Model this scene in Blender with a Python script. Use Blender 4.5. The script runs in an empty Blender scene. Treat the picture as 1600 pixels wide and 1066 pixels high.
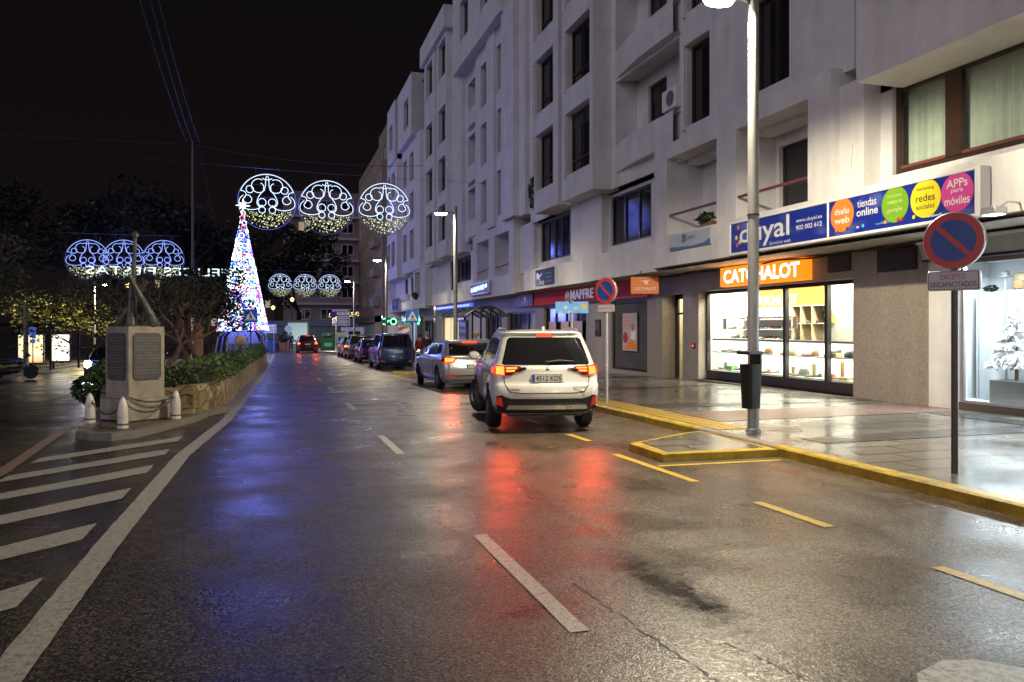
import bpy, bmesh, math, random
from mathutils import Vector, Matrix, Euler
from mathutils.bvhtree import BVHTree
R = math.radians
random.seed(11)
scene = bpy.context.scene
COL = scene.collection

# ------------------------------------------------------------------ tags
def tag(o, label=None, cat=None, group=None, kind=None):
    if label: o['label'] = label
    if cat: o['category'] = cat
    if group: o['group'] = group
    if kind: o['kind'] = kind
    return o
def thing(name, label, cat, loc=(0, 0, 0), rz=0, group=None):
    o = bpy.data.objects.new(name, None); COL.objects.link(o)
    o.empty_display_size = .2
    o.location = loc; o.rotation_euler = (0, 0, rz)
    return tag(o, label, cat, group)
def copy_thing(root, loc, rz=None, label=None, scale=None):
    def cp(o, par):
        c = o.copy(); COL.objects.link(c)
        if par is not None: c.parent = par
        for ch in list(o.children): cp(ch, c)
        return c
    r = cp(root, None)
    r.location = loc
    if rz is not None: r.rotation_euler = (0, 0, rz)
    if scale: r.scale = scale
    if label: r['label'] = label
    return r

# ------------------------------------------------------------------ ground heights
def sm(t):
    t = max(0., min(1., t)); return t*t*(3-2*t)
def hy(y):
    if y < 10: return 0.
    if y < 40:
        t = (y-10)/30; return -.4*t*t*(1.6-.6*t)
    return -.4-.2*sm((y-40)/45)
def gz(x, y): return hy(y)-.33*sm((-x-3.6)/3.)*sm((y-12)/22)

# ------------------------------------------------------------------ materials
MATS = {}
def nodes(name):
    m = bpy.data.materials.new(name); m.use_nodes = True
    nt = m.node_tree; nt.nodes.clear(); MATS[name] = m
    return m, nt, nt.nodes, nt.links
def pm(name, col, rough=.6, metal=0., var=.18, vs=3., bump=0., bs=60., coat=0., dirt=0., spec=.5, rv=.12, stretch=(1, 1, 1)):
    m, nt, N, L = nodes(name)
    out = N.new('ShaderNodeOutputMaterial'); p = N.new('ShaderNodeBsdfPrincipled')
    L.new(p.outputs[0], out.inputs[0])
    tc = N.new('ShaderNodeTexCoord'); mp = N.new('ShaderNodeMapping'); mp.inputs['Scale'].default_value = stretch
    L.new(tc.outputs['Object'], mp.inputs[0])
    n1 = N.new('ShaderNodeTexNoise'); n1.inputs['Scale'].default_value = vs; n1.inputs['Detail'].default_value = 6; n1.inputs['Roughness'].default_value = .65
    L.new(mp.outputs[0], n1.inputs['Vector'])
    cr = N.new('ShaderNodeValToRGB')
    c = Vector(col[:3])
    cr.color_ramp.elements[0].position = .3; cr.color_ramp.elements[1].position = .72
    cr.color_ramp.elements[0].color = (*(c*(1-var)), 1); cr.color_ramp.elements[1].color = (*(c*(1+var*.6)), 1)
    L.new(n1.outputs[0], cr.inputs[0])
    cur = cr.outputs[0]
    if dirt:
        mp2 = N.new('ShaderNodeMapping'); mp2.inputs['Scale'].default_value = (1.3, 1.3, .12)
        L.new(tc.outputs['Object'], mp2.inputs[0])
        n2 = N.new('ShaderNodeTexNoise'); n2.inputs['Scale'].default_value = 1.6; n2.inputs['Detail'].default_value = 8; n2.inputs['Roughness'].default_value = .7
        L.new(mp2.outputs[0], n2.inputs['Vector'])
        r2 = N.new('ShaderNodeValToRGB'); r2.color_ramp.elements[0].position = .38; r2.color_ramp.elements[1].position = .62
        r2.color_ramp.elements[0].color = (1-dirt,)*3+(1,); r2.color_ramp.elements[1].color = (1, 1, 1, 1)
        L.new(n2.outputs[0], r2.inputs[0])
        mx = N.new('ShaderNodeMix'); mx.data_type = 'RGBA'; mx.blend_type = 'MULTIPLY'; mx.inputs[0].default_value = 1
        L.new(cur, mx.inputs[6]); L.new(r2.outputs[0], mx.inputs[7]); cur = mx.outputs[2]
    L.new(cur, p.inputs['Base Color'])
    p.inputs['Metallic'].default_value = metal
    p.inputs['Specular IOR Level'].default_value = spec
    rm = N.new('ShaderNodeMapRange'); rm.inputs['To Min'].default_value = max(.02, rough-rv); rm.inputs['To Max'].default_value = min(1, rough+rv)
    L.new(n1.outputs[0], rm.inputs[0]); L.new(rm.outputs[0], p.inputs['Roughness'])
    p.inputs['Coat Weight'].default_value = coat; p.inputs['Coat Roughness'].default_value = .06
    if bump:
        n3 = N.new('ShaderNodeTexNoise'); n3.inputs['Scale'].default_value = bs; n3.inputs['Detail'].default_value = 4
        L.new(tc.outputs['Object'], n3.inputs['Vector'])
        b = N.new('ShaderNodeBump'); b.inputs['Strength'].default_value = bump; b.inputs['Distance'].default_value = .01
        L.new(n3.outputs[0], b.inputs['Height']); L.new(b.outputs[0], p.inputs['Normal'])
    return m
def em(name, col, s, sample=True):
    m, nt, N, L = nodes(name)
    out = N.new('ShaderNodeOutputMaterial'); e = N.new('ShaderNodeEmission')
    e.inputs[0].default_value = (*col, 1); e.inputs[1].default_value = s
    L.new(e.outputs[0], out.inputs[0])
    if not sample: m.cycles.emission_sampling = 'NONE'
    return m
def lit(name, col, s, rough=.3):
    """painted base with emission put in, for backlit parts and unlit ones"""
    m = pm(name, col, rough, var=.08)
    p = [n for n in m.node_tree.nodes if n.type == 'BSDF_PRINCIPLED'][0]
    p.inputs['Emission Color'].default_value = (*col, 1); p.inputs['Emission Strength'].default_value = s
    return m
def glass(name, tint=(.9, .95, .95), refl=.9):
    m, nt, N, L = nodes(name)
    out = N.new('ShaderNodeOutputMaterial'); t = N.new('ShaderNodeBsdfTransparent'); g = N.new('ShaderNodeBsdfGlossy')
    t.inputs[0].default_value = (*tint, 1); g.inputs['Roughness'].default_value = .03; g.inputs[0].default_value = (refl, refl, refl, 1)
    ge = N.new('ShaderNodeNewGeometry'); dt = N.new('ShaderNodeVectorMath'); dt.operation = 'DOT_PRODUCT'; L.new(ge.outputs['Normal'], dt.inputs[0]); L.new(ge.outputs['Incoming'], dt.inputs[1])
    prev = dt.outputs['Value']
    for op, b in (('ABSOLUTE', None), ('SUBTRACT', 1), ('POWER', 5.), ('MULTIPLY_ADD', .92)):
        f = N.new('ShaderNodeMath'); f.operation = op
        if op == 'SUBTRACT': f.inputs[0].default_value = 1.; L.new(prev, f.inputs[1])
        else:
            L.new(prev, f.inputs[0])
            if b is not None: f.inputs[1].default_value = b
            if op == 'MULTIPLY_ADD': f.inputs[2].default_value = .06
        prev = f.outputs[0]
    mx = N.new('ShaderNodeMixShader'); L.new(prev, mx.inputs[0]); L.new(t.outputs[0], mx.inputs[1]); L.new(g.outputs[0], mx.inputs[2])
    L.new(mx.outputs[0], out.inputs[0])
    return m

STUCCO = pm('stucco', (.70, .69, .68), .85, var=.14, vs=1.2, bump=.3, bs=45, dirt=.10)
STUCCO2 = pm('stucco_ochre', (.36, .28, .18), .85, var=.15, vs=1., bump=.2, bs=45, dirt=.2)
BRICKISH = pm('render_pink', (.42, .24, .2), .85, var=.15, vs=1., dirt=.2)
GRANITE = pm('granite', (.33, .29, .24), .45, var=.38, vs=26, dirt=.14, bump=.25, bs=40)
GRANITE_D = pm('granite_dark', (.10, .085, .075), .3, var=.25, vs=30)
WOODF = pm('brown_frame', (.045, .022, .014), .4, var=.3, vs=8)
DARKF = pm('dark_frame', (.02, .02, .022), .35, var=.2)
PANE = pm('window_pane', (.014, .015, .019), .08, var=.5, vs=.8, spec=.5, rv=.03)
PANE2 = pm('roller_blind', (.04, .038, .042), .35, var=.25, vs=.7, spec=.5, stretch=(1, 1, 14))
CURT = pm('curtain', (.55, .60, .48), .9, var=.12, vs=6)
GLASS = glass('clear_glass')
STEEL = pm('painted_steel', (.26, .26, .25), .38, metal=.35, var=.12, vs=6, bump=.03)
ALU = pm('aluminium', (.55, .55, .56), .35, metal=.8, var=.1)
BLACKP = pm('black_plastic', (.016, .016, .017), .45, var=.3, vs=8, bump=.05)
RUBBER = pm('rubber', (.014, .014, .014), .75, var=.3, vs=12)
WHITEP = pm('white_plastic', (.75, .74, .72), .4, var=.06)
WHITEPNT = pm('white_paint', (.7, .7, .68), .5, var=.08)
CREAM = pm('cream_wall', (.75, .68, .5), .7, var=.08)
RAIL = pm('rail_paint', (.16, .05, .04), .5, var=.2)
SIGNRED = pm('sign_red', (.42, .03, .02), .4, var=.14)
SIGNBLUE = pm('sign_blue', (.01, .045, .24), .4, var=.12)
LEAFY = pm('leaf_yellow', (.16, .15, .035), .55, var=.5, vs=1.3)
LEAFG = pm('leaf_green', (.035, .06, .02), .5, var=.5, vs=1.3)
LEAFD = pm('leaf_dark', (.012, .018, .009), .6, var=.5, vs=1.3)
HEDGE = pm('hedge_leaf', (.11, .19, .045), .5, var=.5, vs=2.)
BARK = pm('bark', (.13, .075, .055), .85, var=.4, vs=9, bump=.6, bs=25)
BARKD = pm('bark_dark', (.05, .035, .025), .9, var=.4, vs=9, bump=.5, bs=25)
STONE = pm('pedestal_stone', (.37, .33, .27), .7, var=.32, vs=5, bump=.25, bs=70, dirt=.2)
PLAQUE = pm('plaque', (.085, .08, .085), .5, var=.3, vs=9, bump=.2)
IRON = pm('cannon_iron', (.10, .105, .10), .5, metal=.4, var=.3, vs=6, bump=.25, bs=30)
LAMPGLOW = em('lamp_lens', (1., .93, .74), 90, False)

# ------------------------------------------------------------------ mesh builder
class MB:
    def __init__(s): s.v = []; s.f = []; s.m = []; s.mats = []
    def mi(s, mat):
        if mat not in s.mats: s.mats.append(mat)
        return s.mats.index(mat)
    def add(s, vs, fs, mat):
        b = len(s.v); k = s.mi(mat)
        s.v += [tuple(p) for p in vs]
        s.f += [tuple(b+i for i in f) for f in fs]; s.m += [k]*len(fs)
        return s
    def quad(s, a, b, c, d, mat): return s.add([a, b, c, d], [(0, 1, 2, 3)], mat)
    def box(s, x0, x1, y0, y1, z0, z1, mat, M=None):
        vs = [(x, y, z) for z in (z0, z1) for y in (y0, y1) for x in (x0, x1)]
        if M is not None: vs = [M @ Vector(p) for p in vs]
        return s.add(vs, [(0, 2, 3, 1), (4, 5, 7, 6), (0, 1, 5, 4), (2, 6, 7, 3), (0, 4, 6, 2), (1, 3, 7, 5)], mat)
    def tube(s, pts, r, mat, n=8, cap=True, closed=False):
        pts = [Vector(p) for p in pts]; k = len(pts)
        rs = r if isinstance(r, (list, tuple)) else [r]*k
        vs = []; up = None
        for i, p in enumerate(pts):
            a = pts[(i-1) % k] if (closed or i > 0) else p
            c = pts[(i+1) % k] if (closed or i < k-1) else p
            t = (c-a)
            if t.length < 1e-9: t = Vector((0, 0, 1))
            t.normalize()
            if up is None:
                up = t.orthogonal().normalized()
            else:
                up = up-t*up.dot(t)
                up = up.normalized() if up.length > 1e-6 else t.orthogonal().normalized()
            w = t.cross(up)
            for j in range(n):
                an = 2*math.pi*j/n
                vs.append(p+(up*math.cos(an)+w*math.sin(an))*rs[i])
        fs = []
        for i in range(k if closed else k-1):
            i2 = (i+1) % k
            for j in range(n):
                j2 = (j+1) % n
                fs.append((i*n+j, i*n+j2, i2*n+j2, i2*n+j))
        if cap and not closed:
            fs.append(tuple(range(n-1, -1, -1))); fs.append(tuple((k-1)*n+j for j in range(n)))
        return s.add(vs, fs, mat)
    def lathe(s, prof, mat, n=24, M=None, cap=True):
        vs = []
        for r, z in prof:
            for j in range(n):
                a = 2*math.pi*j/n; vs.append(Vector((r*math.cos(a), r*math.sin(a), z)))
        if M is not None: vs = [M @ p for p in vs]
        fs = []
        for i in range(len(prof)-1):
            for j in range(n):
                j2 = (j+1) % n; fs.append((i*n+j, i*n+j2, (i+1)*n+j2, (i+1)*n+j))
        if cap:
            fs.append(tuple(range(n-1, -1, -1))); fs.append(tuple((len(prof)-1)*n+j for j in range(n)))
        return s.add(vs, fs, mat)
    def prism(s, poly, d0, d1, mat, M):
        """poly in local xy, extruded along local z from d0 to d1"""
        n = len(poly)
        vs = [M @ Vector((x, y, d0)) for x, y in poly]+[M @ Vector((x, y, d1)) for x, y in poly]
        fs = [tuple(range(n-1, -1, -1)), tuple(range(n, 2*n))]+[(i, (i+1) % n, n+(i+1) % n, n+i) for i in range(n)]
        return s.add(vs, fs, mat)
    def mesh(s, me, M, mat):
        return s.add([M @ v.co for v in me.vertices], [tuple(p.vertices) for p in me.polygons], mat)
    def text(s, st, M, w, h, mat, depth=0., x0=0., y0=0., bold=0.):
        """text fitted in a w x h box whose lower left corner is (x0,y0) in M's xy plane"""
        cu = bpy.data.curves.new('t', 'FONT'); cu.body = st; cu.extrude = depth; cu.offset = bold; cu.resolution_u = 4
        ob = bpy.data.objects.new('t', cu); COL.objects.link(ob)
        dg = bpy.context.evaluated_depsgraph_get(); dg.update()
        me = bpy.data.meshes.new_from_object(ob.evaluated_get(dg))
        xs = [v.co.x for v in me.vertices]; ys = [v.co.y for v in me.vertices]
        sx = w/(max(xs)-min(xs)); sy = h/(max(ys)-min(ys)) if h else sx
        S = Matrix.Translation((x0, y0, 0)) @ Matrix.Diagonal((sx, sy, 1, 1)) @ Matrix.Translation((-min(xs), -min(ys), 0))
        s.mesh(me, M @ S, mat)
        bpy.data.objects.remove(ob); bpy.data.curves.remove(cu); bpy.data.meshes.remove(me)
        return s
    def build(s, name, parent=None, smooth=35, bevel=0, seg=2):
        me = bpy.data.meshes.new(name); me.from_pydata(s.v, [], s.f); me.update()
        for m in s.mats: me.materials.append(m)
        me.polygons.foreach_set('material_index', s.m)
        bm = bmesh.new(); bm.from_mesh(me); bmesh.ops.recalc_face_normals(bm, faces=bm.faces); bm.to_mesh(me); bm.free()
        if smooth: me.shade_smooth(); me.set_sharp_from_angle(angle=R(smooth))
        o = bpy.data.objects.new(name, me); COL.objects.link(o)
        if parent is not None: o.parent = parent
        if bevel:
            b = o.modifiers.new('bevel', 'BEVEL'); b.width = bevel; b.segments = seg; b.limit_method = 'ANGLE'; b.angle_limit = R(40)
        return o
def frame(o, right, up):
    r = Vector(right).normalized(); u = Vector(up).normalized(); n = r.cross(u)
    return Matrix(((r.x, u.x, n.x, o[0]), (r.y, u.y, n.y, o[1]), (r.z, u.z, n.z, o[2]), (0, 0, 0, 1)))
def FAC(x, y, z): return frame((x, y, z), (0, -1, 0), (0, 0, 1))      # facing the street (-x)
def SOUTH(x, y, z): return frame((x, y, z), (1, 0, 0), (0, 0, 1))     # facing -y
def circ(r, n=32, a0=0., a1=2*math.pi, cx=0, cy=0):
    return [(cx+r*math.cos(a0+(a1-a0)*i/n), cy+r*math.sin(a0+(a1-a0)*i/n)) for i in range(n)]
def rrect(w, h, r, n=5):
    pts = []
    for cx, cy, a in ((w/2-r, h/2-r, 0), (-w/2+r, h/2-r, 90), (-w/2+r, -h/2+r, 180), (w/2-r, -h/2+r, 270)):
        for i in range(n+1):
            t = R(a+90*i/n); pts.append((cx+r*math.cos(t), cy+r*math.sin(t)))
    return pts
def light(name, kind, loc, power, col, parent=None, **k):
    d = bpy.data.lights.new(name, kind); d.energy = power; d.color = col
    o = bpy.data.objects.new(name, d); COL.objects.link(o); o.location = loc
    if parent is not None: o.parent = parent
    rot = k.pop('rot', None)
    if rot: o.rotation_euler = rot
    for a, b in k.items(): setattr(d, a, b)
    return o
def leaves(mb, clumps, n, size, mats, rnd=random):
    for i in range(n):
        cx, cy, cz, rx, ry, rz = clumps[rnd.randrange(len(clumps))]
        while True:
            p = Vector((rnd.uniform(-1, 1), rnd.uniform(-1, 1), rnd.uniform(-1, 1)))
            if .15 < p.length < 1: break
        p = p*(p.length**-.35)
        c = Vector((cx+p.x*rx, cy+p.y*ry, cz+p.z*rz))
        a = Vector((rnd.gauss(0, 1), rnd.gauss(0, 1), rnd.gauss(0, .7))).normalized(); b = a.orthogonal().normalized()
        b = Matrix.Rotation(rnd.uniform(0, 6.28), 3, a) @ b
        s = size*rnd.uniform(.6, 1.4)
        mb.add([c-a*s, c+b*s*.45, c+a*s, c-b*s*.45], [(0, 1, 2, 3)], rnd.choice(mats))
# ------------------------------------------------------------------ camera, world, night light
cam = bpy.data.cameras.new('camera'); camo = bpy.data.objects.new('camera', cam); COL.objects.link(camo)
cam.sensor_width = 36; cam.lens = 36*1244/1600; cam.clip_end = 3000; cam.clip_start = .05
camo.location = (0, 0, 1.66)
YAW = math.atan((800-428)/1244)
camo.rotation_euler = (R(90.), 0, -YAW)
cam.shift_y = -(533-513)/1600
scene.camera = camo
scene.view_settings.view_transform = 'Standard'; scene.view_settings.look = 'None'; scene.view_settings.exposure = 0
scene.render.engine = 'CYCLES'
scene.cycles.use_denoising = True
scene.cycles.max_bounces = 6; scene.cycles.diffuse_bounces = 3; scene.cycles.glossy_bounces = 3; scene.cycles.transparent_max_bounces = 12
scene.cycles.sample_clamp_indirect = 4; scene.cycles.sample_clamp_direct = 0
scene.cycles.caustics_reflective = False; scene.cycles.caustics_refractive = False
w = bpy.data.worlds.new('World'); scene.world = w; w.use_nodes = True
N = w.node_tree.nodes; L = w.node_tree.links
bg = N['Background']
tc = N.new('ShaderNodeTexCoord'); sx = N.new('ShaderNodeSeparateXYZ'); L.new(tc.outputs['Generated'], sx.inputs[0])
cr = N.new('ShaderNodeValToRGB'); L.new(sx.outputs['Z'], cr.inputs[0])
cr.color_ramp.elements[0].position = 0.; cr.color_ramp.elements[0].color = (.0075, .0052, .0062, 1)
cr.color_ramp.elements[1].position = .5; cr.color_ramp.elements[1].color = (.0036, .0029, .0034, 1)
L.new(cr.outputs[0], bg.inputs[0]); bg.inputs[1].default_value = 1.
light('facade_fill', 'SUN', (-10, -10, 30), .76, (.88, .81, .97), rot=(R(70), 0, R(-62)), angle=R(50))  # soft directional fill added to light the facade, no moon behind it

# ------------------------------------------------------------------ road materials
def asphalt():
    m, nt, N, L = nodes('wet_asphalt')
    out = N.new('ShaderNodeOutputMaterial'); p = N.new('ShaderNodeBsdfPrincipled'); L.new(p.outputs[0], out.inputs[0])
    tc = N.new('ShaderNodeTexCoord'); V = tc.outputs['Object']
    def noise(s, d=5, r=.6, vec=V):
        n = N.new('ShaderNodeTexNoise'); n.inputs['Scale'].default_value = s; n.inputs['Detail'].default_value = d; n.inputs['Roughness'].default_value = r
        L.new(vec, n.inputs['Vector']); return n.outputs[0]
    def ramp(src, a, b, ca, cb):
        r = N.new('ShaderNodeValToRGB'); r.color_ramp.elements[0].position = a; r.color_ramp.elements[1].position = b
        r.color_ramp.elements[0].color = (*ca, 1); r.color_ramp.elements[1].color = (*cb, 1); L.new(src, r.inputs[0]); return r.outputs[0]
    def mix(f, a, b, mode='MIX'):
        x = N.new('ShaderNodeMix'); x.data_type = 'RGBA'; x.blend_type = mode
        if isinstance(f, float): x.inputs[0].default_value = f
        else: L.new(f, x.inputs[0])
        L.new(a, x.inputs[6]); L.new(b, x.inputs[7]); return x.outputs[2]
    def math_(op, a, b):
        x = N.new('ShaderNodeMath'); x.operation = op
        for i, q in enumerate((a, b)):
            if isinstance(q, (int, float)): x.inputs[i].default_value = q
            else: L.new(q, x.inputs[i])
        return x.outputs[0]
    base = ramp(noise(.55, 6), .3, .7, (.033, .029, .027), (.060, .053, .047))
    mpv = N.new('ShaderNodeMapping'); mpv.inputs['Scale'].default_value = (1.5, .12, 1); L.new(V, mpv.inputs[0])
    streak = ramp(noise(1.1, 4, .6, mpv.outputs[0]), .35, .65, (.72, .72, .74), (1.15, 1.13, 1.1))
    base = mix(1., base, streak, 'MULTIPLY')
    vo = N.new('ShaderNodeTexVoronoi'); vo.inputs['Scale'].default_value = 80; L.new(V, vo.inputs['Vector'])
    sep = N.new('ShaderNodeSeparateColor'); L.new(vo.outputs['Color'], sep.inputs[0])
    chips = ramp(sep.outputs[0], .55, 1., (.6, .6, .6), (3.4, 3.2, 2.9))
    base = mix(1., base, chips, 'MULTIPLY')
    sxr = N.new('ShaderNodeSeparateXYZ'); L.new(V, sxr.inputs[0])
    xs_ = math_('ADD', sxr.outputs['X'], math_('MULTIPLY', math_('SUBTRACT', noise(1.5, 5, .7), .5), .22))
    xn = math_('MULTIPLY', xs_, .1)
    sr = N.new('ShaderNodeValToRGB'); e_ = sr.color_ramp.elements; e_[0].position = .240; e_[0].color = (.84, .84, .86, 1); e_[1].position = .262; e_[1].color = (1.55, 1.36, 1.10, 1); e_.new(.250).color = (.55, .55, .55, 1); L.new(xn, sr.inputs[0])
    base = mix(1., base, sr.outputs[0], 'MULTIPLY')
    # oil patch left on the road near the parking bays
    def spot(cx, cy, rx, ry, rot):
        mp = N.new('ShaderNodeMapping'); mp.vector_type = 'TEXTURE'
        mp.inputs['Location'].default_value = (cx, cy, 0); mp.inputs['Rotation'].default_value = (0, 0, rot); mp.inputs['Scale'].default_value = (rx, ry, 40)
        L.new(V, mp.inputs[0])
        ln = N.new('ShaderNodeVectorMath'); ln.operation = 'LENGTH'; L.new(mp.outputs[0], ln.inputs[0])
        d = math_('ADD', ln.outputs['Value'], math_('MULTIPLY', math_('SUBTRACT', noise(7., 8, .75), .5), 2.6))
        return d
    s1 = ramp(spot(2.43, 4.6, .24, .95, R(3)), .3, 1.25, (.12, .12, .12), (1, 1, 1))
    s2 = ramp(spot(2.5, 4.25, .14, .35, R(5)), .2, 1.1, (.3, .3, .3), (1, 1, 1))
    base = mix(1., base, s1, 'MULTIPLY'); base = mix(1., base, s2, 'MULTIPLY')
    L.new(base, p.inputs['Base Color'])
    rg = ramp(noise(1.1, 4, .55), .34, .66, (.23, .23, .23), (.47, .47, .47))
    L.new(rg, p.inputs['Roughness'])
    spv = mix(1., mix(1., ramp(sep.outputs[1], .2, 1., (.22, .22, .22), (.85, .85, .85)), s1, 'MULTIPLY'), s2, 'MULTIPLY'); L.new(spv, p.inputs['Specular IOR Level'])
    vo2 = N.new('ShaderNodeTexVoronoi'); vo2.inputs['Scale'].default_value = 75; L.new(V, vo2.inputs['Vector'])
    hgt = math_('ADD', math_('MULTIPLY', vo2.outputs['Distance'], .8), math_('MULTIPLY', noise(160, 2), .6))
    b = N.new('ShaderNodeBump'); b.inputs['Strength'].default_value = .34; b.inputs['Distance'].default_value = .005
    L.new(hgt, b.inputs['Height']); L.new(b.outputs[0], p.inputs['Normal'])
    return m
ASPH = asphalt()
def pavers(name, sx, sy, c1, c2, joint, rough, off=.5, wet=.2, mort=.026):
    m, nt, N, L = nodes(name)
    out = N.new('ShaderNodeOutputMaterial'); p = N.new('ShaderNodeBsdfPrincipled'); L.new(p.outputs[0], out.inputs[0])
    tc = N.new('ShaderNodeTexCoord')
    br = N.new('ShaderNodeTexBrick'); br.offset = off; br.inputs['Scale'].default_value = 1.
    br.inputs['Brick Width'].default_value = sx; br.inputs['Row Height'].default_value = sy; br.inputs['Mortar Size'].default_value = mort
    br.inputs['Color1'].default_value = (*c1, 1); br.inputs['Color2'].default_value = (*c2, 1); br.inputs['Mortar'].default_value = (*joint, 1); br.inputs['Bias'].default_value = 0
    L.new(tc.outputs['Object'], br.inputs['Vector'])
    n = N.new('ShaderNodeTexNoise'); n.inputs['Scale'].default_value = .9; n.inputs['Detail'].default_value = 3; n.inputs['Roughness'].default_value = .5; L.new(tc.outputs['Object'], n.inputs['Vector'])
    r = N.new('ShaderNodeValToRGB'); r.color_ramp.elements[0].position = .3; r.color_ramp.elements[1].position = .7
    r.color_ramp.elements[0].color = (.75, .75, .75, 1); r.color_ramp.elements[1].color = (1.08, 1.08, 1.08, 1); L.new(n.outputs[0], r.inputs[0])
    x = N.new('ShaderNodeMix'); x.data_type = 'RGBA'; x.blend_type = 'MULTIPLY'; x.inputs[0].default_value = 1; L.new(br.outputs[0], x.inputs[6]); L.new(r.outputs[0], x.inputs[7])
    L.new(x.outputs[2], p.inputs['Base Color'])
    rm = N.new('ShaderNodeMapRange'); rm.inputs['From Min'].default_value = .3; rm.inputs['From Max'].default_value = .7
    rm.inputs['To Min'].default_value = rough-wet*.4; rm.inputs['To Max'].default_value = rough+wet*.5; L.new(n.outputs[0], rm.inputs[0]); L.new(rm.outputs[0], p.inputs['Roughness'])
    n2 = N.new('ShaderNodeTexNoise'); n2.inputs['Scale'].default_value = 5.; n2.inputs['Detail'].default_value = 3; L.new(tc.outputs['Object'], n2.inputs['Vector'])
    ad = N.new('ShaderNodeMath'); ad.operation = 'MULTIPLY_ADD'; L.new(br.outputs['Fac'], ad.inputs[0]); ad.inputs[1].default_value = -1.5; L.new(n2.outputs[0], ad.inputs[2])
    b = N.new('ShaderNodeBump'); b.inputs['Strength'].default_value = .25; b.inputs['Distance'].default_value = .006; L.new(ad.outputs[0], b.inputs['Height']); L.new(b.outputs[0], p.inputs['Normal'])
    return m
PAVE = pavers('paving_slabs', .8, .5, (.12, .112, .096), (.185, .172, .15), (.04, .037, .032), .22)
PAVED = pavers('dark_paving', .6, .4, (.055, .052, .05), (.075, .07, .066), (.03, .03, .03), .25)
TACT = pavers('tactile_tiles', .2, .2, (.23, .15, .12), (.27, .18, .14), (.1, .07, .06), .36, 0, .1)
TACTY = pavers('tactile_yellow', .2, .2, (.42, .27, .05), (.47, .31, .07), (.2, .13, .03), .4, 0, .1)
KERBY = pm('kerb_yellow', (.42, .29, .03), .42, var=.55, vs=5, bump=.5, bs=25)
KERBG = pm('kerb_stone', (.2, .185, .165), .5, var=.3, vs=6, bump=.4, bs=30)
def paint(name, col, wear=.5):
    m, nt, N, L = nodes(name)
    out = N.new('ShaderNodeOutputMaterial'); p = N.new('ShaderNodeBsdfPrincipled'); L.new(p.outputs[0], out.inputs[0])
    tc = N.new('ShaderNodeTexCoord')
    n = N.new('ShaderNodeTexNoise'); n.inputs['Scale'].default_value = 22; n.inputs['Detail'].default_value = 8; n.inputs['Roughness'].default_value = .8; L.new(tc.outputs['Object'], n.inputs['Vector'])
    r = N.new('ShaderNodeValToRGB'); r.color_ramp.elements[0].position = wear-.22; r.color_ramp.elements[1].position = wear+.02
    r.color_ramp.elements[0].color = (.06, .055, .05, 1); r.color_ramp.elements[1].color = (*col, 1); L.new(n.outputs[0], r.inputs[0])
    L.new(r.outputs[0], p.inputs['Base Color']); p.inputs['Roughness'].default_value = .42
    b = N.new('ShaderNodeBump'); b.inputs['Strength'].default_value = .4; b.inputs['Distance'].default_value = .006
    n2 = N.new('ShaderNodeTexNoise'); n2.inputs['Scale'].default_value = 110; L.new(tc.outputs['Object'], n2.inputs['Vector']); L.new(n2.outputs[0], b.inputs['Height']); L.new(b.outputs[0], p.inputs['Normal'])
    return m
WLINE = paint('white_road_paint', (.36, .345, .32), .51)
YLINE = paint('yellow_road_paint', (.55, .37, .03), .50)
PLINE = paint('red_road_paint', (.24, .16, .14), .48)

def sheet(name, xs, ys, zf, mat, kind='structure', parent=None):
    mb = MB(); nx = len(xs)
    vs = [(x, y, zf(x, y)) for y in ys for x in xs]
    fs = [(j*nx+i, j*nx+i+1, (j+1)*nx+i+1, (j+1)*nx+i) for j in range(len(ys)-1) for i in range(nx-1)]
    mb.add(vs, fs, mat); o = mb.build(name, parent, smooth=60)
    return tag(o, kind=kind)
def rng(a, b, s):
    n = max(1, round((b-a)/s)); return [a+(b-a)*i/n for i in range(n+1)]
YS = rng(-8, 20, 1)+rng(20, 100, 2)[1:]+rng(100, 170, 10)[1:]
mb = MB(); mb.quad((-400, -60, -1.2), (400, -60, -1.2), (400, 900, -1.2), (-400, 900, -1.2), PAVED); tag(mb.build('ground'), kind='structure')
sheet('road', rng(-12.2, 6.25, .5), YS, gz, ASPH)
def pz(x, y, d=0): return hy(y)+.128+.006*(x-6.43)+d
# right pavement with its kerb
sheet('pavement', rng(6.42, 16, .8), YS, pz, PAVE)
mb = MB()
for i, (a, b) in enumerate(zip(YS[:-1], YS[1:])):
    mat = KERBY if -9 < a < 33 and not 8.9 < a < 10.2 else KERBG
    za, zb = hy(a), hy(b)
    vs = []
    for y, z in ((a, za), (b, zb)): vs += [(6.25, y, z-.05), (6.25, y, z+.105), (6.27, y, z+.125), (6.43, y, z+.127), (6.43, y, z-.05)]
    mb.add(vs, [(k, k+1, k+6, k+5) for k in range(4)], mat)
tag(mb.build('kerb', smooth=30), kind='structure')
sheet('tactile_paving', [6.435, 6.95], rng(10.6, 18., 1), lambda x, y: pz(x, y, .004), TACTY)
sheet('tactile_strip', [6.97, 12.05], [11.5, 12, 13], lambda x, y: pz(x, y, .004), TACT)
for a, b in ((8.9, 9.5), (13.8, 14.6), (18.8, 19.6), (24.0, 24.8)):
    sheet('pavement_band', [7.0, 9, 12.05], [a, b], lambda x, y: pz(x, y, .006), PAVED)
sheet('pavement_band', [11.1, 11.6], rng(-4, 11.4, 1), lambda x, y: pz(x, y, .0065), PAVED)
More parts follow.
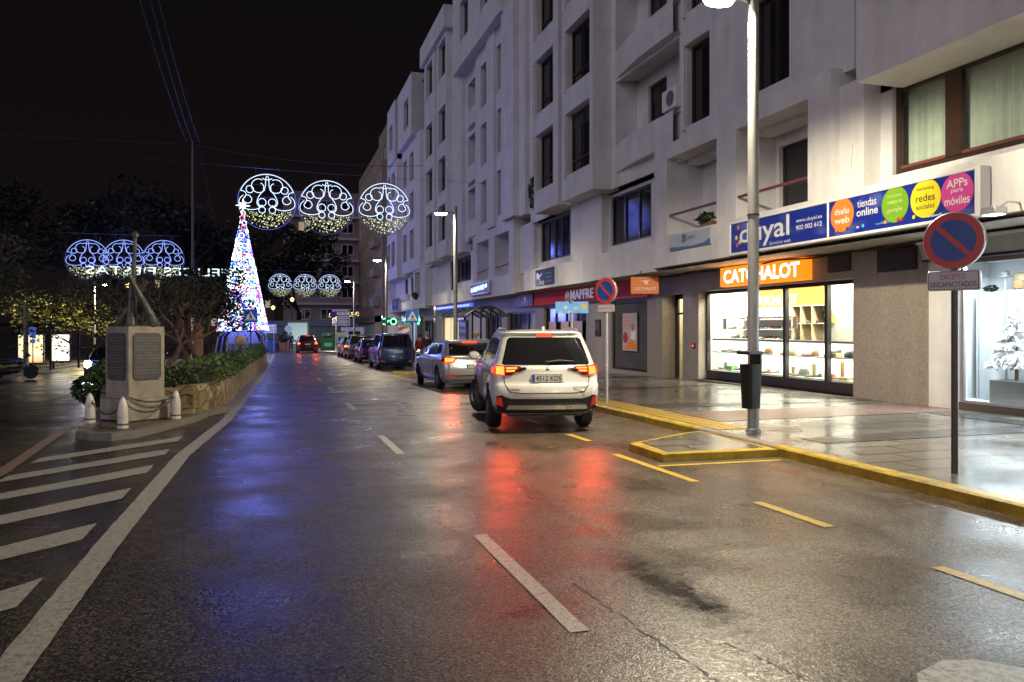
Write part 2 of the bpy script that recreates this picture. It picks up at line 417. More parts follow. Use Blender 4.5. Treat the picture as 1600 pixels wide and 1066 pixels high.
# left pavement of the other carriageway
sheet('pavement', [-40, -25, -16, -12.3], YS, lambda x, y: gz(-12, y)+.12, PAVED)
mb = MB()
for a, b in zip(YS[:-1], YS[1:]):
    za, zb = gz(-12, a), gz(-12, b)
    mb.quad((-12.2, a, za-.05), (-12.2, b, zb-.05), (-12.2, b, zb+.12), (-12.2, a, za+.12), KERBG); mb.quad((-12.2, a, za+.12), (-12.2, b, zb+.12), (-12.35, b, zb+.122), (-12.35, a, za+.122), KERBG)
tag(mb.build('kerb', smooth=30), kind='structure')

# parking bulb-outs: raised paved islands with yellow kerbs
def island(poly, ymat, name='kerb_island'):
    mb = MB(); n = len(poly); c = Vector((sum(p[0] for p in poly)/n, sum(p[1] for p in poly)/n))
    inn = []
    for p in poly:
        q = Vector(p); d = c-q; inn.append(q+d.normalized()*.17)
    zf = lambda p, h: (p[0], p[1], hy(p[1])+h)
    for i in range(n):
        j = (i+1) % n
        mb.quad(zf(poly[i], -.02), zf(poly[j], -.02), zf(poly[j], .095), zf(poly[i], .095), ymat)
        mb.quad(zf(poly[i], .095), zf(poly[j], .095), zf(inn[j], .104), zf(inn[i], .104), ymat)
    mb.add([zf(p, .102) for p in inn], [tuple(range(n))], PAVE)
    return tag(mb.build(name, smooth=30, bevel=.008), kind='structure')
island([(4.62, 8.92), (6.245, 8.86), (6.245, 10.85), (5.85, 10.66), (4.62, 9.9)], KERBY)
island([(4.75, 33.2), (6.245, 33.1), (6.245, 35.5), (4.9, 34.3)], KERBY)

def line(name, pts, w, mat, dz=.005):
    """painted strip along a polyline on the road"""
    mb = MB(); P = []
    for a, b in zip(pts[:-1], pts[1:]):
        a = Vector(a); b = Vector(b); k = max(1, int((b-a).length/.12)) if (b-a).length < 6 else max(1, int((b-a).length/.4))
        P += [a+(b-a)*i/k for i in range(k)]
    P.append(Vector(pts[-1]))
    vs = []
    for i, p in enumerate(P):
        t = (P[min(i+1, len(P)-1)]-P[max(i-1, 0)]).normalized(); q = Vector((-t.y, t.x))*w/2
        for r in (p+q*random.uniform(.94, 1.02), p-q*random.uniform(.94, 1.02)): vs.append((r.x, r.y, gz(r.x, r.y)+dz))
    mb.add(vs, [(2*i, 2*i+1, 2*i+3, 2*i+2) for i in range(len(P)-1)], mat)
    return tag(mb.build(name, smooth=0), kind='structure')
line('edge_line', [(-1.23, 2.5), (-1.22, 7.), (-1.14, 11.2), (-.82, 15.5), (-.62, 24), (-.35, 40), (0, 70)], .19, WLINE)
for a, b in ((4.06, 6.19), (10.46, 12.4), (16.6, 18.5), (22.7, 24.7), (29, 31), (35.4, 37.4), (42, 44), (49, 51), (56, 58)):
    line('lane_line', [(1.6, a), (1.58, b)], .115, WLINE)
line('lane_line', [(1.6, -2.), (1.6, -.2)], .115, WLINE)
line('island_line', [(-3.0, 3), (-3.0, 10.4), (-3.5, 17.4)], .16, PLINE)
for i, yt in enumerate((13.15, 11.85, 10.5, 9.05, 7.5, 5.95, 4.4, 2.85)):
    xr = -1.34-.025*i; th = .56; n_ = 12; mb = MB(); vs = []
    for k in range(n_+1):
        x = -2.86+(xr+2.86)*k/n_; y = yt-1.12*(xr-x); j1, j2 = random.uniform(-.012, .012), random.uniform(-.012, .012)
        vs += [(x, y+j1, .005), (x, y-th*(.75+.25*k/n_)+j2, .005)]
    mb.add(vs, [(2*k, 2*k+1, 2*k+3, 2*k+2) for k in range(n_)], WLINE)
    tag(mb.build('hatch_stripe', smooth=0), kind='structure')
for a, b in ((5.6, 6.6), (3.45, 4.45), (1.3, 2.3), (10.87, 11.7), (13, 14), (15.2, 16.2), (17.4, 18.4), (19.6, 20.6), (21.8, 22.8)):
    line('bay_line', [(4.44, a), (4.41, b)], .11, YLINE)
line('bay_line', [(4.36, 7.66), (4.3, 9.64)], .11, YLINE)
line('bay_line', [(4.42, 8.66), (6.1, 8.62)], .09, YLINE)
line('bay_line', [(4.6, 27.5), (4.62, 33)], .1, YLINE)
line('bay_line', [(4.5, 8.3+18), (6.2, 8.3+18)], .09, YLINE)
# worn white arrow-like patch, bottom right
mb = MB(); mb.add([(2.8, 2.92, .006), (2.95, 3.1, .006), (3.2, 3.19, .006), (3.36, 3.14, .006), (3.62, 2.88, .006), (3.2, 2.3, .006)], [(0, 1, 2, 3, 4, 5)], paint('worn_white_paint', (.42, .41, .38), .53)); tag(mb.build('road_arrow', smooth=0), kind='structure')
# cracks
CRACK = pm('crack', (.008, .008, .008), .6)
def crack(pts, w):
    mb = MB(); P = [Vector(pts[0])]
    for a, b in zip(pts[:-1], pts[1:]):
        a = Vector(a); b = Vector(b)
        for i in range(1, 15): P.append(a+(b-a)*i/14+Vector((random.uniform(-.018, .018), random.uniform(-.018, .018))))
    vs = []
    for i, p in enumerate(P):
        t = (P[min(i+1, len(P)-1)]-P[max(i-1, 0)]).normalized(); q = Vector((-t.y, t.x))*w*random.uniform(.15, 1.)*.5
        for r in (p+q, p-q): vs.append((r.x, r.y, .004))
    mb.add(vs, [(2*i, 2*i+1, 2*i+3, 2*i+2) for i in range(len(P)-1)], CRACK)
    tag(mb.build('road_crack', smooth=0), kind='structure')
crack([(1.86, 4.85), (1.93, 4.1), (1.98, 3.4), (2.04, 2.95), (2.1, 2.5)], .018)
crack([(2.28, 3.7), (2.38, 3.35), (2.4, 3.15)], .012)
crack([(2.3, 3.0), (2.6, 3.02), (2.8, 3.0), (2.95, 3.12)], .012)
# ------------------------------------------------------------------ white apartment block on the right
def panel(mb, x, y0, y1, z0, z1, holes, rev, mat):
    ys = sorted({y0, y1, *[h[0] for h in holes], *[h[1] for h in holes]}); zs = sorted({z0, z1, *[h[2] for h in holes], *[h[3] for h in holes]})
    ys = [y for y in ys if y0 <= y <= y1]; zs = [z for z in zs if z0 <= z <= z1]
    for a, b in zip(ys[:-1], ys[1:]):
        for c, d in zip(zs[:-1], zs[1:]):
            cy, cz = (a+b)/2, (c+d)/2
            if any(h[0] < cy < h[1] and h[2] < cz < h[3] for h in holes): continue
            mb.quad((x, a, c), (x, b, c), (x, b, d), (x, a, d), mat)
    for h in holes:
        a, b, c, d = h[:4]; r = h[4] if len(h) > 4 else rev
        mb.quad((x, a, c), (x+r, a, c), (x+r, a, d), (x, a, d), mat); mb.quad((x, b, c), (x+r, b, c), (x+r, b, d), (x, b, d), mat)
        mb.quad((x, a, c), (x, b, c), (x+r, b, c), (x+r, a, c), mat); mb.quad((x, a, d), (x, b, d), (x+r, b, d), (x+r, a, d), mat)
def vol(mb, x, y0, y1, z0, z1, holes, rev, mat, xb=11.9, top=True):
    panel(mb, x, y0, y1, z0, z1, holes, rev, mat)
    mb.quad((x, y0, z0), (xb, y0, z0), (xb, y0, z1), (x, y0, z1), mat); mb.quad((x, y1, z0), (xb, y1, z0), (xb, y1, z1), (x, y1, z1), mat)
    mb.quad((x, y0, z0), (x, y1, z0), (xb, y1, z0), (xb, y0, z0), mat)
    if top: mb.quad((x, y0, z1), (x, y1, z1), (xb, y1, z1), (xb, y0, z1), mat)
def window(parent, x, a, b, c, d, fm=WOODF, pmn=PANE, nm=1, fw=.075, tr=None, blind=0):
    mb = MB(); f = x-.03; g = x+.06
    mb.box(f, g, a, a+fw, c, d, fm); mb.box(f, g, b-fw, b, c, d, fm); mb.box(f, g, a+fw, b-fw, c, c+fw, fm); mb.box(f, g, a+fw, b-fw, d-fw, d, fm)
    for i in range(nm):
        y = a+(b-a)*(i+1)/(nm+1); mb.box(f+.005, g-.005, y-fw*.55, y+fw*.55, c+fw, d-fw, fm)
    if tr: mb.box(f+.008, g-.008, a+fw, b-fw, tr-fw*.5, tr+fw*.5, fm)
    o = mb.build('window', parent, smooth=0)
    mb = MB(); mb.quad((x+.02, a+.02, c+.02), (x+.02, b-.02, c+.02), (x+.02, b-.02, d-.02), (x+.02, a+.02, d-.02), pmn); mb.build('pane', o, smooth=0)
    if blind:
        mb = MB(); z1 = d-fw; z0 = d-(d-c)*blind
        mb.quad((x+.012, a+fw, z0), (x+.012, b-fw, z0), (x+.012, b-fw, z1), (x+.012, a+fw, z1), PANE2); mb.build('roller_blind', o, smooth=0)
    return o
apt = thing('apartment_building', 'long white apartment block with stepped bays and recessed balconies above the shops', 'building', (0, 0, 0))
rb = random.Random(4)
W = MB()
WIN = []          # (x, a, b, c, d, mullions)
FL = [(7.37, 9.62), (10.57, 12.72), (13.77, 15.95), (18.05, 20.25)]
def bay(x, y0, y1, z0, z1, wins, rev=.24, fl=FL, mat=STUCCO, attic=None):
    holes = []
    for a, b in wins:
        for c, d in fl:
            if d < z1-.2 and c > z0:
                holes.append((a, b, c, d)); WIN.append((x+rev, a, b, c, d))
    vol(W, x, y0, y1, z0, z1, holes, rev, mat)
    for a, b in wins:       # projecting surround hood and left cheek of each window group
        for c, d in fl:
            if d < z1-.2 and c > z0:
                W.box(x-.07, x-.003, a-.02, b+.14, d+.02, d+.16, STUCCO)
                W.box(x-.07, x-.003, b+.02, b+.14, c-.1, d+.02, STUCCO)
# first floor wall set back behind the parapet
holes = [(9.0, 12.69, 4.62, 6.33), (6.2, 8.2, 4.62, 6.33), (23.0, 26.2, 4.57, 6.29), (29.7, 34.0, 4.61, 6.39), (47.2, 51.2, 4.6, 6.2), (52.2, 53.1, 4.2, 6.2), (66.5, 69.2, 4.4, 6.1), (71, 72.5, 4.4, 6.1)]
for a, b in ((5, 13.7), (21.6, 36.2), (44.3, 59.4), (64.6, 78)):
    panel(W, 11.5, a, b, 3.4, 6.6, [h for h in holes if a < h[0] < b], .14, STUCCO)
W.box(11.1, 11.5, 13.0, 13.7, 4.39, 6.6, STUCCO)
W.box(11.2, 11.5, 26.3, 29.4, 4.25, 6.5, STUCCO)
W.box(11.25, 11.5, 34.2, 36.2, 4.25, 6.5, STUCCO)
# parapets (flower-box fronts) of the first floor
for a, b, z0, z1, x in ((5, 13.65, 3.45, 4.39, 10.9), (21.65, 26.6, 3.36, 4.26, 10.93), (30.0, 34.5, 3.34, 4.24, 10.87), (44.35, 56.6, 3.28, 4.05, 10.9), (65, 78, 3.2, 4.0, 10.95)):
    W.box(x, 11.5, a, b, z0, z1, STUCCO)
pl = [(10.93, 26.6), (10.97, 27.3), (11.12, 28.0), (11.12, 28.7), (10.97, 29.4), (10.87, 30.0)]      # curved stretch
for p, q in zip(pl[:-1], pl[1:]):
    W.quad((p[0], p[1], 3.35), (q[0], q[1], 3.35), (q[0], q[1], 4.25), (p[0], p[1], 4.25), STUCCO); W.quad((p[0], p[1], 4.25), (q[0], q[1], 4.25), (11.5, q[1], 4.25), (11.5, p[1], 4.25), STUCCO); W.quad((p[0], p[1], 3.35), (q[0], q[1], 3.35), (11.5, q[1], 3.35), (11.5, p[1], 3.35), STUCCO)
# framed balcony boxes of the first floor
def fbox(y0, y1, z0, z1, holes, x=10.9):
    panel(W, x, y0, y1, z0, z1, holes, .22, STUCCO)
    for y in (y0, y1): W.quad((x, y, z0), (12.1, y, z0), (12.1, y, z1), (x, y, z1), STUCCO)
    W.quad((x, y0, z0), (x, y1, z0), (12.1, y1, z0), (12.1, y0, z0), STUCCO); W.quad((x, y0, z1), (x, y1, z1), (12.1, y1, z1), (12.1, y0, z1), STUCCO)
    for h in holes:      # balcony room behind each opening
        a, b, c, d = h[0]-.25, h[1]+.25, h[2]-.35, h[3]+.12
        xx = x+.22; xb = 12.06
        W.quad((xx, a, c), (xb, a, c), (xb, a, d), (xx, a, d), STUCCO); W.quad((xx, b, c), (xb, b, c), (xb, b, d), (xx, b, d), STUCCO)
        W.quad((xx, a, c), (xx, b, c), (xb, b, c), (xb, a, c), STUCCO); W.quad((xx, a, d), (xx, b, d), (xb, b, d), (xb, a, d), STUCCO)
        panel(W, xb, a, b, c, d, [(h[4], h[5], 4.45, 6.18)], .14, STUCCO)
        WIN.append((xb+.14, h[4], h[5], 4.45, 6.18))
fbox(13.7, 21.6, 3.45, 6.98, [(14.45, 17.2, 4.37, 6.55, 15.3, 17.1), (18.1, 20.8, 4.35, 6.55, 17.9, 19.3)])
fbox(36.2, 44.3, 3.3, 6.87, [(37.0, 39.6, 4.3, 6.4, 36.9, 38.2), (40.8, 43.3, 4.3, 6.4, 40.6, 42.0)])
fbox(59.4, 64.6, 3.22, 6.7, [(61.4, 63.8, 4.1, 6.1, 61.3, 62.6)])
# upper floors: bays, piers and balcony recesses
bay(11.2, 13.4, 20.5, 6.9, 22, [(15.5, 16.95), (18.95, 20.2)], .2)
bay(10.5, 25.42, 28.5, 6.46, 22, [(25.72, 27.95)])
W.box(10.9, 11.9, 28.5, 28.9, 6.42, 22, STUCCO)
bay(10.5, 28.9, 31.85, 6.46, 22, [(29.5, 31.5)])
bay(10.95, 34.5, 43.9, 6.87, 22, [(37.7, 39.1), (41.1, 42.4)])
W.box(10.65, 10.95, 35.4, 37.5, 6.9, 17.0, STUCCO); W.box(10.8, 10.95, 39.4, 40.9, 6.9, 17.0, STUCCO)
bay(10.45, 37.0, 47.6, 17.0, 24, [(39.0, 40.6), (43.6, 45.3)], fl=[(18.4, 20.5)])
bay(10.9, 47.1, 49.75, 6.3, 21.9, [])
bay(10.5, 49.75, 52.8, 6.3, 21.9, [(50.0, 52.0)]); bay(10.5, 53.6, 57.4, 6.3, 21.9, [(54.4, 56.4)]); W.box(10.9, 11.9, 52.8, 53.6, 6.3, 21.5, STUCCO)
bay(10.25, 49.3, 57.9, 20.7, 22.1, [])
bay(10.8, 60.8, 69.9, 6.3, 17, [(63.9, 65.4), (67.4, 68.9)], fl=FL[:3]); bay(10.4, 62.5, 69.9, 17, 21.9, [(64.1, 66.0)], fl=FL[3:])
bay(10.6, 71.5, 78, 6.2, 21.9, [(73, 74.6), (76, 77.6)])
bay(10.4, 71.5, 76.5, 16.9, 22.2, [(73, 74.6)], fl=FL[3:])
bay(10.5, -2, 12.5, 6.28, 22, [], .3)
W.box(10.36, 10.5, -2, 9.9, 6.9, 7.4, STUCCO)
# balcony segments: parapets bowed outwards, opening above each
def balcony_stack(y0, y1, z0, floors, win, xw=11.2, z1=22):
    holes = [(y0+.1, y1-.35, c, d) for c, d in floors]
    panel(W, xw, y0, y1, z0, z1, holes, .1, STUCCO)
    for c, d in floors:
        a, b = y0+.1, y1-.35; xb = 12.0
        W.quad((xw+.1, a, c-.8), (xb, a, c-.8), (xb, a, d+.1), (xw+.1, a, d+.1), STUCCO); W.quad((xw+.1, b, c-.8), (xb, b, c-.8), (xb, b, d+.1), (xw+.1, b, d+.1), STUCCO)
        W.quad((xw+.1, a, d+.1), (xw+.1, b, d+.1), (xb, b, d+.1), (xb, a, d+.1), STUCCO); W.quad((xw+.1, a, c-.8), (xw+.1, b, c-.8), (xb, b, c-.8), (xb, a, c-.8), STUCCO)
        wa, wb = win; panel(W, xb, a, b, c-.8, d+.1, [(wa, wb, c+.12, d-.32)], .12, STUCCO)
        WIN.append((xb+.12, wa, wb, c+.12, d-.32))
        n = 8; P = [(xw-.26*math.sin(math.pi*.5*i/n), b-(b-a)*.62*i/n) for i in range(n+1)]+[(xw-.26, y0)]
        for p, q in zip(P[:-1], P[1:]):
            W.quad((p[0]-.002, p[1], c-.95), (q[0]-.002, q[1], c-.95), (q[0]-.002, q[1], c), (p[0]-.002, p[1], c), STUCCO)
            W.quad((p[0], p[1], c), (q[0], q[1], c), (xw+.02, q[1], c), (xw+.02, p[1], c), STUCCO); W.quad((p[0], p[1], c-.95), (q[0], q[1], c-.95), (xw, q[1], c-.95), (xw, p[1], c-.95), STUCCO)
BF = [(7.9, 10.05), (11.1, 13.25), (14.3, 16.4)]
balcony_stack(20.5, 25.42, 6.46, BF, (22.9, 24.2))
balcony_stack(31.85, 34.5, 6.4, BF, (32.2, 33.5))
balcony_stack(43.9, 47.1, 6.87, [(7.9, 9.9), (11.1, 13.1), (14.4, 16.3)], (45.0, 46.3))
panel(W, 11.2, 57.4, 60.8, 6.3, 21.2, [], .1, STUCCO); panel(W, 11.2, 69.9, 71.5, 6.2, 21.2, [], .1, STUCCO)
W.quad((11.2, 57.4, 21.2), (11.2, 71.5, 21.2), (12.5, 71.5, 21.2), (12.5, 57.4, 21.2), STUCCO)
panel(W, 11.5, 12.5, 13.4, 6.3, 22, [], .1, STUCCO)
# balcony of the bay by the camera
W.box(11.5, 11.9, 5, 78, 6.4, 6.55, STUCCO)
W.box(10.92, 12.1, 5, 13.65, 3.44, 3.449, STUCCO)
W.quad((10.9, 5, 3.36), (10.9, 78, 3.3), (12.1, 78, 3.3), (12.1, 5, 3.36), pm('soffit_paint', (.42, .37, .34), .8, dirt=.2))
W.quad((12.4, -2, -1), (12.4, -2, 22), (12.4, 5, 22), (12.4, 5, -1), STUCCO)
W.quad((10.6, 78, -1), (16, 78, -1), (16, 78, 22), (10.6, 78, 22), STUCCO)
W.quad((11.9, 5, 21.3), (11.9, 78, 21.3), (20, 78, 21.3), (20, 5, 21.3), STUCCO)
W.build('wall', apt, smooth=25)
for x, a, b, c, d in WIN:
    if b-a > 1.9: window(apt, x, a, b, c, d, nm=1, tr=c+.5, blind=rb.choice((0, 0, .25, .45)))
    else: window(apt, x, a, b, c, d, nm=rb.choice((0, 1)), blind=rb.choice((0, .3, .6, .9)))
# big first-floor windows
o = window(apt, 11.62, 9.0, 12.69, 4.62, 6.33, nm=0, fw=.11, pmn=GLASS)
mb = MB(); mb.box(11.58, 11.68, 11.15, 11.5, 4.73, 6.22, WOODF); mb.build('mullion', o, smooth=0)
mb = MB(); mb.box(11.59, 11.67, 9.05, 12.6, 4.72, 4.79, RAIL); mb.build('sill', o, smooth=0)
mb = MB()
y0 = 9.1; rc = random.Random(6); pd = 0.
while y0 < 12.65:
    wd = rc.uniform(.035, .15); nd = rc.choice((0., .02, .13))
    for i in range(4):
        ya, yb = y0+wd*i/4, y0+wd*(i+1)/4; da, db = pd+(nd-pd)*sm(i/4), pd+(nd-pd)*sm((i+1)/4); mb.quad((11.80+da, ya, 4.7), (11.80+db, yb, 4.7), (11.80+db*.8, yb, 6.3), (11.80+da*.8, ya, 6.3), CURT)
    y0 += wd; pd = nd
mb.build('curtain', o, smooth=0)
window(apt, 11.62, 6.2, 8.2, 4.62, 6.33, nm=1, fw=.11)
window(apt, 11.62, 23.0, 26.2, 4.57, 6.29, fm=DARKF, nm=2, fw=.08, tr=None)
window(apt, 11.62, 29.7, 34.0, 4.61, 6.39, nm=4, fw=.08)
window(apt, 11.62, 47.2, 51.2, 4.6, 6.2, nm=3); window(apt, 11.62, 52.2, 53.1, 4.2, 6.2, nm=0); window(apt, 11.62, 66.5, 69.2, 4.4, 6.1, nm=1); window(apt, 11.62, 71, 72.5, 4.4, 6.1, nm=0)
# balcony rails
for a, b, z in ((14.4, 17.25, 4.86), (18.05, 20.75, 4.88)):
    mb = MB(); mb.box(10.94, 10.99, a, b, z, z+.06, RAIL); mb.build('balcony_rail', apt, smooth=0)
for a, b, z in ((37.0, 39.6, 4.7), (40.8, 43.3, 4.7)):
    mb = MB(); mb.tube([(10.95, b, z+.1), (10.75, (a+b)/2, z), (10.95, a, z+.1)], .03, RAIL, 6); mb.build('balcony_rail', apt)

# ground floor: stone cladding with the shop openings
Gd = MB()
GH = [(14.5, 21.1, .16, 2.75, .32), (22.05, 23.4, -.1, 2.75, .5), (24.5, 27.5, .15, 2.65, .12), (30.0, 35.3, -.3, 2.64, .15), (36.6, 41.4, -.3, 2.5, .2), (43, 46, -.4, 2.5, .2), (52.3, 59.0, -.42, 2.5, .3), (62, 66, -.42, 2.3, .2), (70, 75, -.42, 2.3, .2)]
panel(Gd, 12.1, 12.42, 78, -.9, 3.4, GH, .2, GRANITE)
Gd.quad((12.1, 12.42, -.2), (12.3, 12.42, -.2), (12.3, 12.42, 3.4), (12.1, 12.42, 3.4), GRANITE)
Gd.box(12.02, 12.098, 14.4, 21.2, .02, .15, GRANITE_D)
Gd.build('stone_cladding', apt, smooth=0)
mb = MB(); mb.quad((12.11, 11.72, -.2), (12.11, 12.42, -.2), (12.11, 12.42, 3.0), (12.11, 11.72, 3.0), STUCCO)
mb.quad((12.11, 11.72, -.2), (12.3, 11.72, -.2), (12.3, 11.72, 3.0), (12.11, 11.72, 3.0), STUCCO); mb.quad((12.13, 4, 2.95), (12.13, 12.42, 2.95), (12.13, 12.42, 3.4), (12.13, 4, 3.4), STUCCO)
mb.quad((12.11, 4, -.2), (12.11, 11.72, -.2), (12.11, 11.72, .3), (12.11, 4, .3), GRANITE_D); mb.quad((12.11, 4, .3), (12.11, 11.72, .3), (12.5, 11.72, .3), (12.5, 4, .3), ALU)
mb.build('white_pillar', apt, smooth=0)
for a, b, c, d in ((14.55, 15.3, 2.92, 3.32), (12.68, 13.75, 2.82, 3.32)):
    mb = MB(); mb.box(12.07, 12.095, a, b, c, d, DARKF)
    for k in range(9): mb.box(12.05, 12.07, a+.03, b-.03, c+.03+k*(d-c-.06)/9, c+.045+k*(d-c-.06)/9, GRANITE_D)
    mb.build('vent_grille', apt, smooth=0)
# dark shop fronts further along
def front(a, b, c, d, nm, pmat=PANE, x=12.24, fm=DARKF): return window(apt, x, a, b, c, d, fm=fm, pmn=pmat, nm=nm, fw=.09)
front(24.5, 27.5, .15, 2.65, 0, pm('shop_pane_grey', (.10, .095, .10), .08, var=.3, vs=.7), 12.2)
front(30.0, 35.3, -.3, 2.64, 3, PANE, 12.25); front(36.6, 41.4, -.3, 2.5, 2, PANE, 12.3); front(43, 46, -.4, 2.5, 2)
front(62, 66, -.42, 2.3, 2); front(70, 75, -.42, 2.3, 3, lit('shop_glow_cool', (.6, .8, 1.), .35))
creamlit = lit('shop_glow_cream', (1., .78, .42), .85)
front(52.3, 59.0, -.42, 2.5, 2, creamlit, 12.35, ALU)
# lit entrance passage with an open iron gate
mb = MB()
for q in (((12.6, 22.05), (14.5, 22.05)), ((12.6, 23.4), (14.5, 23.4)), ((14.5, 22.05), (14.5, 23.4))):
    (x0, y0), (x1, y1) = q; mb.quad((x0, y0, -.2), (x1, y1, -.2), (x1, y1, 2.8), (x0, y0, 2.8), CREAM)
mb.quad((12.1, 22.05, -.03), (12.1, 23.4, -.03), (14.5, 23.4, -.03), (14.5, 22.05, -.03), GRANITE); mb.quad((12.5, 22.05, 2.76), (12.5, 23.4, 2.76), (14.5, 23.4, 2.76), (14.5, 22.05, 2.76), CREAM)
dr = mb.build('entrance', apt, smooth=0)
mb = MB(); mb.box(12.56, 12.62, 22.05, 22.15, 0, 2.75, DARKF); mb.box(12.56, 12.62, 23.2, 23.4, 0, 2.75, DARKF); mb.box(12.56, 12.62, 22.1, 23.4, 2.6, 2.75, DARKF); mb.box(12.56, 12.62, 22.1, 23.4, 2.1, 2.16, DARKF)
mb.box(12.57, 12.61, 22.75, 22.83, 0, 2.6, DARKF)
mb.build('door_frame', dr, smooth=0)
light('entrance_light', 'POINT', (13.4, 22.7, 2.5), 55, (1., .9, .65), apt, shadow_soft_size=.15)

# ------------------------------------------------------------------ shoe shop interior
XI = 13.3
sw = MB(); wht = pm('shop_white', (.8, .8, .77), .7, var=.03); orange = pm('orange_band', (.85, .33, .03), .5, var=.05); shelfw = pm('shelf_wood', (.62, .48, .30), .5, var=.15, vs=5); conc = pm('concrete', (.5, .49, .42), .8, var=.15, vs=4)
sw.quad((XI, 14.4, .1), (XI, 21.4, .1), (XI, 21.4, 2.24), (XI, 14.4, 2.24), wht); sw.quad((XI, 14.4, 2.24), (XI, 20.2, 2.24), (XI, 20.2, 3.0), (XI, 14.4, 3.0), orange); sw.quad((XI, 20.2, 2.24), (XI, 21.4, 2.24), (XI, 21.4, 3.0), (XI, 20.2, 3.0), wht)
sw.quad((12.42, 21.3, .1), (XI, 21.3, .1), (XI, 21.3, 3.0), (12.42, 21.3, 3.0), wht); sw.quad((12.42, 14.5, .1), (XI, 14.5, .1), (XI, 14.5, 3.0), (12.42, 14.5, 3.0), wht)
sw.quad((12.1, 14.4, .16), (XI, 14.4, .16), (XI, 21.4, .16), (12.1, 21.4, .16), wht); sw.quad((12.42, 14.4, 2.98), (XI, 14.4, 2.98), (XI, 21.4, 2.98), (12.42, 21.4, 2.98), wht)
sw.box(XI-.25, XI-.002, 14.6, 16.4, .2, 2.97, conc)
sw.build('shop_interior', apt, smooth=0)
fr = MB()
fr.box(12.36, 12.46, 14.5, 21.1, .16, .42, DARKF); fr.box(12.36, 12.44, 14.5, 21.1, 2.66, 2.75, DARKF)
for y in (14.52, 15.70, 17.29, 18.87, 21.05): fr.box(12.34, 12.45, y-.055, y+.055, .42, 2.66, DARKF)
wo = fr.build('shop_window', apt, smooth=0)
gl = MB(); gl.quad((12.40, 14.55, .42), (12.40, 21.05, .42), (12.40, 21.05, 2.66), (12.40, 14.55, 2.66), GLASS); gl.build('pane', wo, smooth=0)
t = thing('display_shelf', 'long low white display unit with two shelves behind the shoe shop window', 'shelf', (0, 0, 0))
mb = MB(); mb.box(12.5, 12.86, 14.56, 21.0, 1.30, 1.36, ALU); mb.build('counter_top', t, smooth=0)
mb = MB(); mb.box(12.5, 12.84, 14.56, 21.0, .945, .975, ALU); mb.build('shelf', t, smooth=0)
mb = MB(); mb.box(12.5, 12.84, 14.56, 21.0, .43, .455, WHITEP); mb.build('shelf', t, smooth=0)
mb = MB(); mb.quad((12.86, 14.56, .42), (12.86, 21, .42), (12.86, 21, 1.30), (12.86, 14.56, 1.30), wht); mb.build('back_panel', t, smooth=0)
for k, (z, a, b) in enumerate(((1.92, 17.9, 20.6), (1.64, 17.9, 20.6), (1.37, 17.9, 20.6))):
    mb = MB(); mb.box(13.02, XI-.004, a, b, z-.025, z, wht); tag(mb.build('wall_shelf', smooth=0), ('top', 'middle', 'lowest')[k]+' white wall shelf with shoes under the orange band', 'shelf', 'wall shelves in the shoe shop')
t = thing('bookcase', 'open pale wood bookcase with lit compartments beside the concrete pillar', 'bookcase', (0, 0, 0))
mb = MB()
for y in (16.45, 17.05, 17.5, 17.86): mb.box(12.98, XI-.01, y-.02, y+.02, 1.36, 2.24, shelfw)
mb.build('upright', t, smooth=0)
for z in (1.78, 2.24): mb = MB(); mb.box(12.99, XI-.012, 16.43, 17.88, z-.015, z+.015, shelfw); mb.build('shelf', t, smooth=0)
for y in (15.2, 17.0, 18.9, 20.6):
    pn = MB(); pn.box(12.55, 12.75, y-.4, y+.4, 2.955, 2.975, em('ceiling_panel', (1, .95, .8), 5, False) if 'ceiling_panel' not in MATS else MATS['ceiling_panel'])
    tag(pn.build('ceiling_light', smooth=0), 'flat white ceiling light inside the shoe shop window', 'ceiling light', 'ceiling lights of the shoe shop')
    light('shop_light', 'AREA', (12.66, y, 2.94), 170, (1., .93, .74), apt, shape='RECTANGLE', size=.3, size_y=1.5, rot=(0, R(12), 0))
mb = MB()
for z in (.93, 1.285): mb.box(12.8, 12.84, 14.6, 20.95, z-.012, z, MATS['ceiling_panel'])
mb.build('led_strip', bpy.data.objects['display_shelf'], smooth=0)
light('shelf_light', 'AREA', (12.62, 17.8, 1.285), 90, (1., .95, .72), bpy.data.objects['display_shelf'], shape='RECTANGLE', size=.15, size_y=6.2)
light('shelf_light', 'AREA', (12.62, 17.8, .93), 90, (1., .95, .72), bpy.data.objects['display_shelf'], shape='RECTANGLE', size=.15, size_y=6.2)
mb = MB(); mb.text('CATCHALOT', FAC(XI-.006, 20.05, 0), 2.0, .27, wht, x0=0, y0=2.30, bold=.02); tag(mb.build('wall_lettering', smooth=0), 'white name lettering on the orange band at the back of the shoe shop', 'lettering')

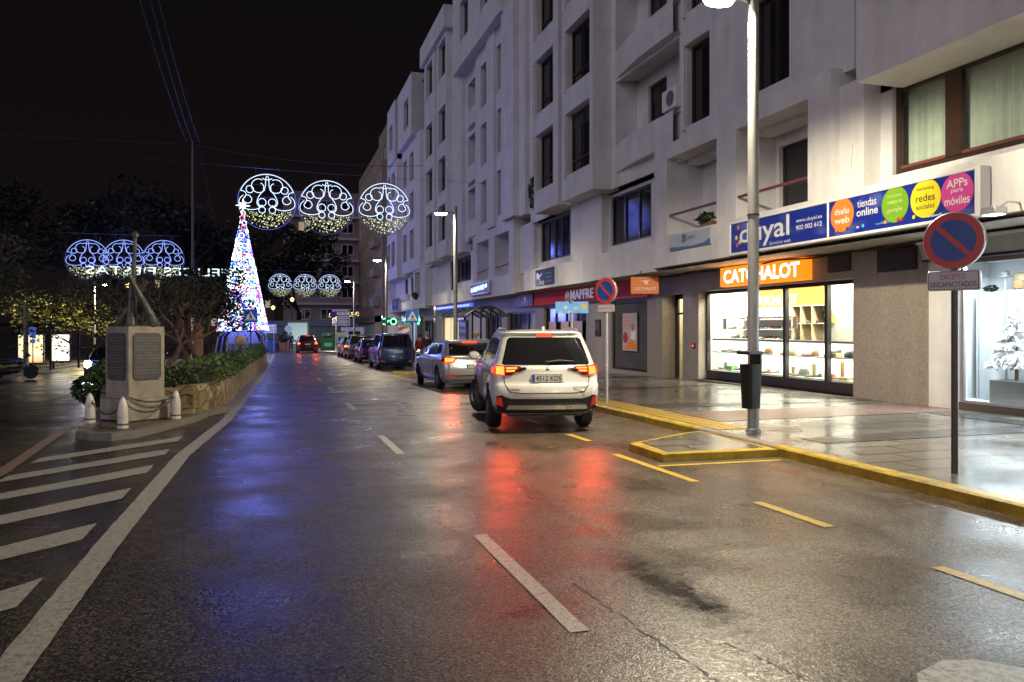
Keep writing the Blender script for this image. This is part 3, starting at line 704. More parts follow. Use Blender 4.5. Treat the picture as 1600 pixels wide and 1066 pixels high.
# goods: shoes, boots, bags, boxes
def yy(px, x):
    a = ((1060+px*.2901)-800)/1244; return x*(.9581-.2865*a)/(.2865+.9581*a)
def shoe_mb(Ln, h, boot, mat, sole):
    mb = MB(); n = 9; st = []
    for i in range(n):
        t = i/(n-1); wd = .036+.012*math.sin(math.pi*min(1, t*1.25+.1)) if t < .97 else .018
        z = .05+(h-.05)*max(0, 1-t*1.9)**.8 if not boot else .06
        st.append((t*Ln-Ln/2, wd, max(.045, z)))
    vs = []; m = 8
    for y, wd, z in st:
        for j in range(m):
            a = math.pi*j/(m-1); vs.append((wd*math.cos(a), y, .018+(z-.018)*math.sin(a)**.6))
    fs = [(i*m+j, i*m+j+1, (i+1)*m+j+1, (i+1)*m+j) for i in range(n-1) for j in range(m-1)]+[tuple(range(m)), tuple((n-1)*m+j for j in range(m))]
    mb.add(vs, fs, mat)
    mb.prism([(-.034, -Ln/2), (.034, -Ln/2), (.044, Ln*.2), (.03, Ln*.47), (-.03, Ln*.47), (-.044, Ln*.2)], 0, .02, sole, Matrix.Identity(4))
    mb.box(-.03, .03, -Ln/2, -Ln/2+.07, -.0, .03, sole)
    if boot: mb.lathe([(.043, .04), (.042, .1), (.045, h*.6), (.052, h)], mat, 12, Matrix.Translation((0, -Ln/2+.055, 0)))
    return mb
tan = pm('tan_leather', (.20, .11, .045), .5, var=.25); blk = pm('black_leather', (.02, .02, .018), .4); khaki = pm('khaki_leather', (.16, .13, .06), .55); beige = pm('beige_leather', (.42, .34, .2), .5); greenb = pm('green_box', (.16, .4, .12), .5); redl = pm('red_leather', (.5, .05, .04), .4); grey = pm('grey_leather', (.13, .14, .13), .5); yel = pm('yellow_box', (.75, .5, .03), .5)
def put_shoe(px, x, z, mat, Ln=.27, h=.10, boot=False, rz=80, label='', group=None):
    o = thing('boot' if boot else 'shoe', label, 'boot' if boot else 'shoe', (x, yy(px, x), z), R(rz), group)
    full = shoe_mb(Ln, h, boot, mat, blk)
    ob = full.build('upper', o)
    return o
up = [(290, 1.92, beige, 'beige low shoe at the left end of the top wall shelf'), (350, 1.92, tan, 'tan shoe on the top wall shelf behind the second window bar'), (445, 1.92, blk, 'black shoe on the top wall shelf just right of the lamp post'), (590, 1.92, grey, 'grey trainer on the top wall shelf beside the price card'),
      (290, 1.64, khaki, 'khaki shoe at the left end of the middle wall shelf'), (350, 1.64, beige, 'pale shoe on the middle wall shelf behind the second window bar'), (485, 1.64, grey, 'grey shoe in the centre of the middle wall shelf'), (580, 1.64, grey, 'dark grey shoe at the right of the middle wall shelf'),
      (305, 1.37, grey, 'grey flat shoe at the left end of the lowest wall shelf'), (460, 1.37, beige, 'slim pale shoe on the lowest wall shelf right of the lamp post'), (605, 1.37, grey, 'left of the two small grey shoes on the lowest wall shelf'), (648, 1.37, grey, 'right of the two small grey shoes on the lowest wall shelf')]
rs9 = random.Random(77)
for k, z in ((0, 1.92), (1, 1.64), (2, 1.37)):
    for j in range(13):
        yy0 = 18.05+j*.19+rs9.uniform(-.03, .03)
        o = thing('shoe', 'one of the many small shoes lined up on the white wall shelves', 'shoe', (13.2, yy0, z), R(80+rs9.uniform(-15, 15)), 'small shoes lined up on the wall shelves')
        shoe_mb(.25, .09, False, rs9.choice((blk, tan, beige, grey, khaki, blk, redl)), blk).build('upper', o)
for j in range(14):
    yy0 = 14.85+j*.43; z = .976 if j % 2 else .456
    o = thing('shoe', 'one of the shoes standing at the back of the lit front shelves', 'shoe', (12.76, yy0, z), R(90+rs9.uniform(-20, 20)), 'shoes at the back of the front shelves')
    shoe_mb(.26, .11, False, rs9.choice((blk, tan, beige, grey, khaki)), blk).build('upper', o)
for px, z, m_, lb in up: put_shoe(px, 13.14, z, m_, .25, .10, False, 70+random.uniform(-25, 25), lb, 'shoes on the wall shelves')
lo = [(255, .976, blk, .25, .10, False, 'black shoe on the upper front shelf at the left'), (312, .976, blk, .25, .09, False, 'black shoe on the upper front shelf beside the second window bar'), (700, .976, redl, .24, .07, False, 'reddish flat shoe on the upper front shelf in the third pane'),
      (240, .456, grey, .27, .20, True, 'grey ankle boot on the bottom shelf at the left end'), (468, .456, blk, .27, .12, False, 'black shoe on the bottom shelf right of the litter bin'), (600, .456, khaki, .28, .22, True, 'khaki ankle boot at the left of the third pane'), (636, .456, tan, .28, .09, False, 'tan shoe between the ankle boots on the bottom shelf'),
      (712, .456, khaki, .27, .33, True, 'tall khaki boot beside the third window bar'), (862, .456, tan, .28, .42, True, 'tall brown knee boot in the right hand pane')]
for px, z, m_, Ln, h, bt, lb in lo: put_shoe(px, 12.64, z, m_, Ln, h, bt, 60+random.uniform(-15, 15), lb, 'footwear on the front shelves')
put_shoe(720, 13.1, 1.795, blk, .26, .17, True, 70, 'black ankle boot in the left compartment of the bookcase', 'boots in the bookcase'); put_shoe(768, 13.1, 1.795, blk, .26, .3, True, 90, 'tall black boot in the middle compartment of the bookcase', 'boots in the bookcase')
def goods(name, px, x, z, w, d, h, mat, label, cat):
    y = yy(px, x); mb = MB(); mb.box(-d/2, d/2, -w/2, w/2, 0, h*.86, mat); mb.box(-d/2-.006, d/2+.006, -w/2-.006, w/2+.006, h*.8, h, mat)
    o = mb.build(name, bevel=.006); o.location = (x, y, z); tag(o, label, cat)
goods('shoe_box', 828, 13.12, 1.795, .30, .22, .2, yel, 'yellow shoe box in the right compartment of the bookcase', 'box'); put_shoe(828, 13.12, 1.997, blk, .24, .12, True, 80, 'small black boot on the yellow shoe box', 'boots in the bookcase')
goods('shoe_box', 285, 12.66, .456, .34, .2, .12, greenb, 'green shoe box on the bottom shelf at the left', 'box'); goods('shoe_box', 845, 12.66, .976, .3, .2, .1, beige, 'beige shoe box on the upper front shelf in the right pane', 'box'); put_shoe(848, 12.66, 1.078, blk, .25, .08, False, 75, 'black heeled shoe on the beige shoe box', 'footwear on the front shelves')
goods('shoe_box', 905, 12.66, .456, .3, .2, .07, beige, 'flat beige shoe box on the bottom shelf at the right end', 'box'); goods('shoe_box', 485, 12.70, .456, .3, .14, .05, redl, 'low red box on the bottom shelf behind the black shoe', 'box')
def bag(px, z, w, h, mat, label):
    x = 12.68; y = yy(px, x); t = thing('handbag', label, 'handbag', (x, y, z))
    mb = MB(); vs = []
    for zz, k in ((0, .9), (.25, 1.), (.6, .98), (.9, .85), (1, .7)):
        for a in range(12):
            an = 2*math.pi*a/12; c, s_ = math.cos(an), math.sin(an)
            vs.append((.075*k*math.copysign(abs(c)**.6, c)*(1.1-zz*.5), w/2*k*math.copysign(abs(s_)**.6, s_), zz*h))
    fs = [(i*12+j, i*12+(j+1) % 12, (i+1)*12+(j+1) % 12, (i+1)*12+j) for i in range(4) for j in range(12)]+[tuple(range(12)), tuple(48+j for j in range(12))]
    mb.add(vs, fs, mat); mb.build('bag_body', t)
    mb = MB(); mb.tube([(0, w*.3*math.cos(math.pi*i/10), h*.95+h*.45*math.sin(math.pi*i/10)) for i in range(11)], .008, mat, 6); mb.build('handle', t)
bag(485, .976, .3, .17, tan, 'tan handbag on the upper front shelf right of the lamp post'); bag(618, .976, .34, .17, beige, 'beige handbag on the upper front shelf in the third pane'); bag(735, .976, .22, .15, tan, 'small tan bag on the upper front shelf beside the third window bar')
bag(922, .976, .3, .16, blk, 'dark green handbag on the upper front shelf at the right end'); bag(676, .456, .36, .2, grey, 'grey handbag on the bottom shelf between khaki boots')
mb = MB(); mb.lathe([(.01, 0), (.05, .01), (.075, .06), (.05, .12), (.01, .135)], redl, 16); o = mb.build('ball'); o.location = (12.6, yy(832, 12.6), .456); tag(o, 'round pinkish red ball beside the tall brown boot', 'ball')
def card(px, z, w, h, mat, label, x=12.47):
    y = yy(px, x); mb = MB(); mb.box(x, x+.006, y-w/2, y+w/2, z, z+h, mat)
    for k in range(5): mb.box(x-.002, x, y-w*.36, y+w*.3, z+h*(.12+.14*k), z+h*(.16+.14*k), blk)
    mb.box(x-.002, x, y-w*.4, y+w*.4, z+h*.84, z+h*.95, orange); tag(mb.build('price_card', smooth=0), label, 'price card')
card(628, 1.66, .2, .3, WHITEP, 'price card stuck on the third pane of the shoe shop'); card(250, 1.62, .2, .32, WHITEP, 'price card stuck on the first pane of the shoe shop')
# ------------------------------------------------------------------ bright fashion shop at the right edge
wb = pm('shop2_white', (.82, .84, .86), .6, var=.03); grp = pm('plinth_grey', (.16, .16, .16), .5, var=.15)
mb = MB()
mb.quad((13.5, 4, .3), (13.5, 12.35, .3), (13.5, 12.35, 2.95), (13.5, 4, 2.95), wb); mb.quad((12.32, 12.3, .3), (13.5, 12.3, .3), (13.5, 12.3, 2.95), (12.32, 12.3, 2.95), wb)
mb.quad((12.3, 4, .302), (13.5, 4, .302), (13.5, 12.3, .302), (12.3, 12.3, .302), wb); mb.quad((12.13, 4, 2.94), (13.5, 4, 2.94), (13.5, 12.3, 2.94), (12.13, 12.3, 2.94), wb); mb.quad((12.13, 4, .3), (13.5, 4, .3), (13.5, 4, 2.95), (12.13, 4, 2.95), wb)
mb.build('shop_interior', apt, smooth=0)
mb = MB(); mb.box(12.14, 12.2, 4, 11.7, 2.84, 2.95, ALU); mb.box(12.14, 12.2, 11.64, 11.7, .3, 2.84, ALU); mb.box(12.14, 12.2, 4, 11.64, .3, .34, ALU)
o = mb.build('shop_window', apt, smooth=0)
mb = MB(); mb.quad((12.17, 4, .34), (12.17, 11.64, .34), (12.17, 11.64, 2.84), (12.17, 4, 2.84), GLASS); mb.build('pane', o, smooth=0)
t = thing('display_cabinet', 'tall white cabinet with a mirrored panel in the bright shop window', 'cabinet', (0, 0, 0))
mb = MB(); mb.box(13.02, 13.49, 4.2, 11.55, .31, 2.36, wb); mb.build('cabinet_body', t, smooth=0)
mb = MB(); mb.box(12.99, 13.05, 11.56, 12.1, .31, 2.34, pm('frosted_panel', (.55, .58, .6), .3, var=.12)); mb.build('mirror', t, smooth=0)
mb = MB(); mb.box(12.96, 13.06, 11.5, 11.56, .31, 2.36, ALU); mb.box(12.97, 13.06, 12.1, 12.14, .31, 2.36, ALU); mb.build('frame', t, smooth=0)
mb = MB(); mb.box(12.5, 12.95, 10.0, 11.42, .31, .72, grp); tag(mb.build('plinth', bevel=.01), 'low dark grey plinth under the white tree in the shop window', 'plinth')
t = thing('white_tree', 'white flocked artificial fir tree on the grey plinth in the shop window', 'artificial tree', (12.72, 11.05, .72))
flock = pm('flock', (.85, .87, .9), .9, var=.05)
mb = MB(); mb.tube([(0, 0, 0), (0, 0, 1.35)], [.03, .015], BARKD, 8); mb.build('trunk', t)
mb = MB(); r9 = random.Random(3)
for i in range(70):
    zz = .3+1.1*r9.random()**1.3; rr = .62*(1.5-zz)/1.2; a = r9.uniform(0, 6.28)
    ex = Vector((rr*.45*math.cos(a), rr*math.sin(a), zz-.12)); st = Vector((0, 0, zz))
    mb.tube([st, st.lerp(ex, .5)+Vector((0, 0, .04)), ex], [.05, .045, .02], flock, 5)
    for k in range(7):
        p = st.lerp(ex, r9.uniform(.35, 1)); d = Vector((r9.gauss(0, 1), r9.gauss(0, 1), r9.gauss(0, .6))).normalized()*.11
        mb.tube([p, p+d], [.03, .012], flock, 5)
mb.build('crown', t)
t = thing('hat', 'grey felt hat on a stand in the bright shop window', 'hat', (13.1, 11.62, 2.62))
mb = MB(); mb.lathe([(.13, 0), (.125, .012), (.075, .02), (.07, .09), (.045, .12), (.001, .125)], grey, 20); mb.build('crown', t)
mb = MB(); mb.tube([(0, 0, -.26), (0, 0, 0)], .012, ALU, 8); mb.build('stand', t)
t = thing('backpack', 'tan rucksack on top of the white cabinet in the shop window', 'backpack', (13.22, 11.36, 2.362))
mb = MB(); mb.lathe([(.13, 0), (.165, .05), (.165, .2), (.14, .29), (.08, .33), (.001, .335)], khaki, 14, Matrix.Diagonal((.7, 1.1, 1, 1))); mb.build('bag_body', t)
mb = MB(); mb.lathe([(.1, 0), (.12, .03), (.12, .14), (.06, .17)], tan, 12, Matrix.Translation((-.1, 0, .03)) @ Matrix.Diagonal((.5, .9, 1, 1))); mb.build('pocket', t)
t = thing('potted_plant', 'small dark tufted plant on the cabinet beside the rucksack', 'plant', (13.1, 11.93, 2.345)); mb = MB()
leaves(mb, [(0, 0, .07, .06, .17, .06)], 90, .05, [LEAFD]); mb.build('foliage', t, smooth=0)
for y in (6.2, 8.6, 10.9):
    mb = MB(); mb.box(12.4, 12.7, y-.5, y+.5, 2.915, 2.935, em('shop2_panel', (.86, .95, 1), 6, False) if 'shop2_panel' not in MATS else MATS['shop2_panel']); tag(mb.build('ceiling_light', smooth=0), 'flat cool ceiling light inside the bright shop', 'ceiling light', 'ceiling lights of the bright shop')
    light('shop_light', 'AREA', (12.5, y, 2.9), 260, (.82, .93, 1.), apt, shape='RECTANGLE', size=.3, size_y=1.6, rot=(0, R(14), 0))
t = thing('shop_awning', 'grey metal awning board above the bright shop window', 'awning', (0, 0, 0))
mb = MB(); mb.quad((11.82, 3.5, 3.26), (11.82, 12.38, 3.26), (11.95, 12.38, 2.96), (11.95, 3.5, 2.96), pm('awning_metal', (.38, .43, .44), .35, metal=.5, var=.15)); mb.quad((11.82, 12.38, 3.26), (12.1, 12.38, 3.26), (12.1, 12.38, 2.96), (11.95, 12.38, 2.96), ALU); mb.quad((11.82, 3.5, 3.26), (11.82, 12.38, 3.26), (12.1, 12.38, 3.26), (12.1, 3.5, 3.26), ALU); mb.build('board', t, smooth=0)
mb = MB(); mb.box(11.78, 11.85, 3.5, 12.4, 3.25, 3.30, WHITEP); mb.box(11.93, 12.0, 3.5, 12.4, 2.92, 2.965, DARKF); mb.build('trim', t, smooth=0)
t = thing('floodlight', 'small lit floodlight on a bracket at the end of the blue sign', 'floodlight', (10.62, 9.62, 3.46))
mb = MB(); mb.box(-.12, .12, -.14, .14, -.05, .06, ALU); mb.build('housing', t, bevel=.015)
mb = MB(); mb.box(-.1, .1, -.12, .12, -.062, -.052, em('flood_lens', (1., .95, .85), 6, False)); mb.build('lens', t, smooth=0)
mb = MB(); mb.tube([(0, -.1, .05), (.05, -.2, .12), (.28, -.2, .12)], .018, ALU, 6); mb.build('bracket', t)

# ------------------------------------------------------------------ signs on the facade
def board(name, label, x, y1, y0, z0, z1, mat, depth=.18, rim=None, rw=.03, cat='sign'):
    """box sign facing the street between y0<y1; returns the thing"""
    t = thing(name, label, cat, (0, 0, 0))
    mb = MB(); mb.box(x, x+depth, y0+rw, y1-rw, z0+rw, z1-rw, mat); mb.build('panel', t, smooth=0)
    if rim:
        mb = MB(); f = x-.012
        mb.box(f, x+depth+.01, y0, y0+rw, z0, z1, rim); mb.box(f, x+depth+.01, y1-rw, y1, z0, z1, rim); mb.box(f, x+depth+.01, y0+rw, y1-rw, z0, z0+rw, rim); mb.box(f, x+depth+.01, y0+rw, y1-rw, z1-rw, z1, rim); mb.build('frame', t, bevel=.006)
    return t
def sky_blue():
    m = pm('sign_sky_blue', (.022, .06, .40), .35, var=.1, vs=1.5)
    nt = m.node_tree; N = nt.nodes; L = nt.links; p = [n for n in N if n.type == 'BSDF_PRINCIPLED'][0]
    tc = N.new('ShaderNodeTexCoord'); mp = N.new('ShaderNodeMapping'); mp.inputs['Scale'].default_value = (1, .8, 1.6); L.new(tc.outputs['Object'], mp.inputs[0])
    n = N.new('ShaderNodeTexNoise'); n.inputs['Scale'].default_value = 1.7; n.inputs['Detail'].default_value = 6; L.new(mp.outputs[0], n.inputs['Vector'])
    r = N.new('ShaderNodeValToRGB'); e = r.color_ramp.elements; e[0].position = .52; e[0].color = (.010, .024, .24, 1); e[1].position = .9; e[1].color = (.13, .19, .45, 1); L.new(n.outputs[0], r.inputs[0]); L.new(r.outputs[0], p.inputs['Base Color'])
    return m
SKYB = sky_blue()
dy = thing('shop_sign', 'long blue services sign with coloured discs and white lettering above the shoe shop', 'sign', (0, 0, 0))
for a, b in ((13.56, 17.1), (10.03, 13.52)):
    mb = MB(); mb.box(10.7, 10.86, a, b, 3.49, 4.18, SKYB); mb.build('panel', dy, smooth=0)
mb = MB()
for a, b, c, d in ((17.1, 17.16, 3.43, 4.24), (13.52, 13.56, 3.46, 4.21), (9.92, 10.03, 3.43, 4.24)): mb.box(10.675, 10.89, a, b, c, d, WHITEP)
mb.box(10.676, 10.88, 10.03, 17.1, 3.43, 3.488, WHITEP); mb.box(10.676, 10.88, 10.03, 17.1, 4.182, 4.24, WHITEP); mb.build('frame', dy, bevel=.012)
X = 10.694
wh = WHITEP; lt = MB()
lt.text('duyal', FAC(X, 16.72, 0), 1.92, .60, wh, x0=0, y0=3.54, bold=.012)
lt.build('lettering', dy, smooth=0); lt = MB(); lt.text('Servicios web', FAC(X, 15.52, 0), .76, .075, wh, y0=3.53); lt.build('lettering', dy, smooth=0); lt = MB(); lt.text('www.duyal.es', FAC(X, 14.57, 0), .84, .10, wh, y0=3.89); lt.build('lettering', dy, smooth=0); lt = MB(); lt.text('902 002 612', FAC(X, 14.57, 0), .84, .10, wh, y0=3.75, bold=.01)
lt.build('lettering', dy, smooth=0); lt = MB(); lt.text('tiendas', FAC(X, 12.70, 0), .50, .15, wh, y0=3.96); lt.build('lettering', dy, smooth=0); lt = MB(); lt.text('online', FAC(X, 12.72, 0), .56, .15, wh, y0=3.79, bold=.01)
lt.build('lettering', dy, smooth=0); lt = MB(); lt.text('facebook', FAC(X, 11.02, 0), .34, .05, wh, y0=3.55, bold=.02); lt.build('lettering', dy, smooth=0); lt = MB(); lt.text('twitter', FAC(X, 12.22, 0), .36, .05, pm('pale_cyan', (.1, .45, .6), .5), y0=3.57); lt.build('lettering', dy, smooth=0); lt = MB(); lt.text('in', FAC(X, 12.72, 0), .06, .05, wh, y0=3.57, bold=.03)
lt.build('lettering', dy, smooth=0)
cols = {'disc_orange': (.80, .22, .03), 'disc_green': (.16, .33, .02), 'disc_yellow': (.72, .62, .02), 'disc_pink': (.62, .07, .30)}
for (nm, cy, r, c), rows in zip((('disc_orange', 13.13, .33, wh), ('disc_green', 11.74, .325, pm('pale_green', (.4, .55, .2), .5)), ('disc_yellow', 11.04, .33, pm('ink', (.04, .045, .03), .5)), ('disc_pink', 10.38, .325, wh)),
        ((('diseño', .42, .13, .01), ('web', .42, .14, -.17)), (('posiciona', .34, .07, .12), ('miento en', .36, .07, .02), ('google', .36, .1, -.15)), (('marketing', .38, .075, .13), ('redes', .42, .13, -.05), ('sociales', .40, .09, -.18)), (('APPs', .42, .14, .08), ('para', .24, .075, -.02), ('móviles', .5, .14, -.2)))):
    mb = MB(); mb.prism(circ(r, 40), 0, .004, pm(nm, cols[nm], .4, var=.06), FAC(X+.002, cy, 3.885)); d = mb.build('disc', dy, smooth=0)
    mb = MB()
    for st, ww, hh, zz in rows: mb.text(st, FAC(X-.004, cy+ww/2, 3.885+zz), ww, hh, c, bold=.01)
    mb.build('lettering', d, smooth=0)
mb = MB()
for y, c in ((13.3, 'disc_orange'), (13.22, 'disc_orange'), (12.98, 'ink'), (12.55, 'pale_cyan'), (11.98, 'disc_orange'), (11.66, 'sign_red'), (11.58, 'sign_red'), (11.3, 'disc_yellow')): mb.prism(circ(.035, 10), 0, .003, MATS[c], FAC(X+.001, y, 3.6))
for y, z, c in ((16.78, 4.08, 'disc_orange'), (16.86, 3.84, 'disc_yellow'), (16.7, 3.72, 'disc_yellow'), (16.82, 3.66, 'disc_pink')): mb.prism(circ(.055, 14), 0, .003, MATS[c], FAC(X+.001, y, z))
mb.build('emblems', dy, smooth=0)

ORL = lit('sign_orange_lit', (1., .27, .01), 1.15)
cs = board('shop_sign', 'glowing orange shoe shop sign with white capital letters above the lit window', 11.86, 19.5, 15.88, 2.80, 3.32, ORL, .24, None, 0)
mb = MB(); mb.text('CATCHALOT', FAC(11.853, 19.32, 0), 3.3, .36, lit('letter_white_lit', (1, .95, .85), 1.8), y0=2.88, bold=.03); mb.build('lettering', cs, smooth=0)
light('sign_glow', 'AREA', (11.8, 17.7, 3.05), 22, (1., .42, .08), cs, shape='RECTANGLE', size=.4, size_y=3.4, rot=(0, R(90), 0))
c2 = thing('projecting_sign', 'orange projecting shoe shop sign hanging under the soffit beside the red fascia', 'sign', (0, 0, 0))
OR2 = pm('sign_orange', (.75, .19, .012), .4, var=.06)
M2 = frame((10.6, 22.6, 2.72), (.9, -.44, 0), (0, 0, 1))
mb = MB(); mb.prism([(0, 0), (.86, 0), (.86, .53), (0, .53)], -.22, 0, OR2, M2); mb.build('panel', c2, bevel=.008)
mb = MB(); mb.text('CATCHALOT', M2 @ Matrix.Translation((0, 0, .004)), .70, .10, WHITEP, x0=.08, y0=.11, bold=.015)
for pts in ([(.28, .42), (.58, .42), (.51, .37), (.39, .38)], [(.40, .38), (.51, .37), (.54, .29), (.45, .29)]): mb.prism(pts, .002, .004, WHITEP, M2)
mb.build('lettering', c2, smooth=0)
[MB().tube([M2 @ Vector((q, .52, -.1)), M2 @ Vector((q, .72, -.1))], .02, DARKF, 6).build('bracket', c2) for q in (.3, .7)]

fa = thing('fascia_sign', 'long dark red insurance office fascia with pale capital letters', 'sign', (0, 0, 0))
mb = MB(); mb.box(11.9, 12.09, 24.1, 36.1, 2.72, 3.36, lit('fascia_red', (.30, .02, .035), .10, .6)); mb.build('panel', fa, smooth=0)  # slight glow put into the red to brighten it; no lamp inside
mb = MB(); mb.box(11.885, 11.899, 31.9, 36.1, 2.74, 3.05, lit('fascia_bright', (.62, .03, .01), .16, .6)); mb.build('bright_band', fa, smooth=0)  # band brightened by added glow as well
mb = MB(); mb.text('MAPFRE', FAC(11.88, 31.2, 0), 2.5, .40, lit('pale_letter', (.5, .46, .5), .3), y0=2.84, depth=.01, bold=.03); mb.build('lettering', fa, smooth=0)  # letters given some glow so they do not read dark
mb = MB(); mb.tube([(11.885, 31.58+.22*math.cos(a), 3.0+.2*math.sin(a)) for a in [2*math.pi*i/20 for i in range(20)]], .022, MATS['pale_letter'], 6, closed=True)
for k in (-.09, 0, .09): mb.tube([(11.885, 31.58+k, 3.12), (11.885, 31.58+k*.4, 2.92)], .02, MATS['pale_letter'], 6)
mb.build('emblem', fa)
fb = board('fascia_sign', 'dark red end panel of the insurance fascia with a small pale emblem', 11.85, 39.0, 36.15, 2.70, 3.35, pm('fascia_dark_red', (.15, .012, .018), .35), .2)
mb = MB(); mb.prism(circ(.12, 16), 0, .004, MATS['pale_letter'], FAC(11.845, 37.4, 3.1)); mb.text('seguros', FAC(11.844, 37.9, 0), .95, .1, MATS['pale_letter'], y0=2.85); mb.build('emblem', fb, smooth=0)
uk = board('shop_sign', 'dark sign with a white guitar drawing on the curved white parapet', 10.83, 32.71, 30.32, 3.44, 4.18, pm('sign_slate', (.03, .032, .035), .5), .05)
mb = MB(); P = MATS['pale_letter']
mb.prism(circ(.15, 18, cx=.33, cy=.44), 0, .004, P, FAC(10.822, 32.71, 3.44)); mb.prism(circ(.11, 18, cx=.52, cy=.40), 0, .0045, P, FAC(10.822, 32.71, 3.44)); mb.prism([(.6, .38), (.95, .5), (.95, .55), (.6, .46)], 0, .004, P, FAC(10.822, 32.71, 3.44))
mb.text('Uke', FAC(10.822, 32.5, 3.44), 1.0, .25, P, x0=.0, y0=.05); mb.text('clases', FAC(10.822, 32.71, 3.44), .75, .1, MATS['pale_cyan'], x0=1.35, y0=.46); mb.text('online', FAC(10.822, 32.71, 3.44), .75, .1, MATS['pale_cyan'], x0=1.4, y0=.3); mb.text('taller', FAC(10.822, 32.71, 3.44), .7, .1, MATS['pale_cyan'], x0=1.45, y0=.12)
mb.build('lettering', uk, smooth=0)
dn = board('banner', 'pale banner with a blue lower wave hung on the first floor balcony', 10.86, 20.57, 18.3, 3.83, 4.32, pm('banner_grey', (.42, .45, .47), .5), .03)
mb = MB(); mb.prism([(0.03, .03), (2.24, .03), (2.24, .2), (1.9, .1), (1.3, .07), (.7, .1), (.03, .14)], 0, .004, pm('banner_blue', (.04, .16, .36), .5), FAC(10.855, 20.57, 3.83)); mb.build('wave', dn, smooth=0)
mb = MB(); teal = pm('teal', (.03, .12, .2), .5); mb.text('DOAN', FAC(10.854, 19.75, 3.83), .62, .12, teal, y0=.25)
mb.prism([(.74, .2), (.74, .38), (.84, .45), (.94, .38), (.94, .2), (.9, .2), (.9, .36), (.86, .38), (.86, .2), (.82, .2), (.82, .38), (.78, .36), (.78, .2)], 0, .004, teal, FAC(10.852, 20.57, 3.83)); mb.build('lettering', dn, smooth=0)
# LED sign, box facing the road, further along
nl = board('led_sign', 'steel framed box sign with sparkling blue and white LED writing', 10.72, 44.2, 40.1, 3.5, 4.15, pm('led_board', (.14, .13, .14), .4), .2, ALU, .07)
mb = MB(); r7 = random.Random(5)
for i in range(150):
    t_ = r7.random(); c = em('led_white', (.8, 1, .75), 2.2, False) if 'led_white' not in MATS else MATS['led_white']
    if r7.random() < .5: c = em('led_blue', (.1, .2, 1), 4, False) if 'led_blue' not in MATS else MATS['led_blue']
    mb.box(10.70, 10.715, 43.9-3.4*t_-.05, 43.9-3.4*t_+.05, 3.72+.25*t_*.5+r7.uniform(-.08, .16), 3.74+.25*t_*.5+r7.uniform(-.08, .16)+.02, c)
mb.build('led_writing', nl, smooth=0)
bs_ = thing('shop_sign', 'thin glowing blue strip sign above the cream lit shop', 'sign', (0, 0, 0)); mb = MB(); mb.box(11.45, 11.6, 47.0, 58.3, 2.98, 3.2, lit('sign_blue_lit', (.08, .2, 1.), .9)); mb.build('panel', bs_, smooth=0)
mb = MB()
for k in range(12): mb.box(11.43, 11.45, 47.6+k*.85, 48.1+k*.85, 3.04, 3.14, lit('strip_letter', (.8, .85, 1), .9) if 'strip_letter' not in MATS else MATS['strip_letter'])
mb.build('lettering', bs_, smooth=0)
sa = board('shop_sign', 'grey shop name board with dark lettering above the cream lit doorway', 11.72, 58.2, 50.0, 2.5, 2.95, pm('board_grey', (.16, .14, .13), .5), .2)
mb = MB(); mb.text('Santander', FAC(11.71, 57.6, 0), 4.5, .3, blk, y0=2.57, bold=.01); mb.build('lettering', sa, smooth=0)
# optician: green neon glasses on a teal projecting board, above pharmacy-like green cross light
op = thing('neon_sign', 'green neon spectacles of the optician glowing on the projecting bracket', 'neon sign', (9.75, 70.5, 2.25)); op.scale = (.62, 1, .62)
GN = em('neon_green', (.12, 1., .38), 6, True); mb = MB()
for k in (-.62, .62): mb.tube([(k+.42*math.cos(a), 0, .42*math.sin(a)) for a in [2*math.pi*i/22 for i in range(22)]], .06, GN, 6, closed=True)
mb.tube([(-.2, 0, .05), (0, 0, .14), (.2, 0, .05)], .05, GN, 6); mb.build('neon_tube', op)
mb = MB(); mb.box(-1.05, 1.2, .06, .12, -.5, .5, DARKF); mb.build('backing', op, smooth=0); mb = MB(); mb.tube([(1.1, .09, .3), (2.6, .09, .3)], .04, DARKF, 6); mb.build('bracket', op)
ob_ = board('shop_sign', 'teal optician board with white lettering beyond the green neon spectacles', 10.9, 71.0, 66.2, 1.95, 2.85, lit('sign_teal', (.015, .13, .22), .35), .2)
mb = MB(); mb.text('Optica', FAC(10.89, 70.6, 0), 4.0, .45, lit('lit_text', (.8, .95, 1), .8), y0=2.2, bold=.02); mb.build('lettering', ob_, smooth=0)
g2 = thing('neon_sign', 'small green neon cross arm glowing behind the crossing sign', 'neon sign', (10.6, 60.5, 2.3)); mb = MB(); mb.box(-.05, .05, -.5, .5, -.1, .1, GN); mb.box(-.04, .04, -.1, .1, -.35, .35, GN); mb.build('neon_tube', g2, smooth=0)
mb = MB(); mb.box(.06, .3, -.3, .3, -.2, .2, DARKF); mb.build('backing', g2, smooth=0)
bl = board('shop_sign', 'dark blue upright sign on the white wall above the optician', 10.75, 75.6, 71.6, 3.3, 4.4, SIGNBLUE, .15, ALU, .06)
mb = MB(); mb.prism(circ(.33, 18), 0, .005, pm('pale_blue', (.3, .4, .6), .5), FAC(10.74, 73.6, 3.95)); mb.build('emblem', bl, smooth=0)
st_ = thing('sign_panel', 'red and white diagonally striped panel beside the optician doorway', 'panel', (0, 0, 0)); mb = MB(); mb.box(10.95, 11.05, 66.5, 73, .0, 1.9, WHITEP); mb.build('panel', st_, smooth=0); mb = MB()
for k in range(3): mb.prism([(0, .1+.65*k), (6.4, .45+.65*k), (6.4, .75+.65*k), (0, .4+.65*k)], 0, .004, pm('stripe_red', (.45, .09, .03), .5) if 'stripe_red' not in MATS else MATS['stripe_red'], FAC(10.945, 72.95, 0))
mb.build('stripes', st_, smooth=0)
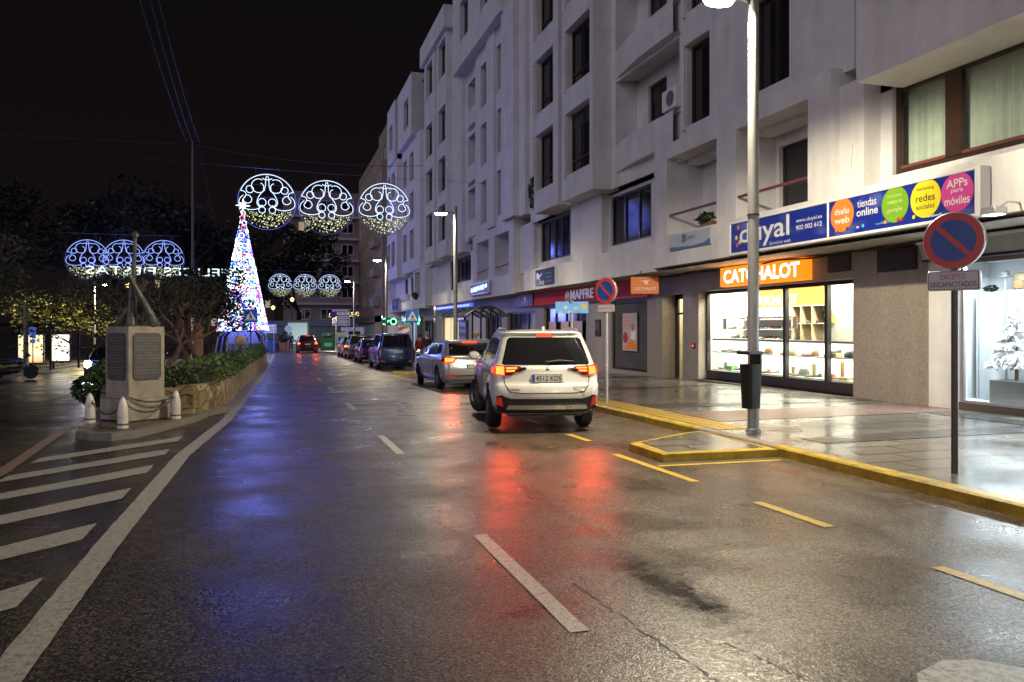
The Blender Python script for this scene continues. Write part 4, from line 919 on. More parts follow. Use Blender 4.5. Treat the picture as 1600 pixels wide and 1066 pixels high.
# posters in the insurance office windows
def poster(y, z, w, h, label, x=12.11):
    t = thing('poster', label, 'poster', (x, y, z)); M = frame((0, 0, 0), (0, -1, 0), (0, 0, 1))
    mb = MB(); mb.prism([(-w/2, 0), (w/2, 0), (w/2, h), (-w/2, h)], 0, .006, pm('poster_paper', (.48, .40, .36), .4) if 'poster_paper' not in MATS else MATS['poster_paper'], M); mb.build('sheet', t, smooth=0)
    mb = MB(); mb.prism(circ(w*.17, 18, cx=-w*.3, cy=h*.35), .006, .010, SIGNRED, M); mb.prism([(-w*.3, h*.05), (w*.45, h*.05), (w*.45, h*.2), (w*.1, h*.3), (-w*.3, h*.14)], .006, .009, MATS['disc_orange'], M)
    mb.prism(circ(w*.12, 14, cx=w*.22, cy=h*.62), .006, .009, pm('skin_print', (.35, .2, .14), .5) if 'skin_print' not in MATS else MATS['skin_print'], M); mb.prism([(w*.05, h*.3), (w*.4, h*.3), (w*.38, h*.56), (w*.12, h*.58)], .006, .008, WHITEP, M)
    for k in range(3): mb.prism([(-w*.42, h*(.86-.09*k)), (-w*.02, h*(.86-.09*k)), (-w*.02, h*(.9-.09*k)), (-w*.42, h*(.9-.09*k))], .006, .008, MATS['disc_orange'], M)
    mb.build('print', t, smooth=0)
poster(26.0, .85, 1.2, 1.35, 'large orange and white advertising poster in the wide dark office window', 12.16)
for y, lb in ((34.2, 'left of the narrow white and red posters in the office doors'), (32.6, 'middle narrow white and red poster in the office doors'), (31.0, 'right hand narrow poster with a person in the office doors')): poster(y, .6, .95, 1.35, lb, 12.15)
mb = MB(); mb.box(12.05, 12.095, 28.45, 28.95, 1.35, 2.0, BLACKP); mb.box(12.04, 12.05, 28.5, 28.9, 1.6, 1.9, MATS['shop_pane_grey']); tag(mb.build('cash_machine_panel', bevel=.01), 'small dark wall box between the two office windows', 'wall box')
mb = MB(); mb.lathe([(.03, 0), (.03, .02), (.012, .03)], em('red_led', (1, .03, .02), 6, False), 10, FAC(12.06, 21.35, 1.13)); mb.box(12.06, 12.098, 21.28, 21.42, 1.05, 1.2, BLACKP); tag(mb.build('intercom', smooth=0), 'small wall intercom with a red light beside the shoe shop', 'intercom')
# air conditioners
def ac(loc, label):
    t = thing('air_conditioner', label, 'air conditioner', loc); mb = MB(); mb.box(-.3, .0, -.42, .42, 0, .6, WHITEP); mb.build('casing', t, bevel=.02)
    mb = MB(); mb.prism(circ(.23, 22, cx=.1, cy=.3), 0, .006, grp, frame((-.302, 0, 0), (0, -1, 0), (0, 0, 1)))
    for k in (.08, .15, .21): mb.tube([(-.312, -.1+k*math.cos(a), .3+k*math.sin(a)) for a in [2*math.pi*i/18 for i in range(18)]], .006, ALU, 4, closed=True)
    mb.build('fan_grille', t); [MB().box(-.25, 0, a, a+.04, -.04, -.002, ALU).build('bracket', t, smooth=0) for a in (-.3, .26)]
ac((11.3, 20.9, 8.02), 'white air conditioner on the balcony left of the lamp post'); ac((11.48, 45.3, 4.25), 'white air conditioner on the parapet left of the LED box sign'); ac((11.5, 34.9, 8.0), 'white air conditioner high on the balcony wall with the hanging plant'); ac((11.48, 70.3, 4.1), 'air conditioner farthest away on the wall above the optician')
# hanging plants
for loc, n, lb, sz in (((11.05, 33.6, 7.9), 260, 'bushy green plant hanging from the balcony parapet', (.18, .5, .75)), ((11.05, 18.9, 4.55), 90, 'spiky dark plant on the first floor balcony behind the banner', (.12, .35, .16)), ((10.75, 62.8, 4.2), 120, 'balcony plant behind the small curved rail far along the block', (.2, .6, .25))):
    t = thing('balcony_plant', lb, 'plant', loc); mb = MB(); leaves(mb, [(0, 0, -.2 if n > 200 else .05, *sz)], n, .1, [LEAFG, LEAFD, HEDGE]); mb.build('foliage', t, smooth=0)
    mb = MB(); mb.box(-.05, .2, -.25, .25, -.28, -.05, tan); mb.build('pot', t, bevel=.01)
# loose cables hanging on the facade
WIREB = pm('cable_black', (.02, .02, .02), .6)
for pts, lb in (([(10.885, 9.2, 4.5), (10.87, 9.05, 4.0), (10.87, 8.75, 3.6), (10.88, 8.2, 3.45), (10.88, 7, 3.5)], 'loose white cable looping down the parapet right of the blue sign'), ([(11.08, 13.3, 5.4), (11.07, 13.35, 4.9), (11.07, 13.2, 4.6), (11.07, 13.1, 4.5)], 'thin white cable hanging on the wall above the blue sign')):
    P = [Vector(p) for p in pts]; Q = []
    for a, b in zip(P[:-1], P[1:]): Q += [a.lerp(b, k/4) for k in range(4)]
    Q.append(P[-1]); mb = MB(); mb.tube(Q, .009, WHITEP, 5); tag(mb.build('cable'), lb, 'cable')
mb = MB(); mb.tube([(11.9+.1*math.sin(i*.9), 24-i*.6, 3.3+.025*math.sin(i*1.7)) for i in range(24)], .022, WIREB, 5); mb.tube([(11.95, 24-i*.6, 3.33+.03*math.sin(i*1.1)) for i in range(24)], .015, WIREB, 5); tag(mb.build('cable'), 'bundle of dark cables running under the soffit above the shoe shop', 'cable')
# dense second and third buildings beyond
b2 = thing('apartment_building', 'brown ochre apartment block beyond the white one, lit by the far street lamps', 'building', (0, 0, 0)); W = MB(); WIN2 = []
for (x, y0, y1, z1) in ((11.3, 78.2, 90, 23.0), (10.6, 82, 88, 19), (11.3, 90, 112, 22)):
    holes = [(y, y+1.4, z, z+1.5) for y in rng(y0+1.2, y1-2.4, 2.7) for z in (4.4, 7.5, 10.6, 13.7, 16.8, 19.7) if z+1.6 < z1]
    vol(W, x, y0, y1, -.8, z1, holes, .15, STUCCO2, 14); WIN2 += [(x+.15, *h) for h in holes]
W.build('wall', b2, smooth=0)
rw = random.Random(8); litw = lit('window_lit', (.9, .75, .45), .28)
for x, a, b, c, d in WIN2[:90]: window(b2, x, a, b, c, d, fm=WHITEP, pmn=litw if rw.random() < .06 else PANE, nm=1)
mb = MB()
for z in (4.0, 7.1, 10.2, 13.3): mb.box(9.9, 10.55, 83, 87.5, z, z+.9, STUCCO2)
mb.build('balcony', b2, smooth=0)
mb = MB()
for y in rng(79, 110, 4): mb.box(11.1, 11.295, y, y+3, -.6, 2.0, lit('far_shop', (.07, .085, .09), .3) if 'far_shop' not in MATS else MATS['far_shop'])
mb.box(10.6, 11.29, 79, 112, 2.3, 3.0, pm('far_fascia', (.09, .09, .085), .5)); mb.build('shop_front', b2, smooth=0)
b3 = thing('apartment_building', 'pink apartment block with white window frames closing the end of the street', 'building', (0, 0, 0)); W = MB(); WIN3 = []
holes = [(x, x+1.9, z, z+1.7) for x in (3.6, 7.0, 10.2) for z in (3.0, 6.4, 9.8, 13.2, 16.6, 20)]
S3 = lambda x, y, z: (x, y, z)
def panelS(mb, y, x0, x1, z0, z1, holes, mat):
    xs = sorted({x0, x1, *[h[0] for h in holes], *[h[1] for h in holes]}); zs = sorted({z0, z1, *[h[2] for h in holes], *[h[3] for h in holes]})
    for a, b in zip(xs[:-1], xs[1:]):
        for c, d in zip(zs[:-1], zs[1:]):
            if not any(h[0] < (a+b)/2 < h[1] and h[2] < (c+d)/2 < h[3] for h in holes): mb.quad((a, y, c), (b, y, c), (b, y, d), (a, y, d), mat)
PINK = pm('pale_pink_render', (.38, .29, .31), .85, var=.12, dirt=.15); panelS(W, 128, 1.5, 20, -1, 23, holes, PINK); W.quad((1.5, 128, -1), (1.5, 140, -1), (1.5, 140, 23), (1.5, 128, 23), BRICKISH); W.quad((1.5, 128, 23), (20, 128, 23), (20, 140, 23), (1.5, 140, 23), BRICKISH)
for z in (5.3, 8.7, 12.1, 15.5, 18.9): W.box(1.2, 20, 127.3, 127.99, z, z+.35, STUCCO)
W.build('wall', b3, smooth=0)
for i, h in enumerate(holes):
    mb = MB(); mb.box(h[0], h[1], 127.97, 128.1, h[2], h[2]+.12, WHITEP); mb.box(h[0], h[1], 127.97, 128.1, h[3]-.12, h[3], WHITEP)
    for x in (h[0], (h[0]+h[1])/2-.06, h[1]-.12): mb.box(x, x+.12, 127.96, 128.1, h[2]+.12, h[3]-.12, WHITEP)
    o = mb.build('window', b3, smooth=0); mb = MB(); mb.quad((h[0], 128.05, h[2]), (h[1], 128.05, h[2]), (h[1], 128.05, h[3]), (h[0], 128.05, h[3]), litw if i == 4 else PANE); mb.build('pane', o, smooth=0)
mb = MB(); mb.box(-2, 14, 126.9, 127.2, -.6, 1.9, MATS['far_shop']); mb.box(-2, 14, 126.2, 127.3, 2.0, 2.8, lit('pale_board', (.06, .08, .14), .3)); mb.build('shop_front', b3, smooth=0)
b4 = thing('dark_building', 'dim dark building behind the trees at the end of the street', 'building', (0, 0, 0)); W = MB(); W.box(-30, 0, 135, 150, -1, 11, pm('dim_wall', (.10, .07, .06), .9)); W.build('wall', b4, smooth=0)
for k in range(14):
    mb = MB(); x = -28+k*2.05; z = 2.0+3.0*(k % 3); mb.box(x, x+.8, 134.9, 134.99, z, z+1.2, litw if k % 4 == 1 else PANE); mb.build('window', b4, smooth=0)
# ------------------------------------------------------------------ cars
def cpaint(name, col, metal=.0, rough=.3):
    m = pm(name, col, rough, metal=metal, var=.05, vs=2, coat=1., rv=.05); return m
CGLASS = pm('car_glass', (.010, .010, .012), .05, var=.2, spec=.7, rv=.02)
TRIM = pm('car_trim', (.02, .02, .021), .5, var=.2, vs=6, bump=.05)
CHROME = pm('chrome', (.75, .75, .75), .15, metal=1., var=.05)
SILV = pm('silver_trim', (.55, .55, .54), .3, metal=.7, var=.05)
BRAKE = em('brake_lamp', (1., .06, .012), 2.6, True); BRAKEHOT = em('brake_lamp_core', (1., .19, .035), 4.2, True)
REDL = pm('red_lens', (.16, .006, .005), .15, var=.2, spec=.7); REDLIT = lit('red_lens_lit', (1., .03, .01), .75, .2); REFL = lit('reflector_red', (.5, .02, .01), .35, .2)  # REFL: returned light put in as glow, the reflector is no lamp
CLEARL = pm('clear_lens', (.45, .45, .45), .12, var=.1, spec=.8)
PLATE = pm('plate', (.62, .6, .54), .45, var=.05); PLB = pm('plate_blue', (.02, .05, .35), .45); PLK = pm('plate_ink', (.015, .015, .015), .5)
RIM = pm('alloy_rim', (.3, .3, .31), .3, metal=.85, var=.1)
def crspl(xs, f):
    """interpolate list of tuples along index with Catmull-Rom, f samples per span"""
    out = []
    n = len(xs)
    for i in range(n-1):
        p0, p1, p2, p3 = xs[max(0, i-1)], xs[i], xs[i+1], xs[min(n-1, i+2)]
        for k in range(f):
            t = k/f
            out.append(tuple(.5*((2*b)+(-a+c)*t+(2*a-5*b+4*c-d)*t*t+(-a+3*b-3*c+d)*t**3) for a, b, c, d in zip(p0, p1, p2, p3)))
    out.append(tuple(xs[-1])); return out
def outline(hw, yr, yf, rr, rf, bow=.05):
    P = []
    rr = min(rr, hw*.9); rf = min(rf, hw*.9)
    def arc(cx, cy, r, a0, a1, n):
        for i in range(n+1):
            a = R(a0+(a1-a0)*i/n); P.append((cx+r*math.cos(a), cy+r*math.sin(a)*1.))
    n = 7
    for i in range(n): t = i/n; x = -(hw-rr)+2*(hw-rr)*t; P.append((x, yr-bow*(1-(x/(hw-rr+1e-6))**2)))      # rear left -> right
    arc(hw-rr, yr+rr, rr, -90, 0, 6)
    for i in range(1, 14): P.append((hw, yr+rr+(yf-rf-yr-rr)*i/14))
    arc(hw-rf, yf-rf, rf, 0, 90, 6)
    for i in range(1, n): t = i/n; x = (hw-rf)-2*(hw-rf)*t; P.append((x, yf+bow*(1-(x/(hw-rf+1e-6))**2)))
    arc(-(hw-rf), yf-rf, rf, 90, 180, 6)
    for i in range(1, 14): P.append((-hw, yf-rf+(yr+rr-yf+rf)*i/14))
    P2 = []
    arc2 = [(-(hw-rr)+rr*math.cos(R(180+90*i/6)), yr+rr+rr*math.sin(R(180+90*i/6))) for i in range(6)]
    return P+arc2
def car_body(levels, wheels, wr, mat, W2, belly=True):
    """loft of horizontal slices (z, half width, y rear, y front, rear radius, front radius, bow), wheel wells cut out"""
    L_ = crspl(levels, 3); mb = MB(); rows = [outline(*l[1:]) for l in L_]; n = len(rows[0])
    vs = [(x, y, l[0]) for l, r in zip(L_, rows) for x, y in r]
    mb.add(vs, [(i*n+j, i*n+(j+1) % n, (i+1)*n+(j+1) % n, (i+1)*n+j) for i in range(len(rows)-1) for j in range(n)], mat)
    mb.add(rows and [(x, y, L_[0][0]) for x, y in rows[0]], [tuple(range(n))], mat)
    top = rows[-1]; zt = L_[-1][0]; c = (sum(p[0] for p in top)/n, sum(p[1] for p in top)/n)
    ring = [((p[0]-c[0])*.55+c[0], (p[1]-c[1])*.55+c[1]) for p in top]
    vs = [(x, y, zt) for x, y in top]+[(x, y, zt+.018) for x, y in ring]+[(c[0], c[1], zt+.024)]
    mb.add(vs, [(j, (j+1) % n, n+(j+1) % n, n+j) for j in range(n)]+[(n+j, n+(j+1) % n, 2*n) for j in range(n)], mat)
    me = bpy.data.meshes.new('tmp'); me.from_pydata(mb.v, [], mb.f)
    bm = bmesh.new(); bm.from_mesh(me); bmesh.ops.remove_doubles(bm, verts=bm.verts, dist=.0005); bmesh.ops.recalc_face_normals(bm, faces=bm.faces); bm.to_mesh(me); bm.free()
    me.materials.append(mat); me.materials.append(TRIM)
    ob = bpy.data.objects.new('tmp', me); COL.objects.link(ob)
    cu = MB()
    for y in wheels:
        for s in (-1, 1):
            M = Matrix.Translation((s*(W2-.14), y, wr+.02)) @ Matrix.Rotation(R(90), 4, 'Y'); cu.lathe([(wr+.055, -.2), (wr+.055, .25)], TRIM, 28, M)
    cm = bpy.data.meshes.new('tmpc'); cm.from_pydata(cu.v, [], cu.f); bm = bmesh.new(); bm.from_mesh(cm); bmesh.ops.recalc_face_normals(bm, faces=bm.faces); bm.to_mesh(cm); bm.free()
    cm.materials.append(mat); cm.materials.append(TRIM)
    for p in cm.polygons: p.material_index = 1
    co = bpy.data.objects.new('tmpc', cm); COL.objects.link(co)
    md = ob.modifiers.new('b', 'BOOLEAN'); md.object = co; md.operation = 'DIFFERENCE'; md.solver = 'EXACT'
    dg = bpy.context.evaluated_depsgraph_get(); dg.update(); out = bpy.data.meshes.new_from_object(ob.evaluated_get(dg))
    bv = BVHTree.FromPolygons([v.co.copy() for v in me.vertices], [tuple(p.vertices) for p in me.polygons])
    bpy.data.objects.remove(ob); bpy.data.objects.remove(co)
    out.name = 'body'; out.shade_smooth(); out.set_sharp_from_angle(angle=R(40))
    return out, bv
def patch(mb, bv, poly, axis, mat, off=.006, step=.05, side=1):
    """sheet that follows the car body: poly in (x,z) for axis 'r'(ear)/'f'(ront), (y,z) for 's'(ide), (x,y) for 't'(op)"""
    bm = bmesh.new(); vs = [bm.verts.new((p[0], p[1], 0)) for p in poly]; bm.faces.new(vs)
    for ax in (0, 1):
        lo = min(p[ax] for p in poly); hi = max(p[ax] for p in poly); k = max(1, int((hi-lo)/step))
        for i in range(1, k):
            co = [0, 0, 0]; no = [0, 0, 0]; co[ax] = lo+(hi-lo)*i/k; no[ax] = 1
            bmesh.ops.bisect_plane(bm, geom=bm.verts[:]+bm.edges[:]+bm.faces[:], plane_co=co, plane_no=no)
    bm.verts.index_update(); bd = [e for e in bm.edges if len(e.link_faces) == 1]
    def proj(a, b, o):
        if axis == 'r': org, d = Vector((a, -8, b)), Vector((0, 1, 0))
        elif axis == 'f': org, d = Vector((a, 8, b)), Vector((0, -1, 0))
        elif axis == 't': org, d = Vector((a, b, 8)), Vector((0, 0, -1))
        else: org, d = Vector((8*side, a, b)), Vector((-side, 0, 0))
        h = bv.ray_cast(org, d)
        p = h[0] if h[0] is not None else org+d*(8-(1.0 if axis == 's' else 2.2))
        return p-d*o
    V = [proj(v.co.x, v.co.y, off) for v in bm.verts]; n0 = len(V)
    F = [tuple(v.index for v in f.verts) for f in bm.faces]
    Bk = {}
    for e in bd:
        for v in e.verts:
            if v.index not in Bk: Bk[v.index] = len(V); V.append(proj(v.co.x, v.co.y, -.012))
        a, b = e.verts[0].index, e.verts[1].index; F.append((a, b, Bk[b], Bk[a]))
    bm.free(); mb.add(V, F, mat); return mb
def mirror(poly): return [(-a, b) for a, b in poly]
def wheel(parent, x, y, r, wd, steer=0., side=1, rim=RIM):
    M = Matrix.Translation((x, y, r)) @ Matrix.Rotation(steer, 4, 'Z') @ Matrix.Rotation(R(90)*side, 4, 'Y')
    mb = MB(); mb.lathe([(r*.62, -wd/2), (r*.92, -wd/2), (r, -wd/2+.035), (r, wd/2-.035), (r*.92, wd/2), (r*.62, wd/2), (r*.6, wd/2-.03)], RUBBER, 30, M)
    for k in (-.05, 0, .05): mb.lathe([(r+.0035, k-.012), (r+.0035, k+.012)], BLACKP, 30, M, cap=False)
    w_ = mb.build('wheel', parent)
    mb = MB(); mb.lathe([(.001, wd/2-.09), (r*.60, wd/2-.09), (r*.64, wd/2-.02), (r*.60, wd/2-.012)], BLACKP, 26, M, cap=False); mb.lathe([(r*.66, wd/2-.02), (r*.66, wd/2+.004), (r*.58, wd/2-.02)], rim, 30, M, cap=False)
    for k in range(5):
        a = 2*math.pi*k/5; c, s = math.cos(a), math.sin(a)
        P = [(c*.05-s*.05, s*.05+c*.05), (c*r*.62-s*.035, s*r*.62+c*.035), (c*r*.62+s*.035, s*r*.62-c*.035), (c*.05+s*.05, s*.05-c*.05)]
        mb.prism(P, wd/2-.05, wd/2-.015, rim, M)
    mb.lathe([(.06, wd/2-.05), (.055, wd/2-.01), (.001, wd/2-.005)], rim, 14, M, cap=False); mb.build('rim', w_)
    return w_
def side_set(t, bv, polys, mat=CGLASS, name='side_window', off=.005, step=.12):
    for s in (-1, 1):
        for p in polys:
            mb = MB(); patch(mb, bv, p, 's', mat, off, step, s); mb.build(name, t)
def plate(t, bv, x, z, txt, w=.52, h=.115, y=None):
    mb = MB(); hit = bv.ray_cast(Vector((x, -8, z)), Vector((0, 1, 0)))[0]; yy_ = hit.y-.02
    M = frame((x-w/2, yy_, z-h/2), (1, 0, 0), (0, 0, 1))
    mb.prism([(0, 0), (w, 0), (w, h), (0, h)], -.03, 0, PLATE, M); mb.prism([(.006, .006), (.045, .006), (.045, h-.006), (.006, h-.006)], 0, .002, PLB, M)
    if txt: mb.text(txt, M @ Matrix.Translation((0, 0, .003)), w*.82, h*.64, PLK, x0=w*.125, y0=h*.18, bold=.01)
    for a in ((0, 0, w, .005), (0, h-.005, w, h)): mb.prism([(a[0], a[1]), (a[2], a[1]), (a[2], a[3]), (a[0], a[3])], 0, .002, PLK, M)
    return mb.build('number_plate', t, smooth=0)
def handle_bars(t, bv, ys, z, mat):
    for s in (-1, 1):
        for y in ys:
            h = bv.ray_cast(Vector((8*s, y, z)), Vector((-s, 0, 0)))[0]
            if h: mb = MB(); mb.tube([(h.x-s*.01, y-.1, z), (h.x+s*.03, y-.07, z+.005), (h.x+s*.03, y+.07, z+.005), (h.x-s*.01, y+.1, z)], .014, mat, 6); mb.build('door_handle', t)
def seams(t, bv, polylines, name='door_gap'):
    for s in (-1, 1):
        for pl_ in polylines:
            mb = MB(); P = []
            for a, b in zip(pl_[:-1], pl_[1:]):
                for k in range(8): P.append((a[0]+(b[0]-a[0])*k/8, a[1]+(b[1]-a[1])*k/8))
            P.append(pl_[-1]); Q = []
            for y, z in P:
                h = bv.ray_cast(Vector((8*s, y, z)), Vector((-s, 0, 0)))[0]
                if h: Q.append(h)
            if len(Q) > 1: mb.tube(Q, .006, BLACKP, 5); mb.build(name, t)
def mirrors(t, hw, y, z, mat):
    for s in (-1, 1):
        mb = MB(); mb.lathe([(.001, -.06), (.06, -.055), (.085, 0), (.06, .06), (.001, .07)], mat, 14, Matrix.Translation((s*(hw+.13), y, z)) @ Matrix.Rotation(R(90), 4, 'X') @ Matrix.Diagonal((1.3, .95, 1, 1)))
        mb.tube([(s*(hw-.06), y+.02, z-.07), (s*(hw+.1), y, z-.05)], .028, mat, 6); o = mb.build('mirror', t)
def red_glow(t, loc, p, col=(1, .06, .015)):
    light('brake_glow', 'SPOT', loc, p, col, t, shadow_soft_size=.07, spot_size=R(125), spot_blend=.9, rot=(R(-76), 0, 0))

# ---- the white SUV in front, braking
suv = thing('parked_car', 'white SUV with glowing brake lights pulling out at the kerb, nearest to the viewer', 'car')
SUVP = cpaint('suv_white', (.62, .60, .56), .0, .28)
lv = [(.30, .80, -2.16, 2.2, .30, .5, .05), (.42, .865, -2.27, 2.28, .26, .5, .07), (.62, .895, -2.32, 2.3, .22, .5, .08), (.78, .900, -2.29, 2.28, .20, .55, .07), (.80, .898, -2.25, 2.27, .20, .55, .07), (.95, .895, -2.23, 2.15, .20, .5, .06), (1.03, .885, -2.22, 1.6, .20, .4, .06), (1.08, .865, -2.19, 1.08, .20, .35, .05), (1.12, .845, -2.17, .95, .20, .3, .05), (1.35, .775, -2.07, .38, .22, .25, .04), (1.55, .705, -1.95, -.02, .22, .25, .03), (1.605, .675, -1.97, -.1, .22, .25, .03), (1.63, .63, -1.92, -.15, .2, .25, .03), (1.645, .55, -1.80, -.25, .2, .25, .02)]
sm_, sbv = car_body(lv, (-1.36, 1.31), .345, SUVP, .895)
b = bpy.data.objects.new('body', sm_); COL.objects.link(b); b.parent = suv
for s in (-1, 1):
    wheel(suv, s*.80, -1.36, .345, .225, 0, s); wheel(suv, s*.80, 1.31, .345, .225, R(22), s)
mb = MB(); patch(mb, sbv, [(-.70, 1.095), (.70, 1.095), (.74, 1.12), (.63, 1.50), (.585, 1.535), (-.585, 1.535), (-.63, 1.50), (-.74, 1.12)], 'r', CGLASS, .006, .06); rg = mb.build('rear_window', suv)
mb = MB(); patch(mb, sbv, [(-.13, 1.548), (.13, 1.548), (.13, 1.585), (-.13, 1.585)], 'r', BRAKE, .012, .03); mb.build('brake_light', suv)
for s in (-1, 1):
    m_ = (lambda q: q) if s == 1 else mirror
    mb = MB(); patch(mb, sbv, m_([(.44, 1.04), (.60, .935), (.70, .93), (.70, 1.085), (.44, 1.075)]), 'r', REDL, .016, .04); patch(mb, sbv, m_([(.70, .92), (.875, .945), (.865, 1.10), (.70, 1.085)]), 'r', REDLIT, .018, .04)
    o = mb.build('tail_light', suv)
    mb = MB(); patch(mb, sbv, m_([(.50, 1.035), (.68, 1.032), (.68, 1.06), (.50, 1.06)]), 'r', BRAKEHOT, .020, .04); patch(mb, sbv, m_([(.55, .99), (.68, .985), (.68, 1.015), (.53, 1.018)]), 'r', BRAKEHOT, .020, .04); patch(mb, sbv, m_([(.715, .94), (.845, .955), (.838, 1.075), (.715, 1.07)]), 'r', BRAKEHOT, .023, .04)
    patch(mb, sbv, [(-2.14, .96), (-1.98, .985), (-1.98, 1.04), (-2.12, 1.07)], 's', BRAKE, .012, .05, s); mb.build('lamp_core', o)
    mb = MB(); patch(mb, sbv, m_([(.34, 1.035), (.47, .985), (.55, .985), (.44, 1.055), (.36, 1.062)]), 'r', CHROME, .014, .04); mb.build('chrome_trim', suv)
    mb = MB(); patch(mb, sbv, m_([(.66, .36), (.83, .41), (.845, .60), (.74, .62)]), 'r', BLACKP, .012, .05); patch(mb, sbv, m_([(.735, .43), (.835, .46), (.83, .585), (.76, .575)]), 'r', REFL if s < 0 else REFL, .02, .04); mb.build('reflector', suv)
    red_glow(suv, (s*.74, -2.42, 1.0), 42)
red_glow(suv, (0, -2.3, 1.57), 16)
mb = MB(); patch(mb, sbv, [(-.80, .315), (.80, .315), (.86, .40), (.86, .46), (.74, .60), (.60, .56), (-.60, .56), (-.74, .60), (-.86, .46), (-.86, .40)], 'r', TRIM, .010, .05); mb.build('bumper_trim', suv)
mb = MB(); patch(mb, sbv, [(-.68, .385), (.68, .385), (.65, .455), (-.65, .455)], 'r', SILV, .04, .06); mb.build('skid_plate', suv)
mb = MB(); mb.box(-.62, .62, -2.12, -1.7, .26, .345, TRIM); mb.tube([(.45, -2.1, .3), (.45, -1.6, .3)], .04, ALU, 8); mb.build('underbody', suv)
plate(suv, sbv, .0, .885, '4512 KDS', .52, .13)
mb = MB(); h_ = sbv.ray_cast(Vector((0, -8, 1.035)), Vector((0, 1, 0)))[0]
for a in (90, 210, 330):
    c, s = math.cos(R(a)), math.sin(R(a)); k = .042
    mb.prism([(0, 0), (c*.5*k-s*.29*k, s*.5*k+c*.29*k), (c*k, s*k), (c*.5*k+s*.29*k, s*.5*k-c*.29*k)], 0, .008, CHROME, frame((0, h_.y-.004, 1.03), (1, 0, 0), (0, 0, 1)))
mb.build('badge', suv, smooth=0)
mb = MB(); Mt = frame((0, h_.y-.055, 0), (1, 0, 0), (0, 0, 1)); hh = sbv.ray_cast(Vector((.45, -8, .70)), Vector((0, 1, 0)))[0]
mb.text('OUTLANDER', frame((.42, hh.y-.004, .72), (1, 0, 0), (0, 0, 1)), .24, .03, CHROME, depth=.003, bold=.02); mb.build('lettering', suv, smooth=0); mb = MB(); mb.text('mivec', frame((-.68, hh.y-.012, .69), (1, 0, 0), (0, 0, 1)), .22, .04, pm('badge_red', (.2, .05, .05), .4), depth=.003, bold=.02); mb.build('lettering', suv, smooth=0)
mb = MB(); hw_ = sbv.ray_cast(Vector((0, -8, 1.14)), Vector((0, 1, 0)))[0]; mb.lathe([(.045, 0), (.04, .03), (.001, .035)], TRIM, 14, frame((0, hw_.y, 1.135), (1, 0, 0), (0, 0, 1))); mb.tube([(0, hw_.y-.03, 1.135), (.2, hw_.y-.03, 1.165), (.48, hw_.y+.005, 1.15)], [.017, .014, .006], TRIM, 6); mb.build('wiper', suv)
mb = MB(); P = []
seamp = [(-.70, 1.08), (-.72, .92), (-.70, .78), (-.62, .675), (-.45, .65), (.45, .65), (.62, .675), (.70, .78), (.72, .92), (.70, 1.08)]
for a, c in zip(seamp[:-1], seamp[1:]):
    for k in range(6): P.append(sbv.ray_cast(Vector((a[0]+(c[0]-a[0])*k/6, -8, a[1]+(c[1]-a[1])*k/6)), Vector((0, 1, 0)))[0])
mb.tube(P, .007, BLACKP, 5); mb.build('tailgate_gap', suv)
for s in (-1, 1):
    mb = MB(); mb.tube([(s*.60, -1.75, 1.615), (s*.63, -1.6, 1.665), (s*.64, -.9, 1.68), (s*.62, -.25, 1.64), (s*.60, -.12, 1.6)], .02, SILV, 8); mb.build('roof_rail', suv)
mb = MB(); mb.prism([(0, 0), (.16, 0), (.05, .07), (.02, .07)], -.02, .02, SUVP, frame((.05, -1.6, 1.645), (0, 1, 0), (0, 0, 1))); mb.build('aerial_fin', suv)
side_set(suv, sbv, [[(-1.86, 1.2), (-1.35, 1.16), (-1.35, 1.5), (-1.72, 1.5)], [(-1.27, 1.15), (-.35, 1.13), (-.35, 1.52), (-1.27, 1.52)], [(-.27, 1.13), (.72, 1.13), (.3, 1.32), (-.1, 1.51), (-.27, 1.52)]])
seams(suv, sbv, [[(-1.1, 1.1), (-1.0, .62), (-.85, .42)], [(-.31, 1.5), (-.31, .4)], [(.85, 1.1), (.82, .5)]]); handle_bars(suv, sbv, (-.85, .05), .98, SUVP); mirrors(suv, .86, .62, 1.16, SUVP)
mb = MB(); patch(mb, sbv, [(-.68, 1.14), (.68, 1.14), (.55, 1.54), (-.55, 1.54)], 'f', CGLASS, .005, .1); mb.build('windscreen', suv)
for s in (-1, 1):
    mb = MB(); patch(mb, sbv, (lambda q: q if s > 0 else mirror(q))([(.5, .8), (.84, .82), (.8, .93), (.52, .9)]), 'f', CLEARL, .008, .06); mb.build('headlight', suv)
    mb = MB(); patch(mb, sbv, [(-1.9, .32), (1.9, .32), (1.9, .42), (-1.9, .42)], 's', TRIM, .006, .2, s); mb.build('sill_trim', suv)
suv.location = (4.50, 14.05, 0); suv.rotation_euler = (0, 0, R(-9.5)); suv.scale = (.955, .955, .985)

